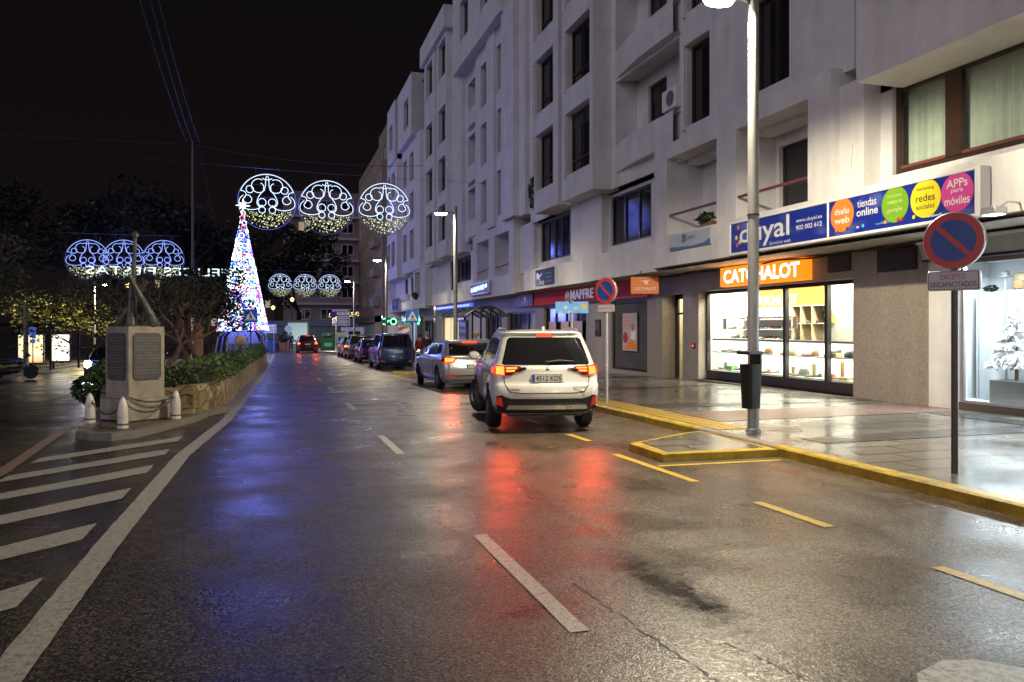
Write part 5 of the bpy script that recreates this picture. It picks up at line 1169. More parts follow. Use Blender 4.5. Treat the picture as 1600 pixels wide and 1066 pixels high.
# ---- generic hatchback / estate / van generator
def make_car(label, paint_, Ln, W_, H, loc, rz, tail='low', lamps=None, txt=None, rails=False, bonnet=.92, rear_rake=.35, roof_r=None, lit_=False, wr=.315, group=None, badge=None, front_lit=False, hi=False, steer=0, belt=None, ground=True):
    t = thing('parked_car' if not lit_ else 'car', label, 'car', (0, 0, 0), 0, group)
    hw = W_/2; yr, yf = -Ln/2, Ln/2; bz = belt or H*.62
    rk = rear_rake; wb = Ln*.61; yw = -Ln/2+Ln*.19
    cowl = yf-Ln*(.26 if not hi else .2); wtop = cowl-Ln*.16
    hz = min(bonnet, bz-.03)
    lv = [(.2, hw-.1, yr+.14, yf-.12, .25, .4, .05), (.35, hw-.02, yr+.03, yf-.02, .24, .5, .07), (.58, hw, yr, yf, .24, .5, .08), (hz*.82, hw, yr+.03, yf-.05, .24, .55, .07), (hz*.94, hw-.01, yr+.05, yf-.25, .24, .5, .06), (bz-.02, hw-.03, yr+.08, cowl+.15, .22, .4, .05), (bz+.03, hw-.06, yr+.11, cowl, .22, .3, .05),
          ((bz+H)/2, hw-.14, yr+.11+rk*.5, (cowl+wtop)/2+.05, .24, .25, .04), (H-.09, hw-.215, yr+.11+rk*.92, wtop+.03, .25, .25, .03), (H-.035, hw-.26, yr+.11+rk*.98, wtop-.06, .25, .25, .03), (H-.012, hw-.34, yr+.2+rk, wtop-.2, .25, .25, .02)]
    me, bv = car_body(lv, (yw, yw+wb), wr, paint_, hw)
    b = bpy.data.objects.new('body', me); COL.objects.link(b); b.parent = t
    for s in (-1, 1): wheel(t, s*(hw-.1), yw, wr, .2, 0, s); wheel(t, s*(hw-.1), yw+wb, wr, .2, steer, s)
    gw = hw-.2; gt = hw-.3; zb = bz+.04; zt = H-.1
    mb = MB(); patch(mb, bv, [(-gw, zb), (gw, zb), (gt, zt), (-gt, zt)], 'r', CGLASS, .006, .1); mb.build('rear_window', t)
    mb = MB(); patch(mb, bv, [(-gw, zb), (gw, zb), (gt, zt), (-gt, zt)], 'f', CGLASS, .006, .1); mb.build('windscreen', t)
    a0 = yr+.11+rk*.95+.08; a1 = cowl-.12; am = (a0+a1)/2-.1
    side_set(t, bv, [[(a0-.1, zb+.05), (am-.55, zb), (am-.55, zt-.01), (a0+.18, zt-.02)], [(am-.48, zb), (am+.2, zb), (am+.2, zt), (am-.48, zt)], [(am+.27, zb), (a1, zb), (wtop+.1, zt-.02), (am+.27, zt)]])
    seams(t, bv, [[(am-.5, zb), (am-.45, .3)], [(am+.23, zt), (am+.23, .3)], [(a1+.02, zb), (a1, .35)]])
    handle_bars(t, bv, (am-.3, am+.45), bz-.12, paint_); mirrors(t, hw-.04, a1-.15, bz+.08, paint_)
    for s in (-1, 1):
        m_ = (lambda q: q) if s == 1 else mirror
        zl = bz-.10
        if lamps == 'wedge': pl_ = [(hw-.42, zl+.06), (hw-.30, zl-.08), (hw-.02, zl-.10), (hw-.03, zl+.08), (hw-.2, zl+.085)]
        elif lamps == 'tall': pl_ = [(hw-.17, zl-.18), (hw-.03, zl-.18), (hw-.06, zl+.16), (hw-.16, zl+.16)]
        else: pl_ = [(hw-.34, zl-.09), (hw-.02, zl-.09), (hw-.03, zl+.07), (hw-.30, zl+.07)]
        mb = MB(); patch(mb, bv, m_(pl_), 'r', REDLIT if lit_ else REDL, .014, .05); patch(mb, bv, [(yr+.09, zl-.07), (yr+.28, zl-.03), (yr+.24, zl+.07), (yr+.12, zl+.07)], 's', REDL, .008, .06, s); o = mb.build('tail_light', t)
        if lit_:
            cx = sum(p[0] for p in pl_)/len(pl_); cz = sum(p[1] for p in pl_)/len(pl_); q = [(cx+(x-cx)*.72, cz+(z-cz)*.62) for x, z in pl_]
            mb = MB(); patch(mb, bv, m_(q), 'r', BRAKEHOT, .022, .05); mb.build('lamp_core', o)
            red_glow(t, (s*(hw-.2), yr-.12, zl), 40)
        hp = [(hw-.45, hz*.72), (hw-.03, hz*.74), (hw-.06, hz*.88), (hw-.42, hz*.84)]
        mb = MB(); patch(mb, bv, m_(hp), 'f', CLEARL if not front_lit else em('headlamp', (.8, .9, 1.), 40, False) if 'headlamp' not in MATS else MATS.get('headlamp') if front_lit else CLEARL, .008, .06); mb.build('headlight', t)
        mb = MB(); patch(mb, bv, m_([(hw-.35, .38), (hw-.1, .4), (hw-.1, .45), (hw-.35, .44)]), 'r', REFL, .01, .06); mb.build('reflector', t)
    if lit_: mb = MB(); patch(mb, bv, [(-.22, zt+.02), (.22, zt+.02), (.22, zt+.05), (-.22, zt+.05)], 'r', BRAKE, .012, .06); mb.build('brake_light', t)
    mb = MB(); patch(mb, bv, [(-hw+.22, .27), (hw-.22, .27), (hw-.3, .42), (-hw+.3, .42)], 'r', TRIM, .008, .08); mb.build('bumper_trim', t)
    mb = MB(); patch(mb, bv, [(-.55, .3), (.55, .3), (.6, .55), (-.6, .55)], 'f', TRIM, .008, .08); mb.build('grille', t)
    plate(t, bv, 0, bz-.18 if lamps != 'wedge' else bz-.28, txt)
    mb = MB(); P = []
    sp = [(-hw+.2, zb-.05), (-hw+.3, bz-.35), (hw-.3, bz-.35), (hw-.2, zb-.05)]
    for a, c in zip(sp[:-1], sp[1:]):
        for k in range(8):
            h = bv.ray_cast(Vector((a[0]+(c[0]-a[0])*k/8, -8, a[1]+(c[1]-a[1])*k/8)), Vector((0, 1, 0)))[0]
            if h: P.append(h)
    mb.tube(P, .006, BLACKP, 5); mb.build('tailgate_gap', t)
    mb = MB(); h = bv.ray_cast(Vector((0, -8, zb+.03)), Vector((0, 1, 0)))[0]; mb.tube([(0, h.y-.02, zb+.03), (.18, h.y-.01, zb+.05), (.42, h.y+.02, zb+.05)], [.018, .013, .007], TRIM, 6); mb.build('wiper', t)
    if rails:
        for s in (-1, 1): mb = MB(); x = hw-.25; mb.tube([(s*x, a0+.1, H-.05), (s*x, a0+.25, H+.005), (s*x, wtop-.4, H+.005), (s*x, wtop-.25, H-.05)], .018, SILV, 6); mb.build('roof_rail', t)
    hb = bv.ray_cast(Vector((0, -8, bz-.06)), Vector((0, 1, 0)))[0]
    if badge:
        mb = MB(); n_ = 4 if badge == 'rings' else 1; r_ = .042 if n_ == 4 else .055
        for k in range(n_):
            cx = (k-(n_-1)/2)*.062; mb.tube([(cx+r_*math.cos(a), hb.y-.008, bz-.06+r_*math.sin(a)) for a in [2*math.pi*i/18 for i in range(18)]], .006, CHROME, 5, closed=True)
        if n_ == 1: mb.tube([(-.035, hb.y-.008, bz-.02), (-.012, hb.y-.008, bz-.1), (0, hb.y-.008, bz-.06), (.012, hb.y-.008, bz-.1), (.035, hb.y-.008, bz-.02)], .006, CHROME, 5)
        mb.build('badge', t)
    t.location = (loc[0], loc[1], gz(loc[0], loc[1])); sl = (gz(loc[0], loc[1]+1)-gz(loc[0], loc[1]-1))/2
    t.rotation_euler = (math.atan(sl)*math.cos(rz), 0, rz)
    return t
audi = make_car('silver estate car with lit brake lights just ahead of the white SUV', cpaint('silver_paint', (.46, .46, .47), .55, .3), 4.7, 1.82, 1.42, (5.40, 24.2), R(1.0), lamps='wedge', lit_=True, txt='', rails=True, badge='rings', rear_rake=.55, steer=R(-12), belt=.95)
BLUEP = cpaint('blue_paint', (.012, .035, .12), .4, .3)
van = make_car('dark blue people carrier parked beyond the silver estate car', BLUEP, 4.8, 1.86, 1.80, (5.86, 41.9), R(0), lamps='tall', txt='8206 JMK', badge='roundel', rear_rake=.22, hi=True, wr=.33, belt=1.08, bonnet=1.02)
make_car('small purple blue hatchback parked just ahead of the blue people carrier', cpaint('violet_paint', (.03, .03, .11), .4, .3), 4.0, 1.74, 1.46, (5.72, 49.6), 0, lamps='plain', rear_rake=.4)
make_car('dark SUV with roof rails parked third from the blue people carrier', cpaint('black_paint', (.015, .016, .022), .3, .3), 4.5, 1.84, 1.66, (5.75, 56.8), 0, lamps='plain', rear_rake=.3, rails=True, belt=1.02)
make_car('light grey hatchback at the far end of the parked row', cpaint('grey_paint', (.3, .29, .28), .5, .3), 4.2, 1.78, 1.55, (5.68, 62.4), 0, lamps='tall', rear_rake=.35)
make_car('dark red car with glowing brake lights driving away down the middle of the street', cpaint('dark_red_paint', (.06, .008, .01), .3, .3), 4.3, 1.82, 1.62, (2.83, 74.2), 0, lamps='plain', lit_=True, rear_rake=.35, belt=1.0)
onc = make_car('dark oncoming car with a dazzling headlight on the left carriageway', cpaint('dark_paint', (.02, .021, .025), .3, .3), 4.2, 1.76, 1.5, (-7.75, 43.5), R(180), lamps='plain', lit_=False, rear_rake=.4)
onc.name = 'car'
mb = MB(); mb.lathe([(.001, .09), (.15, .06), (.17, 0), (.001, -.02)], em('headlamp', (.75, .85, 1.), 130, False), 18, Matrix.Translation((.62, 2.02, .70)) @ Matrix.Rotation(R(-90), 4, 'X')); mb.build('headlight', onc)
light('headlight_beam', 'SPOT', (.62, 2.25, .72), 900, (.72, .82, 1.), onc, shadow_soft_size=.08, spot_size=R(46), spot_blend=.8, rot=(R(82), 0, R(-8)))
mb = MB()
# ------------------------------------------------------------------ street lamps
def make_lamp(label):
    t = thing('street_lamp', label, 'street lamp', (0, 0, 0), 0, 'street lamps along the right pavement')
    mb = MB(); mb.lathe([(.11, 0), (.11, .04), (.085, .05), (.082, 2.6), (.08, 2.62), (.08, 4.2), (.07, 6.55), (.066, 6.6), (.001, 6.61)], STEEL, 24)
    mb.lathe([(.0875, 3.19), (.0875, 3.22)], BLACKP, 20); mb.build('pole', t)
    mb = MB(); mb.tube([(0, 0, 6.3), (-.18, 0, 6.38), (-.42, 0, 6.36)], [.03, .028, .025], STEEL, 8); mb.build('arm', t)
    mb = MB(); mb.lathe([(.17, -.02), (.18, .0), (.16, .05), (.09, .09), (.001, .1)], STEEL, 22, Matrix.Translation((-.58, 0, 6.34)) @ Matrix.Diagonal((1.5, 1, 1, 1))); h = mb.build('lamp_head', t)
    mb = MB(); mb.lathe([(.155, .0), (.14, -.05), (.08, -.075), (.001, -.08)], LAMPGLOW, 22, Matrix.Translation((-.58, 0, 6.32)) @ Matrix.Diagonal((1.5, 1, 1, 1))); mb.build('lens', h)
    light('lamp_light', 'SPOT', (-.58, 0, 6.2), 3600, (1., .87, .62), h, shadow_soft_size=.13, spot_size=R(178), spot_blend=.24)
    return t
lamp = make_lamp('tall grey street lamp with a strap and litter bin, nearest on the right pavement'); lamp.location = (6.8, 10.27, .13)
for (y, lb, sc) in ((30.46, 'second street lamp, standing behind the silver estate car', .985), (50.4, 'third street lamp, standing beyond the blue people carrier', .985), (71.5, 'fourth street lamp, far along the row of parked cars', .985), (92, 'fifth and farthest small street lamp at the end of the street', .6)):
    cl_ = copy_thing(lamp, (6.8, y, hy(y)+.13), 0, lb, (1, 1, sc))
    for o in cl_.children_recursive:
        if o.type == 'LIGHT':
            if y < 31: far_lamp = o.data.copy(); far_lamp.energy = 1900; far_lamp.spot_blend = .8
            o.data = far_lamp
copy_thing(lamp, (6.8, -9.8, .13), 0, 'street lamp behind the viewer on the right pavement')
# the left pavement's lamp
l2 = copy_thing(lamp, (-11.9, 61, -.75), 0, 'grey street lamp on the left pavement beside the tree with lit leaves', (-1, 1, .86)); del l2['group']
for o in l2.children_recursive:
    if o.type == 'LIGHT': o.data = o.data.copy(); o.data.energy = 8500; o.data.spot_blend = .5; o.data.color = (1., .82, .42)
# distant lantern lights
def lantern(loc, label, h):
    t = thing('lantern', label, 'lantern', loc); mb = MB(); mb.lathe([(.08, 0), (.05, .2), (.04, h)], DARKF, 10); mb.build('pole', t)
    mb = MB(); mb.lathe([(.05, h), (.2, h+.12), (.24, h+.4), (.02, h+.55)], em('lantern_glow', (1., .62, .22), 3.2, False) if 'lantern_glow' not in MATS else MATS['lantern_glow'], 12); mb.build('lens', t)
lantern((-.1, 106, -.6), 'warm orange street lantern right of the lit cone tree', 4.6); lantern((2.2, 104, -.6), 'warm lantern glowing under the far dark tree', 5.6); lantern((-12.8, 80, -.9), 'tiny warm lantern behind the monument', 6.2); lantern((-4.4, 82, -.6), 'small warm lantern left of the lit cone tree', 5.0)

t = thing('litter_bin', 'slim dark litter bin with a hood fixed to the nearest street lamp', 'litter bin', (6.62, 10.06, 0), R(15))
mb = MB(); mb.prism(rrect(.24, .2, .04), .50, .51, BLACKP, Matrix.Identity(4))
vs = [(x*k, y*k, z) for z, k in ((.5, .85), (1.12, 1.05), (1.14, 1.05)) for x, y in rrect(.26, .22, .05)]; n = len(rrect(.26, .22, .05))
mb.add(vs, [(i*n+j, i*n+(j+1) % n, (i+1)*n+(j+1) % n, (i+1)*n+j) for i in range(2) for j in range(n)]+[tuple(range(n)), tuple(2*n+j for j in range(n))], pm('bin_brown', (.016, .013, .012), .5, var=.2, spec=.25)); mb.build('bin_body', t)
mb = MB(); mb.box(-.17, .13, -.12, .12, 1.28, 1.33, BLACKP); mb.build('hood', t, bevel=.012); mb = MB(); mb.box(.09, .12, -.1, .1, 1.1, 1.285, BLACKP); mb.build('bracket', t); mb = MB(); mb.lathe([(.1, .72), (.1, .75)], ALU, 20, Matrix.Translation((.19, .2, 0))); mb.build('band', t)

# ------------------------------------------------------------------ traffic signs
def pole(parent, h, r=.032, mat=None):
    mb = MB(); mb.lathe([(r, 0), (r, h), (.001, h+.005)], mat or pm('sign_post', (.075, .07, .07), .45, metal=.3, var=.2) if 'sign_post' not in MATS or mat else MATS['sign_post'], 14); return mb.build('pole', parent)
def np_sign(label, loc, rz, zc, d, ptxt, mat=None, pr=.034, plate_h=.21):
    t = thing('parking_sign', label, 'traffic sign', loc, rz); pole(t, zc+d/2-.05, pr, mat); M = frame((0, -.05, zc), (1, 0, 0), (0, 0, 1))
    mb = MB(); mb.prism(circ(d/2, 40), -.07, 0, ALU, M); f = mb.build('sign_face', t, bevel=.01)
    mb = MB(); mb.prism(circ(d*.485, 40), 0, .003, SIGNRED, M); mb.prism(circ(d*.365, 40), .003, .006, SIGNBLUE, M); mb.prism([(-d*.30, d*.24), (-d*.24, d*.30), (d*.30, -d*.24), (d*.24, -d*.30)], .006, .009, SIGNRED, M); mb.build('symbol', f, smooth=0)
    if ptxt:
        pz = zc-d/2-plate_h/2-.015; w_ = plate_h*2.45; Mp = frame((0, -.05, pz), (1, 0, 0), (0, 0, 1))
        mb = MB(); mb.prism(rrect(w_, plate_h, .03), -.055, 0, ALU, Mp); p = mb.build('sub_plate', t, bevel=.008)
        mb = MB(); mb.prism(rrect(w_*.95, plate_h*.9, .02), 0, .002, BLACKP, Mp); mb.prism(rrect(w_*.92, plate_h*.84, .02), .002, .004, pm('plate_face', (.42, .38, .40), .4, var=.1) if 'plate_face' not in MATS else MATS['plate_face'], Mp)
        rows = ptxt
        for k, (st, ww, c) in enumerate(rows): mb.text(st, Mp @ Matrix.Translation((0, 0, .006)), w_*ww, plate_h*.26, c, x0=-w_*ww/2, y0=plate_h*(.06 if k == 0 else -.32) if len(rows) > 1 else -plate_h*.13, bold=.004)
        mb.build('lettering', p, smooth=0)
    return t
ink = pm('plate_text', (.03, .03, .035), .5); inkr = pm('plate_text_red', (.3, .06, .05), .5)
np_sign('no parking sign on a dark post with a small plate, nearest at the right', (6.87, 6.70, .13), R(-62), 2.45, .60, [('EXCEPTO', .46, inkr), ('DISCAPACITADOS', .86, ink)])
np_sign('no parking sign on a galvanised post just right of the white SUV', (6.69, 15.44, .07), R(-60), 2.38, .55, [('EXCEPTO', .8, inkr)], mat=ALU, plate_h=.17)
e1 = np_sign('round sign seen edge on before the cream lit doorway', (6.62, 33.62, -.17), R(-103), 2.55, .60, [('P', .2, ink)])
np_sign('round sign seen edge on beside the third street lamp', (6.5, 50.0, -.35), R(-100), 2.5, .6, None)
np_sign('small blue and red no parking sign behind the green container far away', (6.0, 86, -.5), R(0), 3.6, .75, None)
def crossing(label, loc, rz, zc, s=.62):
    t = thing('crossing_sign', label, 'traffic sign', loc, rz); pole(t, zc+s/2-.03); M = frame((0, -.05, zc), (1, 0, 0), (0, 0, 1)); mb = MB(); mb.prism(rrect(s, s, .03), -.04, 0, ALU, M); f = mb.build('sign_face', t, bevel=.006)
    mb = MB(); k = s/.62; B = lit('sign_blue_refl', (.02, .11, .48), .22) if 'sign_blue_refl' not in MATS else MATS['sign_blue_refl']; Wt = lit('sign_white_refl', (.6, .6, .65), .25) if 'sign_white_refl' not in MATS else MATS['sign_white_refl']  # sheeting's returned light put in as glow, sign is not backlit
    mb.prism(rrect(s*.97, s*.97, .03), 0, .003, B, M); mb.prism([(-.26*k, -.21*k), (.26*k, -.21*k), (0, .25*k)], .003, .006, Wt, M)
    for P in ([(-.02, .03), (.03, .03), (.04, -.06), (-.03, -.06)], [(-.03, -.06), (.0, -.06), (-.05, -.18), (-.09, -.18)], [(.0, -.06), (.04, -.06), (.09, -.18), (.05, -.18)], [(.03, .02), (.08, -.04), (.06, -.06), (.02, 0)], [(-.02, .03), (-.08, -.03), (-.06, -.05), (-.01, 0)]): mb.prism([(x*k, y*k) for x, y in P], .006, .009, PLK, M)
    mb.prism(circ(.028*k, 12, cy=.06*k), .006, .009, PLK, M)
    for j in range(5): mb.prism([((-.17+.075*j)*k, -.2*k), ((-.13+.075*j)*k, -.2*k), ((-.12+.07*j)*k, -.165*k), ((-.155+.07*j)*k, -.165*k)], .006, .008, PLK, M)
    mb.build('symbol', f, smooth=0); return t
crossing('blue square pedestrian crossing sign above the blue people carrier', (6.3, 37.6, -.27), R(-8), 2.50)
crossing('blue pedestrian crossing sign on the planted island before the lit cone tree', (-1.05, 39.5, -.35), R(-6), 2.6)
# light blue panel on a post behind the SUV
t = thing('info_panel', 'light blue rectangular panel with pale stickers on a post behind the white SUV', 'panel', (6.62, 17.3, .0), R(-20)); pole(t, 2.3, .04, ALU); M = frame((0, -.06, 2.14), (1, 0, 0), (0, 0, 1))
mb = MB(); mb.prism(rrect(.76, .27, .015), -.08, 0, lit('panel_light_blue', (.16, .40, .72), .16), M); f = mb.build('panel', t, bevel=.006); mb = MB()  # panel blue has added glow, nothing lights it from inside
for x, y, w_, h_ in ((-.14, .0, .06, .06), (.10, -.02, .08, .05), (-.26, -.11, .07, .03), (-.05, -.1, .06, .03), (.27, .02, .12, .12)): mb.prism([(x-w_/2, y-h_/2), (x+w_/2, y-h_/2), (x+w_/2, y+h_/2), (x-w_/2, y+h_/2)], 0, .003, CREAM if w_ < .1 else pm('sticker_yellow', (.6, .45, .15), .5), M); mb.build('sticker', f, smooth=0); mb = MB()
mb.box(-.06, .02, -.064, -.06, 2.235, 2.26, BLACKP); mb.build('slot', f, smooth=0)
# direction panels
def direction(label, loc, w_, rows, h=.28, zb=1.8, arrows=True):
    t = thing('direction_sign', label, 'direction sign', loc); mb = MB()
    for s in (-.3, .3): mb.lathe([(.05, 0), (.05, zb+rows*(h+.05))], ALU, 10, Matrix.Translation((s*w_, .06, 0)))
    mb.build('pole', t); r5 = random.Random(rows)
    for k in range(rows):
        z = zb+k*(h+.05); mb = MB(); mb.box(-w_/2, w_/2, -.03, .03, z, z+h, lit('direction_white', (.5, .5, .48), .16) if 'direction_white' not in MATS else MATS['direction_white']); f = mb.build('panel', t, bevel=.01)  # white panels brightened by glow in the paint, not lit signs
        mb = MB(); x = -w_*.42
        while x < w_*.25: l = r5.uniform(.04, .12); mb.box(x, x+l*w_*.8, -.036, -.031, z+h*.35, z+h*.6, SIGNBLUE); x += l*w_+.02
        mb.box(w_*.34, w_*.44, -.036, -.031, z+h*.3, z+h*.7, SIGNBLUE); mb.build('lettering', f, smooth=0)
direction('three row white direction sign right of the lit cone tree', (-.35, 78, -.55), 1.15, 3, .23, 1.75); direction('four row white direction sign far down the street before the pink block', (7.3, 92, -.6), 1.95, 4, .42, 2.55)
# far small objects
def small(name, label, cat, loc, parts, rz=0):
    t = thing(name, label, cat, loc, rz)
    for nm, fn in parts: mb = MB(); fn(mb); mb.build(nm, t, bevel=.01)
    return t
GRN = pm('green_plastic', (.015, .07, .025), .5, var=.2)
small('recycling_container', 'green recycling container right of the dark red car', 'container', (4.9, 77.5, -.57), [('bin_body', lambda m: m.box(-.65, .65, -.5, .5, .1, 1.5, GRN)), ('lid', lambda m: m.lathe([(.7, 1.5), (.6, 1.75), (.001, 1.85)], GRN, 16)), ('label_panel', lambda m: m.box(-.35, .35, -.52, -.505, .5, .85, lit('label_green_glow', (.05, .35, .2), .15)))])  # label brightness is glow put into its green, no lamp there
small('ticket_machine', 'grey parking ticket machine standing right of the green container', 'ticket machine', (6.05, 77, -.45), [('casing', lambda m: m.box(-.35, .35, -.25, .25, 0, 1.75, pm('machine_grey', (.25, .25, .25), .5))), ('screen', lambda m: m.box(-.25, .25, -.262, -.252, .9, 1.3, SIGNBLUE)), ('cap', lambda m: m.box(-.4, .4, -.3, .3, 1.75, 1.83, DARKF))])
small('kiosk', 'brightly lit kiosk front behind the dark red car', 'kiosk', (2.7, 98, -.6), [('casing', lambda m: m.box(-1.3, 1.3, 0, 1.5, 0, 3.2, pm('kiosk_frame', (.2, .22, .15), .5))), ('lit_panel', lambda m: m.box(-1.1, 1.1, -.02, -.002, .4, 2.9, lit('kiosk_lit', (.45, .65, .6), .4)))])
small('planter', 'terracotta planter with a bush left of the dark red car', 'planter', (1.0, 84, -.6), [('pot', lambda m: m.lathe([(.5, 0), (.62, .8), (.58, .8)], pm('terracotta', (.35, .13, .06), .7), 18)), ('foliage', lambda m: leaves(m, [(0, 0, 1.3, .6, .6, .6)], 220, .13, [LEAFD, LEAFG]))])
small('skip_box', 'blue waste box under the three row direction sign', 'waste box', (-.4, 84, -.6), [('casing', lambda m: m.box(-.6, .6, -.4, .4, 0, 1.1, pm('box_blue', (.03, .1, .25), .5))), ('lid', lambda m: m.box(-.63, .63, -.43, .43, 1.1, 1.2, DARKF))])
small('no_entry_sign', 'round pale sign seen from behind left of the dark red car', 'traffic sign', (1.35, 82, -.6), [('pole', lambda m: m.lathe([(.04, 0), (.04, 2.4)], ALU, 10)), ('sign_face', lambda m: m.prism(circ(.33, 24), 0, .04, lit('sign_back', (.5, .5, .5), .15), frame((0, -.05, 2.2), (1, 0, 0), (0, 0, 1))))])  # pale disc carries added glow in its colour, it is unlit
wv = small('parked_van', 'white box van parked at the far end beside the ticket machine', 'van', (8.0, 86, -.55), [('body', lambda m: m.box(-1., 1., -2.2, 2.2, .5, 2.3, WHITEPNT)), ('rear_window', lambda m: m.box(-.6, .6, -2.22, -2.202, 1.3, 1.9, CGLASS)), ('bumper', lambda m: m.box(-1.02, 1.02, -2.3, -2.2, .4, .7, TRIM))])
for s in (-1, 1): wheel(wv, s*.9, -1.4, .33, .2, 0, s); wheel(wv, s*.9, 1.4, .33, .2, 0, s)
mb = MB(); r6 = random.Random(2); WARM = em('warm_bulb', (1., .72, .25), 3.5, False)
for i in range(130): x = 7.6+r6.random()*6.5; z = 4.0-.35*abs(math.sin(x*2.2))+r6.uniform(-.45, .25); mb.lathe([(.001, 0), (.05, .05), (.001, .1)], WARM, 6, Matrix.Translation((x, 118, z)))
mb.tube([(7.5, 118, 4.2), (14.2, 118, 4.2)], .02, WIREB, 5); tag(mb.build('fairy_lights'), 'warm string of fairy lights over the shop fronts at the end of the street', 'fairy lights')
# bus shelter on the right pavement
t = thing('bus_shelter', 'bus shelter with an arched glass roof behind the silver estate car', 'bus shelter', (8.6, 35.2, -.17))
mb = MB(); n = 9
for j, y in enumerate((-2.6, -1.3, 0, 1.3, 2.6)): mb.tube([(-.9+1.9*i/n, y, 2.35+.42*math.sin(math.pi*i/n)) for i in range(n+1)], .03, DARKF, 6)
for i in (0, 3, 6, 9): mb.tube([(-.9+1.9*i/n, -2.6, 2.35+.42*math.sin(math.pi*i/n)), (-.9+1.9*i/n, 2.6, 2.35+.42*math.sin(math.pi*i/n))], .025, DARKF, 6)
mb.build('roof_frame', t); mb = MB(); mb.add([(-.9+1.9*i/n, y, 2.36+.42*math.sin(math.pi*i/n)) for y in (-2.6, 2.6) for i in range(n+1)], [(i, i+1, n+2+i, n+1+i) for i in range(n)], glass('roof_glass', (.45, .42, .4), .9)); mb.build('roof_glass', t)
mb = MB()
for y in (-2.5, -.85, .85, 2.5): mb = MB(); mb.box(.62, .7, y-.04, y+.04, 0, 2.6, DARKF); mb.build('post', t, smooth=0)
mb = MB(); mb.box(-.02, .1, .95, 2.55, .35, 2.2, pm('ad_case', (.05, .04, .05), .4)); a = mb.build('poster_case', t, smooth=0); mb = MB(); mb.box(-.035, -.022, 1.03, 2.47, .45, 2.1, lit('ad_face', (.13, .11, .17), .3)); pu = pm('purple_text', (.06, .035, .16), .5)
mb.text('Felices', FAC(-.04, 2.4, 0), 1.25, .22, pu, y0=1.75, bold=.02); mb.text('Fiestas', FAC(-.04, 2.4, 0), 1.25, .22, pu, y0=1.45, bold=.02); mb.box(-.04, -.036, 1.1, 2.4, .55, 1.2, pu); mb.build('poster', a, smooth=0)
mb = MB(); mb.box(-.2, -.1, .6, 2.2, 2.2, 2.34, BLACKP); d_ = mb.build('display', t, smooth=0); mb = MB()
for k in range(9): mb.box(-.212, -.2, 2.1-k*.1, 2.03-k*.1, 2.235, 2.305, lit('led_purple', (.4, .3, 1), 1.2) if 'led_purple' not in MATS else MATS['led_purple'])
for k in range(4): mb.box(-.212, -.2, 1.05-k*.08, .99-k*.08, 2.24, 2.3, lit('led_amber', (1, .7, .05), .8) if 'led_amber' not in MATS else MATS['led_amber'])
mb.build('led_text', d_, smooth=0)
mb = MB(); mb.box(.2, .6, -2.2, .6, .45, .5, DARKF); mb.build('bench', t, smooth=0)

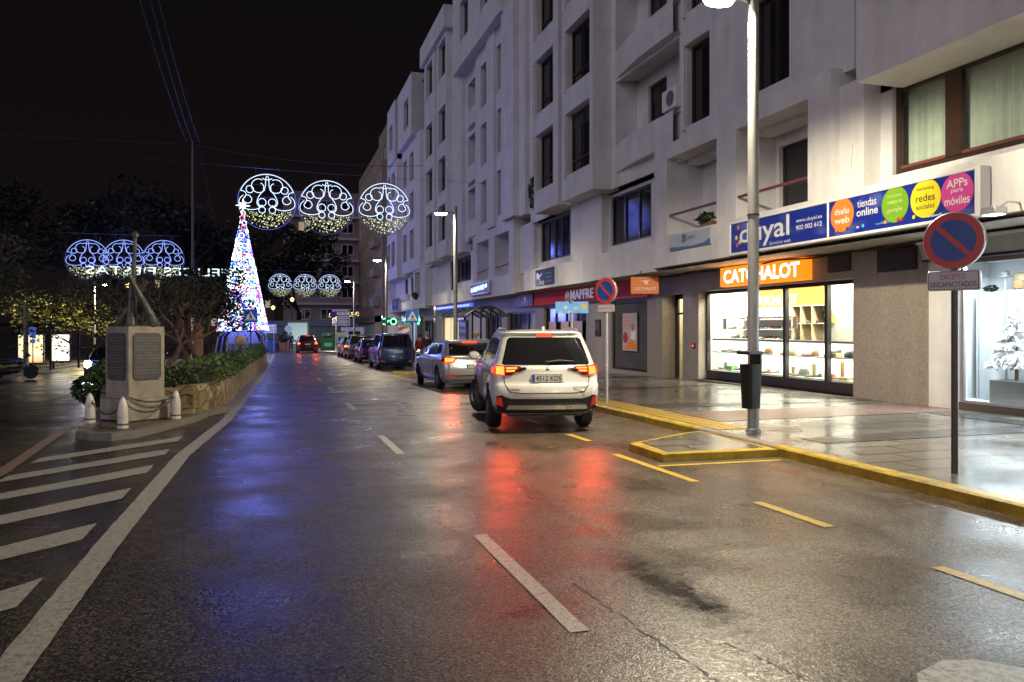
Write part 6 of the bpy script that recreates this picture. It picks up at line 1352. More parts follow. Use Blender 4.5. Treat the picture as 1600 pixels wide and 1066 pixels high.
# ------------------------------------------------------------------ people
def person(label, loc, rz, jac, trs, hair, h=1.72, skin=None, jl=.0):
    t = thing('person', label, 'person', loc, rz); k = h/1.75; SK = pm('skin', (.42, .24, .16), .5) if 'skin' not in MATS else MATS['skin']
    def skinmesh(name, vs, es, root=0, mat=SK):
        me = bpy.data.meshes.new(name); me.from_pydata([Vector(v[:3])*k for v in vs], es, []); ob = bpy.data.objects.new(name, me); COL.objects.link(ob); md = ob.modifiers.new('skin', 'SKIN')
        for i, v in enumerate(vs): sv = me.skin_vertices[0].data[i]; sv.radius = (v[3]*k, (v[4] if len(v) > 4 else v[3])*k); sv.use_root = i == root
        sb = ob.modifiers.new('sub', 'SUBSURF'); sb.levels = 1; sb.render_levels = 1
        dg = bpy.context.evaluated_depsgraph_get(); dg.update(); m2 = bpy.data.meshes.new_from_object(ob.evaluated_get(dg)); bpy.data.objects.remove(ob); m2.materials.clear(); m2.materials.append(mat); m2.shade_smooth()
        o = bpy.data.objects.new(name, m2); COL.objects.link(o); o.parent = t; return o
    V = [(0, 0, .95, .13, .10), (0, 0, 1.2, .13, .10), (0, 0, 1.42, .13, .09), (0, .01, 1.5, .05), (0, .02, 1.6, .075, .09), (0, .02, 1.70, .07, .085), (.17, 0, 1.42, .05), (.23, .02, 1.15, .042), (.22, .10, .9, .033), (.22, .13, .80, .038), (-.17, 0, 1.42, .05), (-.23, .0, 1.15, .042), (-.22, .04, .9, .033), (-.22, .06, .80, .038), (.09, 0, .9, .085), (.10, .06, .48, .06), (.11, .0, .09, .04), (.11, .13, .04, .035), (-.09, 0, .9, .085), (-.10, -.01, .48, .06), (-.10, -.12, .1, .04), (-.10, 0, .04, .035)]
    E = [(0, 1), (1, 2), (2, 3), (3, 4), (4, 5), (2, 6), (6, 7), (7, 8), (8, 9), (2, 10), (10, 11), (11, 12), (12, 13), (0, 14), (14, 15), (15, 16), (16, 17), (0, 18), (18, 19), (19, 20), (20, 21)]
    skinmesh('body', V, E)
    j = .018; Vj = [(0, 0, .88-jl, .165, .125), (0, 0, 1.2, .16, .12), (0, 0, 1.43, .155, .105), (.17, 0, 1.42, .05+j), (.23, .02, 1.15, .042+j), (.22, .10, .9, .035+j), (-.17, 0, 1.42, .05+j), (-.23, 0, 1.15, .042+j), (-.22, .04, .9, .035+j), (0, .0, 1.5, .07)]
    skinmesh('jacket', Vj, [(0, 1), (1, 2), (2, 3), (3, 4), (4, 5), (2, 6), (6, 7), (7, 8), (2, 9)], 0, jac)
    Vt = [(0, 0, .95, .15, .115), (.09, 0, .88, .1), (.10, .06, .48, .078), (.11, .0, .12, .062), (-.09, 0, .88, .1), (-.10, -.01, .48, .078), (-.10, -.12, .13, .062)]
    skinmesh('trousers', Vt, [(0, 1), (1, 2), (2, 3), (0, 4), (4, 5), (5, 6)], 0, trs)
    mb = MB(); mb.lathe([(.088*k, -.02), (.105*k, .04*k), (.085*k, .10*k), (.001, .125*k)], hair, 16, Matrix.Translation((0, -.005, 1.63*k)) @ Matrix.Diagonal((.9, 1.08, 1, 1))); mb.build('hair', t)
    mb = MB()
    for s, y in ((.11, .06), (-.10, -.06)): mb.box((s-.05)*k, (s+.05)*k, (y-.12)*k, (y+.15)*k, 0, .08, BLACKP)
    mb.build('shoes', t, bevel=.02)
    mb = MB()
    for s in (-1, 1): mb.box(s*.03*k-.012, s*.03*k+.012, .098*k, .108*k, 1.645*k, 1.66*k, PLK)
    mb.lathe([(.018, 0), (.001, .03)], SK, 8, Matrix.Translation((0, .1*k, 1.61*k)) @ Matrix.Rotation(R(-90), 4, 'X')); mb.box(-.025*k, .025*k, .098*k, .106*k, 1.57*k, 1.58*k, inkr); mb.build('face', t, smooth=0)
    return t
JEAN = pm('pale_jeans', (.36, .38, .50), .8, var=.15, vs=9); NAVY = pm('dark_cloth', (.015, .016, .022), .8, var=.3, vs=9); REDC = pm('red_cloth', (.45, .03, .02), .8); BLUEC = pm('blue_coat', (.03, .05, .14), .8)
BLOND = pm('blond_hair', (.42, .28, .12), .6); DHAIR = pm('dark_hair', (.03, .02, .015), .6); GHAIR = pm('grey_hair', (.35, .3, .26), .6)
person('person in a dark jacket and pale jeans walking on the pavement by the shops', (7.1, 38.2, -.24), R(10), NAVY, JEAN, GHAIR, 1.74); person('person in a red jacket behind the blue people carrier', (7.15, 40.4, -.26), R(-20), REDC, NAVY, DHAIR, 1.62)
person('person with blond hair in a dark blue coat behind the silver estate car', (7.0, 27.9, -.1), R(80), BLUEC, NAVY, BLOND, 1.62, jl=.25); person('person in a dark top with a red collar standing left of the dark red car', (1.55, 79, -.58), R(160), NAVY, NAVY, DHAIR, 1.85)
# ------------------------------------------------------------------ planted island, monument
def stonewall():
    m, nt, N, L = nodes('rubble_stone'); out = N.new('ShaderNodeOutputMaterial'); p = N.new('ShaderNodeBsdfPrincipled'); L.new(p.outputs[0], out.inputs[0])
    tc = N.new('ShaderNodeTexCoord'); mp = N.new('ShaderNodeMapping'); mp.inputs['Scale'].default_value = (3.2, 3.2, 4.2); L.new(tc.outputs['Object'], mp.inputs[0])
    nz = N.new('ShaderNodeTexNoise'); nz.inputs['Scale'].default_value = 1.6; L.new(mp.outputs[0], nz.inputs['Vector'])
    ad = N.new('ShaderNodeMixRGB'); ad.blend_type = 'ADD'; ad.inputs[0].default_value = .5; L.new(mp.outputs[0], ad.inputs[1]); L.new(nz.outputs['Color'], ad.inputs[2])
    v = N.new('ShaderNodeTexVoronoi'); v.feature = 'DISTANCE_TO_EDGE'; v.inputs['Scale'].default_value = 1.; L.new(ad.outputs[0], v.inputs['Vector'])
    v2 = N.new('ShaderNodeTexVoronoi'); v2.inputs['Scale'].default_value = 1.; L.new(ad.outputs[0], v2.inputs['Vector'])
    hs = N.new('ShaderNodeSeparateColor'); L.new(v2.outputs['Color'], hs.inputs[0])
    r1 = N.new('ShaderNodeValToRGB'); r1.color_ramp.elements[0].color = (.17, .125, .07, 1); r1.color_ramp.elements[1].color = (.42, .34, .21, 1); L.new(hs.outputs[0], r1.inputs[0])
    r2 = N.new('ShaderNodeValToRGB'); r2.color_ramp.elements[0].position = .02; r2.color_ramp.elements[1].position = .10; r2.color_ramp.elements[0].color = (.5, .47, .42, 1); r2.color_ramp.elements[1].color = (1, 1, 1, 1); L.new(v.outputs['Distance'], r2.inputs[0])
    mx = N.new('ShaderNodeMix'); mx.data_type = 'RGBA'; mx.blend_type = 'MULTIPLY'; mx.inputs[0].default_value = 1; L.new(r1.outputs[0], mx.inputs[6]); L.new(r2.outputs[0], mx.inputs[7]); L.new(mx.outputs[2], p.inputs['Base Color'])
    p.inputs['Roughness'].default_value = .7
    b = N.new('ShaderNodeBump'); b.inputs['Strength'].default_value = .9; b.inputs['Distance'].default_value = .03; L.new(r2.outputs[0], b.inputs['Height']); L.new(b.outputs[0], p.inputs['Normal']); return m
SWALL = stonewall()
right = [(-1.43, 15.75), (-1.15, 16.5), (-.97, 17.3), (-.88, 20), (-.80, 25), (-.68, 33), (-.5, 45), (-.4, 52)]
left_ = [(-3.0, 15.9), (-3.35, 17.4), (-3.8, 20), (-4.7, 25), (-6.2, 32), (-7.0, 45), (-7.2, 52)]
def ribbon(mb, P, h0, h1, th, mat):
    n = len(P); vs = []
    for i, p in enumerate(P):
        a = Vector(P[max(0, i-1)]); b = Vector(P[min(n-1, i+1)]); t = (b-a).normalized(); q = Vector((-t.y, t.x))*th
        z = gz(p[0], p[1]); vs += [(p[0], p[1], z+h0), (p[0], p[1], z+h1), (p[0]+q.x, p[1]+q.y, z+h1), (p[0]+q.x, p[1]+q.y, z+h0)]
    mb.add(vs, [(4*i+a, 4*i+b, 4*i+4+b, 4*i+4+a) for i in range(n-1) for a, b in ((0, 1), (1, 2), (2, 3))]+[(0, 1, 2, 3), (4*n-4, 4*n-3, 4*n-2, 4*n-1)], mat)
def dens(P, s=.6):
    out = []
    for a, b in zip(P[:-1], P[1:]):
        a = Vector(a); b = Vector(b); k = max(1, int((b-a).length/s)); out += [tuple(a+(b-a)*i/k) for i in range(k)]
    return out+[P[-1]]
loop = list(reversed(left_))+[(-2.3, 15.55)]+right
wl = thing('planter_wall', 'low rubble stone wall around the planted traffic island', 'wall', (0, 0, 0))
mb = MB(); ribbon(mb, dens(list(reversed(right)))[::-1], -.1, .62, .32, SWALL); ribbon(mb, dens(left_)[::-1], -.1, .55, .3, SWALL)
mb.quad((-3.0, 15.9, -.1), (-1.43, 15.75, -.1), (-1.43, 15.75, .58), (-3.0, 15.9, .55), SWALL); mb.build('stonework', wl, smooth=0)
mb = MB(); Rr = dens(right, 1.5); Lr = dens(left_, 1.5); n = min(len(Rr), len(Lr))
for i in range(n-1):
    a, b = Rr[int(i*(len(Rr)-1)/(n-1))], Rr[int((i+1)*(len(Rr)-1)/(n-1))]; c, d = Lr[int(i*(len(Lr)-1)/(n-1))], Lr[int((i+1)*(len(Lr)-1)/(n-1))]
    mb.quad((a[0]-.2, a[1], gz(*a)+.5), (b[0]-.2, b[1], gz(*b)+.5), (d[0]+.2, d[1], gz(*d)+.45), (c[0]+.2, c[1], gz(*c)+.45), pm('soil', (.03, .022, .015), .95) if 'soil' not in MATS else MATS['soil'])
tag(mb.build('soil', smooth=0), kind='structure')
# kerb of the island tip
mb = MB(); K = [(-2.96, 15.4), (-2.96, 13.85), (-2.85, 13.4), (-2.62, 13.1), (-2.3, 12.98), (-2.02, 13.15), (-1.75, 13.9), (-1.32, 15.35), (-1.2, 16.3), (-.86, 17.0), (-.72, 19), (-.64, 25), (-.5, 34), (-.32, 46)]
Kd = dens(K, .8); ribbon(mb, Kd, -.02, .11, .16, KERBG); ribbon(mb, dens([(-7.1, 46), (-6.4, 32), (-4.9, 25), (-4.0, 20), (-3.52, 17.4), (-2.96, 15.4)]), -.02, .11, .16, KERBG)
tag(mb.build('kerb', smooth=0), kind='structure')
mb = MB(); mb.add([(x, y, gz(x, y)+.105) for x, y in K[:9]+[(-1.2, 17.2), (-3.1, 17.2)]], [tuple(range(11))], pavers('island_paving', .3, .3, (.10, .085, .07), (.13, .11, .09), (.05, .045, .04), .45)); tag(mb.build('pavement', smooth=0), kind='structure')
# hedge
hg = thing('hedge', 'trimmed green hedge with tiny violet flowers along the island wall', 'hedge', (0, 0, 0))
mb = MB(); r3 = random.Random(21); cl = []
for (x, y) in dens(right, .35):
    if y > 15.9: cl.append((x-.50, y, gz(x, y)+.74+.03*math.sin(y*2.2), .55, .4, .36))
leaves(mb, cl, 22000, .042, [HEDGE, HEDGE, HEDGE, LEAFG], r3); vio = pm('violet_petal', (.22, .12, .3), .6)
for i in range(260):
    c = r3.choice(cl); x, y, z = c[0]+r3.uniform(-.35, .5), c[1]+r3.uniform(-.3, .3), c[2]+r3.uniform(-.1, .36); mb.lathe([(.001, 0), (.016, .008), (.001, .016)], vio, 5, Matrix.Translation((x, y, z)))
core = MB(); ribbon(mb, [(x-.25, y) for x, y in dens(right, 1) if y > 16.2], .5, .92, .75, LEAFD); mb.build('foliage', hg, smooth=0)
hg2 = thing('hedge', 'dark hedge along the left side of the traffic island behind the monument', 'hedge', (0, 0, 0)); mb = MB()
cl = [(x+.5, y, gz(x, y)+.75, .6, .5, .38) for x, y in dens(left_, .5)]; leaves(mb, cl, 4500, .07, [HEDGE, LEAFD, LEAFG], r3); mb.build('foliage', hg2, smooth=0)
sh = thing('shrub', 'rounded dark shrub at the left of the monument', 'shrub', (-3.1, 16.4, .45)); mb = MB(); leaves(mb, [(0, 0, .08, .48, .45, .32)], 1500, .05, [HEDGE, LEAFD], r3); mb.build('foliage', sh, smooth=0)
mb = MB(); mb.tube([(0, 0, -.1), (.05, 0, .2)], .03, BARKD, 6); mb.build('stem', sh)
# monument
mo = thing('monument', 'stone pedestal with dark plaques carrying crossed old cannon barrels', 'monument', (-2.3, 15.08, .1), R(41))
mb = MB(); mb.box(-.40, .40, -.40, .40, 0, .36, STONE); mb.build('pedestal_base', mo, bevel=.012)
mb = MB(); mb.box(-.335, .335, -.335, .335, .361, 1.585, STONE); mb.build('pedestal_shaft', mo, bevel=.01)
for rz_ in (0, -90):
    M = Matrix.Rotation(R(rz_), 4, 'Z') @ frame((0, -.337, 1.08), (1, 0, 0), (0, 0, 1)); w_, h_, c_ = .26, .40, .05
    mb = MB(); mb.prism([(-w_+c_, -h_), (w_-c_, -h_), (w_, -h_+c_), (w_, h_-c_), (w_-c_, h_), (-w_+c_, h_), (-w_, h_-c_), (-w_, -h_+c_)], -.002, .018, PLAQUE, M); q = mb.build('plaque', mo, bevel=.004)
    mb = MB(); ltm = pm('plaque_letter', (.16, .15, .15), .5) if 'plaque_letter' not in MATS else MATS['plaque_letter']; rr = random.Random(7)
    for k in range(13):
        if k in (2, 5, 9): mb.prism([(-.06, .31-.05*k), (.06, .31-.05*k), (.06, .325-.05*k), (-.06, .325-.05*k)], .018, .022, ltm, M); continue
        x = -.2
        while x < .18: l = rr.uniform(.025, .07); mb.prism([(x, .305-.05*k), (x+l, .305-.05*k), (x+l, .327-.05*k), (x, .327-.05*k)], .018, .0215, ltm, M); x += l+.015
    mb.build('lettering', q, smooth=0)
Rm = Matrix.Rotation(R(-41), 4, 'Z'); rv = Rm @ Vector((.988, -.157+.31, 0)); bv_ = Rm @ Vector((-.157, .988, 0))
rv = Rm @ Vector((.988, .157, 0))
def barrel(a, b, r0, r1, name='cannon_barrel'):
    A, B = Vector(a), Vector(b); P = []; rs = []
    for t, k in ((0, .55), (.01, 1.1), (.03, 1.15), (.05, 1.), (.2, .96), (.21, 1.06), (.24, 1.06), (.25, .9), (.5, .78), (.51, .86), (.535, .86), (.545, .74), (.93, .58), (.95, .72), (.99, .72), (1., .6)): P.append(A.lerp(B, t)); rs.append(r0*k)
    mb = MB(); mb.tube(P, rs, IRON, 16); return mb.build(name, mo)
Z = 1.59
barrel(tuple(rv*-.06+Vector((0, 0, Z))), tuple(rv*-.04+Vector((0, 0, 2.5))), .088, .05); barrel(tuple(rv*.33-bv_*.17+Vector((0, 0, Z))), tuple(rv*-.10-bv_*.15+Vector((0, 0, 2.46))), .078, .05); barrel(tuple(rv*-.26+bv_*.16+Vector((0, 0, Z))), tuple(rv*.18+bv_*.15+Vector((0, 0, 2.40))), .075, .05)
mb = MB(); mb.tube([rv*-.03+Vector((0, 0, 2.4)), Vector((0, 0, 3.15))], [.035, .028], IRON, 10); mb.build('spike', mo)
mb = MB(); mb.lathe([(.001, -.02), (.055, -.01), (.06, .05), (.02, .09), (.001, .1)], IRON, 14, Matrix.Translation(rv*0+Vector((0, 0, 3.15)))); mb.build('finial', mo); mb = MB(); mb.box(-.3, .3, -.3, .3, 1.586, 1.605, IRON); mb.build('cap', mo)
# shell bollards with chains
SHELL = pm('shell_metal', (.68, .63, .6), .4, metal=.1, var=.25, vs=8)
def bollard(): 
    t = thing('bollard', 'x', 'bollard', (0, 0, 0), 0, 'shell shaped bollards around the monument'); mb = MB(); mb.lathe([(.085, 0), (.085, .05), (.078, .055), (.078, .26), (.07, .34), (.05, .42), (.025, .475), (.001, .495)], SHELL, 20); mb.build('shell', t); mb = MB(); mb.lathe([(.0885, .05), (.0885, .075)], IRON, 20); mb.build('band', t); return t
b0 = bollard(); b0.location = (-2.26, 13.65, .1); b0['label'] = 'middle shell shaped bollard, at the tip of the monument island'
B_ = [(-2.26, 13.65), (-1.62, 14.83), (-2.91, 14.6)]
copy_thing(b0, (-1.62, 14.83, .1), 0, 'right shell shaped bollard, beside the stone planter wall'); copy_thing(b0, (-2.91, 14.6, .1), 0, 'left shell shaped bollard, beside the left carriageway')
def chain(a, b, sag, label):
    mb = MB(); n = 26; pr_ = None; A = Vector(a); Bv = Vector(b)
    pts = [A.lerp(Bv, i/n)-Vector((0, 0, sag*(1-(2*i/n-1)**2))) for i in range(n+1)]
    for i in range(n):
        p, q = pts[i], pts[i+1]; d = (q-p); L_ = d.length; d.normalize(); u = d.orthogonal().normalized(); u = Matrix.Rotation(R(90*(i % 2)), 3, d) @ u; c = (p+q)/2
        mb.tube([c+d*L_*.72*math.cos(t)+u*.017*math.sin(t) for t in [2*math.pi*k/8 for k in range(8)]], .0065, IRON, 4, closed=True)
    tag(mb.build('chain'), label, 'chain')
chain((-2.26, 13.65, .5), (-1.62, 14.83, .52), .22, 'iron chain hanging between the middle and right bollards'); chain((-2.26, 13.65, .5), (-2.91, 14.6, .5), .22, 'iron chain hanging between the middle and left bollards')
chain((-2.33, 14.5, .52), (-1.62, 14.83, .5), .1, 'short iron chain from the pedestal corner to the right bollard')
t = thing('globe_lamp', 'small pale round globe on a short post above the hedge', 'globe lamp', (-1.1, 28.5, .2)); mb = MB(); mb.lathe([(.001, .82), (.14, .9), (.2, 1.02), (.19, 1.12), (.1, 1.22), (.001, 1.24)], pm('globe_cream', (.5, .42, .3), .6), 18); mb.build('globe', t); mb = MB(); mb.lathe([(.04, 0), (.04, .83)], DARKF, 10); mb.build('pole', t)
t = thing('stone_pillar', 'slim pinkish stone pillar standing in the planted island', 'pillar', (-2.2, 26, .2)); mb = MB(); mb.lathe([(.13, 0), (.13, 1.45), (.16, 1.46), (.16, 1.56), (.08, 1.62), (.001, 1.63)], pm('pink_stone', (.30, .17, .13), .7, bump=.2), 8); mb.build('shaft', t)

# ------------------------------------------------------------------ trees
def branch(mb, p, d, L_, r, depth, mat, rnd, tips, twist=.35, n=3):
    P = [p]; rs = [r]; q = p.copy(); dd = d.copy(); k = 4
    for i in range(k):
        dd = (dd+Vector((rnd.gauss(0, twist*.45), rnd.gauss(0, twist*.45), rnd.gauss(.05, twist*.2)))).normalized(); q = q+dd*L_/k; P.append(q.copy()); rs.append(r*(1-.38*(i+1)/k))
    mb.tube(P, rs, mat, 7)
    if depth == 0: tips.append(q); return
    for i in range(n):
        a = rnd.uniform(0, 6.28); e = dd.orthogonal().normalized(); e = Matrix.Rotation(a, 3, dd) @ e
        branch(mb, q.copy(), (dd+e*rnd.uniform(.35, .9)).normalized(), L_*rnd.uniform(.6, .85), rs[-1]*.72, depth-1, mat, rnd, tips, twist, n)
def tree(label, loc, h, cr, seed, mats, n, size, bark=BARKD, group=None, clear=.35, spread=1., name='tree'):
    t = thing(name, label, 'tree', loc, 0, group); r = random.Random(seed); mb = MB(); tips = []
    branch(mb, Vector((0, 0, 0)), Vector((r.gauss(0, .05), r.gauss(0, .05), 1)).normalized(), h*clear, h*.028, 3, bark, r, tips, .3); mb.build('trunk', t)
    cl = []
    for k in range(26):
        a = r.uniform(0, 6.28); rr = cr*math.sqrt(r.random())*spread; zz = h*(clear+.12)+(h*(1-clear-.12))*r.random()**.8; f = math.sqrt(max(.12, 1-((zz/h-.62)/.5)**2))
        s = cr*r.uniform(.22, .42); cl.append((rr*f*math.cos(a), rr*f*math.sin(a), zz, s, s, s*.7))
    cl += [(p.x, p.y, p.z, cr*.25, cr*.25, cr*.2) for p in tips[:14]]
    mb = MB(); leaves(mb, cl, n, size, mats, r); mb.build('crown', t, smooth=0); return t
tg = 'trees beyond the left carriageway'
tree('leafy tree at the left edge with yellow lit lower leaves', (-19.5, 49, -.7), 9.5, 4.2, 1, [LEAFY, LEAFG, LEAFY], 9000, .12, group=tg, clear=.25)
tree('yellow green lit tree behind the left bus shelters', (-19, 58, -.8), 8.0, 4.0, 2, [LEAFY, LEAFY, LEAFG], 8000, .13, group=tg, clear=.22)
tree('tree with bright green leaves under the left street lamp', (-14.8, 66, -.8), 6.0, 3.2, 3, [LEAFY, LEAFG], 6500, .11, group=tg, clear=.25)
tree('tall dark tree at the left edge behind the lit ones', (-25, 62, -.8), 15, 6, 4, [LEAFD, LEAFG], 4200, .28, group=tg)
for i, (x, y, h, c) in enumerate(((-13, 92, 17, 6.5), (-8.5, 100, 15, 5), (-20, 85, 16, 7), (-5.5, 96, 11, 4))):
    tree(['tall black tree behind the left row of light globes', 'dark tree behind the thin mast', 'broad dark tree far behind the left street lamp', 'dark tree directly left of the lit cone tree'][i], (x, y, -.8), h, c, 20+i, [LEAFD], 3000, .3, group=tg)
tree('big dark tree overhanging the end of the street behind the far light globes', (3.4, 112, -.6), 15.5, 6.0, 31, [LEAFD, LEAFD, LEAFG], 6500, .30, clear=.3)
tree('dark tree at the end of the street left of the lit cone tree base', (-3.2, 108, -.6), 10, 4.5, 33, [LEAFD, LEAFG], 3000, .26, clear=.3)
for i, (x, y, h, lb) in enumerate(((-2.6, 19.6, 2.5, 'gnarled reddish tree with forked bare branches behind the monument'), (-1.95, 22.0, 2.4, 'second gnarled bare tree right of the forked one'), (-3.6, 23.5, 2.7, 'bare twisted tree farthest left behind the monument'))):
    t = thing('bare_tree', lb, 'tree', (x, y, .35), 0, 'gnarled trees on the island'); r = random.Random(60+i); mb = MB(); tips = []
    for k in range(3): branch(mb, Vector((.12*math.cos(k*2.1), .12*math.sin(k*2.1), 0)), Vector((.28*math.cos(k*2.1+.5), .28*math.sin(k*2.1+.5), 1)).normalized(), h*.42, .085, 3, BARK, r, tips, .55)
    mb.build('trunk', t); mb = MB(); leaves(mb, [(p.x, p.y, p.z, .5, .5, .3) for p in tips], 1500, .05, [LEAFD], r); mb.build('crown', t, smooth=0)
tree('dark leafy tree on the island in front of the lit cone tree', (-3.5, 48, .0), 5.0, 2.2, 41, [LEAFD, LEAFG], 3200, .12, clear=.25)
t = thing('palm_tree', 'dim palm tree high behind the left light globes', 'palm', (-14.5, 88, -.8)); mb = MB(); mb.tube([(0, 0, 0), (.2, 0, 7), (.1, 0, 14.5)], [.3, .24, .2], BARKD, 8); mb.build('trunk', t); mb = MB()
for k in range(16):
    a = k*.9; P = [Vector((math.cos(a)*s*2.6, math.sin(a)*s*2.6, 14.5+1.1*s-2.2*s*s)) for s in (0, .3, .6, 1.)]
    for p, q in zip(P[:-1], P[1:]):
        for j in range(6):
            c = p.lerp(q, j/6); e = Vector((-math.sin(a), math.cos(a), -.35))*.55; f = (q-p).normalized()*.1
            mb.add([c, c+f, c+e+f], [(0, 1, 2)], LEAFG); mb.add([c, c+f, c-Vector((e.x, e.y, -e.z))+f], [(0, 1, 2)], LEAFG)
mb.build('crown', t, smooth=0)

# ------------------------------------------------------------------ light globes over the street
TUBE = em('globe_tube', (.60, .74, 1.), 2.1, False); TUBEB = em('globe_tube_blue', (.28, .38, 1.), 2.0, False); SPARK = em('globe_led', (.95, 1., .62), 1.6, False); SPARKD = em('globe_led_dim', (.75, .8, .35), .6, False)
WIREG = pm('ring_steel', (.2, .2, .24), .4, metal=.6)
def arc(cx, cy, r, a0, a1, n=18): return [(cx+r*math.cos(R(a0+(a1-a0)*i/n)), cy+r*math.sin(R(a0+(a1-a0)*i/n))) for i in range(n+1)]
def smooth_path(P, f=6): return crspl(P, f)
def globe_mesh(tm, Rg=1.25, th=.0145):
    halves = [arc(0, 0, 1.0, 158, 90, 26), smooth_path([(-.93, .37), (-.84, .36), (-.76, .31), (-.74, .22), (-.80, .12)]),
              smooth_path([(-.74, .22), (-.62, .2), (-.54, .08), (-.58, -.04), (-.70, -.08), (-.82, -.01), (-.83, .08), (-.77, .13)], 5),
              smooth_path([(-.83, .21), (-.94, .1), (-.985, -.06), (-.93, -.2), (-.78, -.28), (-.55, -.31), (-.36, -.28), (-.24, -.2), (-.17, -.13)]),
              arc(-.61, .43, .13, 20, 380, 20), arc(-.30, .57, .25, 60, 330, 26), arc(-.26, .53, .14, 330, 440, 10), smooth_path([(-.02, .95), (-.05, .84), (-.06, .68), (-.07, .55), (-.14, .40), (-.26, .24), (-.34, .08), (-.36, -.06), (-.30, -.17), (-.22, -.21)]),
              arc(-.18, -.03, .14, 0, 360, 20), arc(-.18, -.31, .115, 0, 360, 18), smooth_path([(-.17, .86), (-.1, .82), (0, .80)])]
    mb = MB()
    for h in halves:
        for s in (1, -1): mb.tube([(s*x*Rg*.985, 0, y*Rg*.985) for x, y in h], th, tm, 5)
    return mb
def make_globe(label, blue=False):
    t = thing('light_globe', label, 'light globe', (0, 0, 0), 0, 'scrolled light globes hung over the street'); globe_mesh(TUBEB if blue else TUBE).build('light_scroll', t)
    mb = MB(); mb.tube([(1.27*math.cos(a), .02, 1.27*math.sin(a)) for a in [2*math.pi*i/48 for i in range(48)]], .018, WIREG, 5, closed=True)
    for z in (-.3, .2, .75): x = math.sqrt(1.27**2-z*z); mb.tube([(-x, .03, z), (x, .03, z)], .008, WIREG, 4)
    mb.build('ring', t); mb = MB(); r = random.Random(9); c = 0
    while c < 230:
        x, z = r.uniform(-1.2, 1.2), r.uniform(-1.2, -.40)
        if x*x+z*z > 1.2**2 or (abs(x) < .4 and z > -.5): continue
        c += 1; s = r.uniform(.010, .022); mb.lathe([(.001, -s), (s, 0), (.001, s)], SPARK if r.random() < .6 else SPARKD, 5, Matrix.Translation((x, r.uniform(-.02, .02), z)) @ Matrix.Rotation(r.uniform(-.8, .8), 4, 'Y') @ Matrix.Diagonal((1, 1, 1.6, 1)))
    mb.build('light_curtain', t)['kind'] = 'stuff'; mb = MB(); mb.tube([(-.5, .02, 1.15), (-.5, .02, 1.6)], .01, WIREG, 4); mb.tube([(.5, .02, 1.15), (.5, .02, 1.6)], .01, WIREG, 4); mb.build('hanger', t)
    light('globe_light', 'POINT', (0, .02, 0), 330, (.10, .14, 1.), t, shadow_soft_size=.9)
    return t
g0 = make_globe('left globe of the near row, behind the star of the lit cone tree'); g0.location = (-.29, 37.66, 7.38)
g0_l = [c for c in g0.children if c.type == 'LIGHT'][0]
for p, lb in (((2.37, 38.2, 7.33), 'middle globe of the near row of scrolled lights'), ((5.14, 38.75, 7.44), 'right globe of the near row, before the white apartment block'), ((.65, 89.57, 6.29), 'left globe of the small far row over the street'), ((3.28, 89.8, 6.30), 'middle globe of the small far row over the street'), ((5.9, 90.1, 6.34), 'right globe of the small far row over the street')): copy_thing(g0, p, 0, lb)
for o in [o for o in scene.objects if o.type == 'LIGHT' and o.data == g0_l.data and o != g0_l]: o.data = o.data.copy(); o.data.energy = 70
gb = make_globe('left globe of the dim blue row above the left carriageway', True); gb.location = (-11.21, 55.5, 5.97)
[c for c in gb.children if c.type == 'LIGHT'][0].data.energy = 90
copy_thing(gb, (-9.19, 55.9, 6.06), 0, 'middle globe of the dim blue row, behind the cannon barrel'); copy_thing(gb, (-6.9, 56.3, 6.15), 0, 'right globe of the dim blue row above the left carriageway')
mb = MB(); M = frame((-2.95, 57.2, 5.15), (-.995, -.06, 0), (0, 0, 1)); mb.text('FELICES FIESTAS', M, 8.6, .52, em('greeting_led', (.75, .95, 1.), 1.7, False), depth=.03, bold=-.005); tag(mb.build('light_lettering', smooth=0), 'pale glowing light lettering seen from behind under the left row of globes', 'light lettering')
def wire(pts, r, label, sag=0, mat=None, n=14):
    mb = MB(); Q = []
    for a, b in zip(pts[:-1], pts[1:]):
        a, b = Vector(a), Vector(b); Q += [a.lerp(b, i/n)-Vector((0, 0, sag*(1-(2*i/n-1)**2))) for i in range(n)]
    Q.append(Vector(pts[-1])); mb.tube(Q, r, mat or WIREG, 5); tag(mb.build('cable'), label, 'cable')
wire([(-7, 37.2, 9.0), (10.5, 39.3, 9.05)], .008, 'thin steel cable carrying the near row of light globes', .1); wire([(-3, 89.3, 7.9), (10.6, 90.6, 7.95)], .012, 'thin cable carrying the far row of light globes', .05); wire([(-14, 55, 7.6), (-5.9, 56.6, 7.75)], .012, 'thin cable carrying the dim blue row of light globes', .05)
# mast with long cables
t = thing('mast', 'thin tall mast rising behind the bare trees', 'mast', (-5.87, 64.4, -.6)); mb = MB(); mb.tube([(0, 0, 0), (0, 0, 16.4)], [.13, .07], pm('mast_steel', (.16, .14, .14), .5), 10); mb.build('pole', t); mb = MB(); mb.box(-.5, .5, -.04, .04, 16.1, 16.2, DARKF); mb.build('crossarm', t, smooth=0)
CB = pm('cable_blue', (.05, .055, .11), .6)
for i, (tx, ex, lb) in enumerate(((-8.6, -6.3, 'left of the three long cables descending to the mast'), (-7.6, -5.9, 'middle of the three long cables descending to the mast'), (-7.05, -5.4, 'right of the three long cables descending to the mast'))): wire([(tx*.62, 17.5, 19.2-.5*i), (ex, 64.4, 15.7)], .022, lb, 1.2, CB, 24)
wire([(-60, 66, 16.5), (-5.9, 64.4, 15.5)], .022, 'faint cable running left from the mast', .4, CB); wire([(-5.9, 64.4, 15.5), (10.5, 58, 13.6)], .022, 'faint cable running from the mast to the white block', .5, CB)
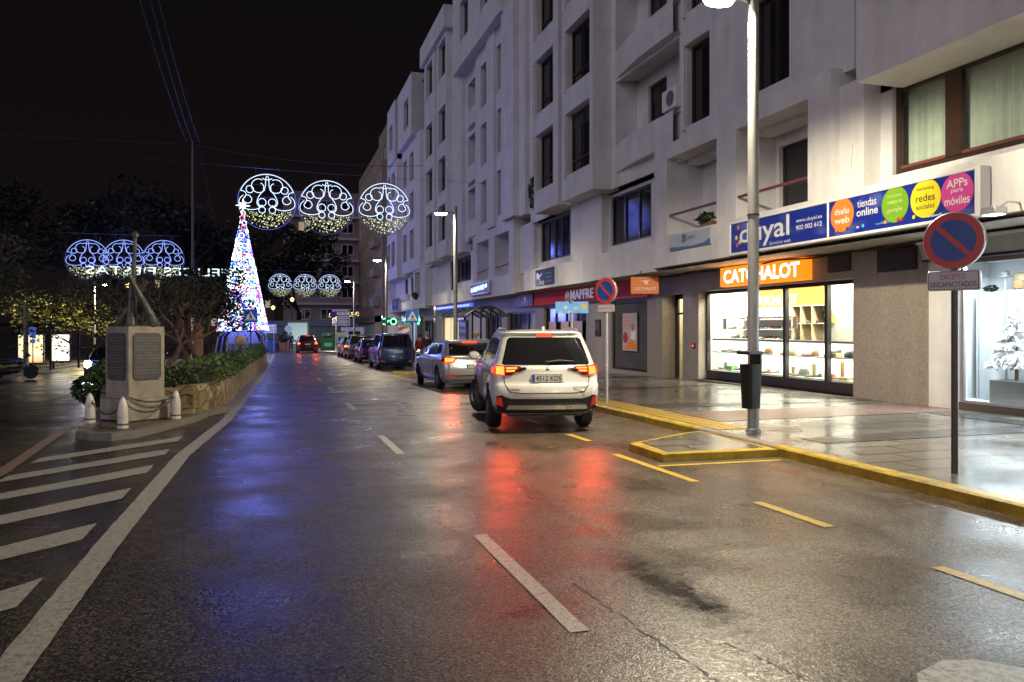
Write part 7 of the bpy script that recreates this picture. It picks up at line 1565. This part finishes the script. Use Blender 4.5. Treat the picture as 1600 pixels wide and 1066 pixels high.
wire([(-5.4, 64.4, 15.5), (-4.2, 70, 8.5)], .03, 'slack cable hanging from the mast to the right', .4, CB)
# ------------------------------------------------------------------ lit cone Christmas tree
xt = thing('christmas_tree', 'tall glowing cone Christmas tree of coloured light rings with a star', 'christmas tree', (-2.69, 75.95, 0))
Hc0, Hc1, Rc = 1.4, 12.3, 2.25
mb = MB()
for k in range(12): a = 2*math.pi*k/12; mb.tube([(Rc*math.cos(a)*.97, Rc*math.sin(a)*.97, Hc0), (.05*math.cos(a), .05*math.sin(a), Hc1)], .03, DARKF, 4)
for z in (1.4, 4, 7, 10): rr = Rc*(Hc1-z)/(Hc1-Hc0)*.97; mb.tube([(rr*math.cos(a), rr*math.sin(a), z) for a in [2*math.pi*i/24 for i in range(24)]], .03, DARKF, 4, closed=True)
mb.build('frame', xt)
RC = [em('ring_white', (.85, .95, 1.), 3.6, False), em('ring_blue', (.10, .16, 1.), 3.6, False), em('ring_pink', (1., .12, .45), 2.4, False), em('ring_cyan', (.12, .7, 1.), 2.6, False), em('ring_red', (1., .08, .05), 2.0, False), em('ring_yellow', (1., .85, .2), 2.2, False), em('ring_violet', (.4, .12, 1.), 2.8, False)]
mb = MB(); r = random.Random(14); c = 0; z = Hc0+.1
for row in range(26):
    z = Hc0+.25+row*.415; rr = Rc*(Hc1-z)/(Hc1-Hc0); n_ = max(3, int(2*math.pi*rr/.40))
    for k in range(n_):
        a = 2*math.pi*(k+.5*(row % 2))/n_+r.uniform(-.06, .06); q = r.uniform(.13, .23); C_ = Vector((rr*math.cos(a), rr*math.sin(a), z+r.uniform(-.08, .08))); tg_ = Vector((-math.sin(a), math.cos(a), 0)); up_ = Vector((-math.cos(a)*.2, -math.sin(a)*.2, 1)).normalized()
        w_ = (.54, .18, .06, .09, .04, .04, .05); x = r.random(); m_ = 0
        while x > w_[m_] and m_ < 6: x -= w_[m_]; m_ += 1
        mb.tube([C_+tg_*q*math.cos(t)+up_*q*math.sin(t) for t in [2*math.pi*i/10 for i in range(10)]], .034, RC[m_], 4, closed=True)
        if r.random() < .6: mb.lathe([(.001, -.05), (.05, 0), (.001, .05)], RC[r.choice((0, 0, 1, 1, 3, 5, 6))], 5, Matrix.Translation(C_+tg_*.24+up_*.1))
mb.build('light_rings', xt)
mb = MB(); st = []
for i in range(16): a = math.pi*i/8; q = (.62 if i % 4 == 0 else .42 if i % 4 == 2 else .16); st.append((q*math.sin(a), q*math.cos(a)))
mb.prism(st, -.06, .06, em('star_glow', (.9, .95, 1.), 6, False), frame((0, 0, 12.75), (1, 0, 0), (0, 0, 1))); mb.lathe([(.001, 12.55), (.2, 12.75), (.001, 12.95)], MATS['star_glow'], 10); mb.build('star', xt, smooth=0)
mb = MB()
for k in range(8): a = 2*math.pi*k/8+.2; mb.tube([(1.5*math.cos(a), 1.5*math.sin(a), 1.4), (2.1*math.cos(a), 2.1*math.sin(a), .9), (2.35*math.cos(a), 2.35*math.sin(a), -.5)], .07, pm('blue_base', (.12, .16, .4), .4) if 'blue_base' not in MATS else MATS['blue_base'], 6)
mb.lathe([(1.3, -.5), (1.5, .3), (1.0, 1.3)], MATS['blue_base'], 16); mb.build('base', xt)
for z, p in ((3.2, 1900), (6.2, 1700), (9.5, 1000)): light('tree_light', 'POINT', (0, 0, z), p, (.13, .17, 1.), xt, shadow_soft_size=1.2 if z < 7 else .6)

# ------------------------------------------------------------------ left side: shelters, motorcycles, post
def shelter(label, loc, adm, w_):
    t = thing('bus_shelter', label, 'bus shelter', loc, 0, 'bus shelters on the left pavement'); mb = MB(); n = 8
    for y in (-1.2, 0, 1.2): mb.tube([(-1.6+3.2*i/n, y, 2.2+.3*math.sin(math.pi*i/n)) for i in range(n+1)], .03, DARKF, 6)
    mb.add([(-1.6+3.2*i/n, y, 2.21+.3*math.sin(math.pi*i/n)) for y in (-1.3, 1.3) for i in range(n+1)], [(i, i+1, n+2+i, n+1+i) for i in range(n)], MATS['roof_glass']); mb.build('roof', t); mb = MB()
    for x in (-1.5, .2, 1.5): mb = MB(); mb.box(x-.05, x+.05, .9, 1.0, 0, 2.3, DARKF); mb.build('post', t, smooth=0)
    mb = MB(); mb.box(-w_/2-.06, w_/2+.06, -.06, .06, .35, 2.0, DARKF); a = mb.build('poster_case', t, smooth=0); a.location = (.9, -.4, 0); mb = MB(); mb.box(-w_/2, w_/2, -.075, -.062, .45, 1.92, adm); mb.build('poster', a, smooth=0)
    light('poster_light', 'AREA', (.9, -.56, 1.2), 6, (1., .93, .75), t, shape='RECTANGLE', size=w_, size_y=1.4, rot=(R(90), 0, 0)); mb = MB(); mb.box(-1.3, -.1, .3, .7, .42, .47, DARKF); mb.build('bench', t, smooth=0); return t
adw = lit('ad_white', (1., .96, .84), .85)
def admat():
    m = lit('ad_red_yellow', (1., .8, .4), .75); nt = m.node_tree; N = nt.nodes; L = nt.links; p = [n for n in N if n.type == 'BSDF_PRINCIPLED'][0]; tc = N.new('ShaderNodeTexCoord'); s = N.new('ShaderNodeSeparateXYZ'); L.new(tc.outputs['Generated'], s.inputs[0]); n = N.new('ShaderNodeTexNoise'); n.inputs['Scale'].default_value = 2.4; L.new(tc.outputs['Generated'], n.inputs['Vector'])
    a = N.new('ShaderNodeMath'); a.operation = 'MULTIPLY_ADD'; a.inputs[1].default_value = .35; L.new(n.outputs[0], a.inputs[0]); L.new(s.outputs['Z'], a.inputs[2]); r = N.new('ShaderNodeValToRGB'); e = r.color_ramp.elements; e[0].position = .42; e[0].color = (.75, .06, .04, 1); e[1].position = .5; e[1].color = (1, .9, .55, 1); e.new(.8).color = (.75, .55, .25, 1); e.new(.9).color = (1, .93, .6, 1); L.new(a.outputs[0], r.inputs[0]); L.new(r.outputs[0], p.inputs['Emission Color']); return m
shelter('right bus shelter on the left pavement with a white lit poster', (-12.35, 50.5, -.62), adw, .85); shelter('left bus shelter with a red and yellow lit poster', (-13.25, 48.2, -.62), admat(), 1.15)
t = thing('concrete_post', 'tall pale post between the two left bus shelters', 'post', (-12.25, 46.5, -.6)); mb = MB(); mb.lathe([(.14, 0), (.12, 2), (.1, 3.6)], pm('post_concrete', (.3, .25, .18), .8), 10); mb.build('pole', t)
t = thing('parking_sign', 'small blue sign on a thin post beside the pale post', 'traffic sign', (-11.7, 45.6, -.55)); mb = MB(); mb.lathe([(.03, 0), (.03, 2.2)], pm('post_yellow', (.3, .27, .08), .5), 8); mb.build('pole', t); mb = MB(); mb.prism(rrect(.3, .55, .05), -.03, 0, lit('blue_lit_sign', (.12, .2, .8), .4), frame((0, -.05, 2.0), (1, 0, 0), (0, 0, 1))); mb.prism(rrect(.26, .2, .02), -.03, 0, MATS['blue_lit_sign'], frame((0, -.05, 1.55), (1, 0, 0), (0, 0, 1))); mb.build('sign_face', t, smooth=0)
def moto(label, loc, rz):
    t = thing('motorcycle', label, 'motorcycle', loc, rz, 'parked motorcycles on the left')
    for x in (-.68, .68):
        M = Matrix.Translation((x, 0, .3)) @ Matrix.Rotation(R(90), 4, 'X'); mb = MB(); mb.lathe([(.22, -.05), (.29, -.055), (.305, 0), (.29, .055), (.22, .05)], RUBBER, 24, M); w_ = mb.build('wheel', t); mb = MB(); mb.lathe([(.2, -.02), (.225, -.03), (.225, .03), (.2, .02)], RIM, 24, M, cap=False)
        for k in range(6): a = k*math.pi/3; mb.tube([(x, 0, .3), (x+.21*math.cos(a), 0, .3+.21*math.sin(a))], .012, RIM, 5)
        mb.build('rim', w_)
    mb = MB(); mb.tube([(.68, .0, .3), (.5, 0, .78), (.44, 0, 1.0)], .035, CHROME, 8); mb.tube([(.44, -.34, 1.02), (.46, 0, 1.0), (.44, .34, 1.02)], .018, DARKF, 6); mb.build('fork', t)
    mb = MB(); mb.tube([(.45, 0, .80), (.25, 0, .86), (-.05, 0, .82), (-.2, 0, .74)], [.08, .15, .14, .08], pm('moto_blue', (.06, .09, .26), .25, coat=1) if 'moto_blue' not in MATS else MATS['moto_blue'], 12); mb.build('tank', t); mb = MB(); mb.tube([(-.1, 0, .78), (-.4, 0, .78), (-.75, 0, .86)], [.1, .13, .07], BLACKP, 10); mb.build('seat', t)
    mb = MB(); mb.tube([(.4, 0, .6), (.15, 0, .42), (-.25, 0, .42), (-.68, 0, .32)], [.06, .16, .15, .05], DARKF, 10); mb.tube([(.1, .16, .3), (-.3, .2, .28), (-.8, .2, .36)], [.03, .04, .05], CHROME, 8); mb.build('engine', t)
    mb = MB(); mb.lathe([(.001, .1), (.08, .06), (.09, 0), (.04, -.05)], CLEARL, 14, Matrix.Translation((.52, 0, .92)) @ Matrix.Rotation(R(90), 4, 'Y')); mb.build('headlight', t); mb = MB(); mb.prism([(0, 0), (.25, .12), (.12, .32), (.05, .3)], -.14, .14, BLACKP, frame((.42, 0, .95), (1, 0, 0), (0, 0, 1))); mb.build('windshield', t); mb = MB(); mb.lathe([(.33, -.06), (.34, .06)], BLACKP, 20, Matrix.Translation((.68, 0, .3)) @ Matrix.Rotation(R(90), 4, 'X'), cap=False) if False else mb.tube([(.68+.34*math.cos(a), 0, .3+.34*math.sin(a)) for a in [R(20+20*i) for i in range(8)]], .03, BLACKP, 6); mb.build('mudguard', t)
    return t
m0 = moto('dark motorcycle at the left edge with its front wheel towards the road', (-11.5, 41.8, -.70), R(22))
copy_thing(m0, (-12.9, 41.4, -.70), R(30), 'second dark motorcycle, half outside the left edge'); c = copy_thing(m0, (6.6, 66.5, -.42), R(100), 'dark motorcycle at the kerb beyond the light grey hatchback'); c['group'] = 'motorcycles beyond the parked cars'
c = copy_thing(m0, (6.3, 68.5, -.42), R(80), 'farther motorcycle beside the white box van'); c['group'] = 'motorcycles beyond the parked cars'
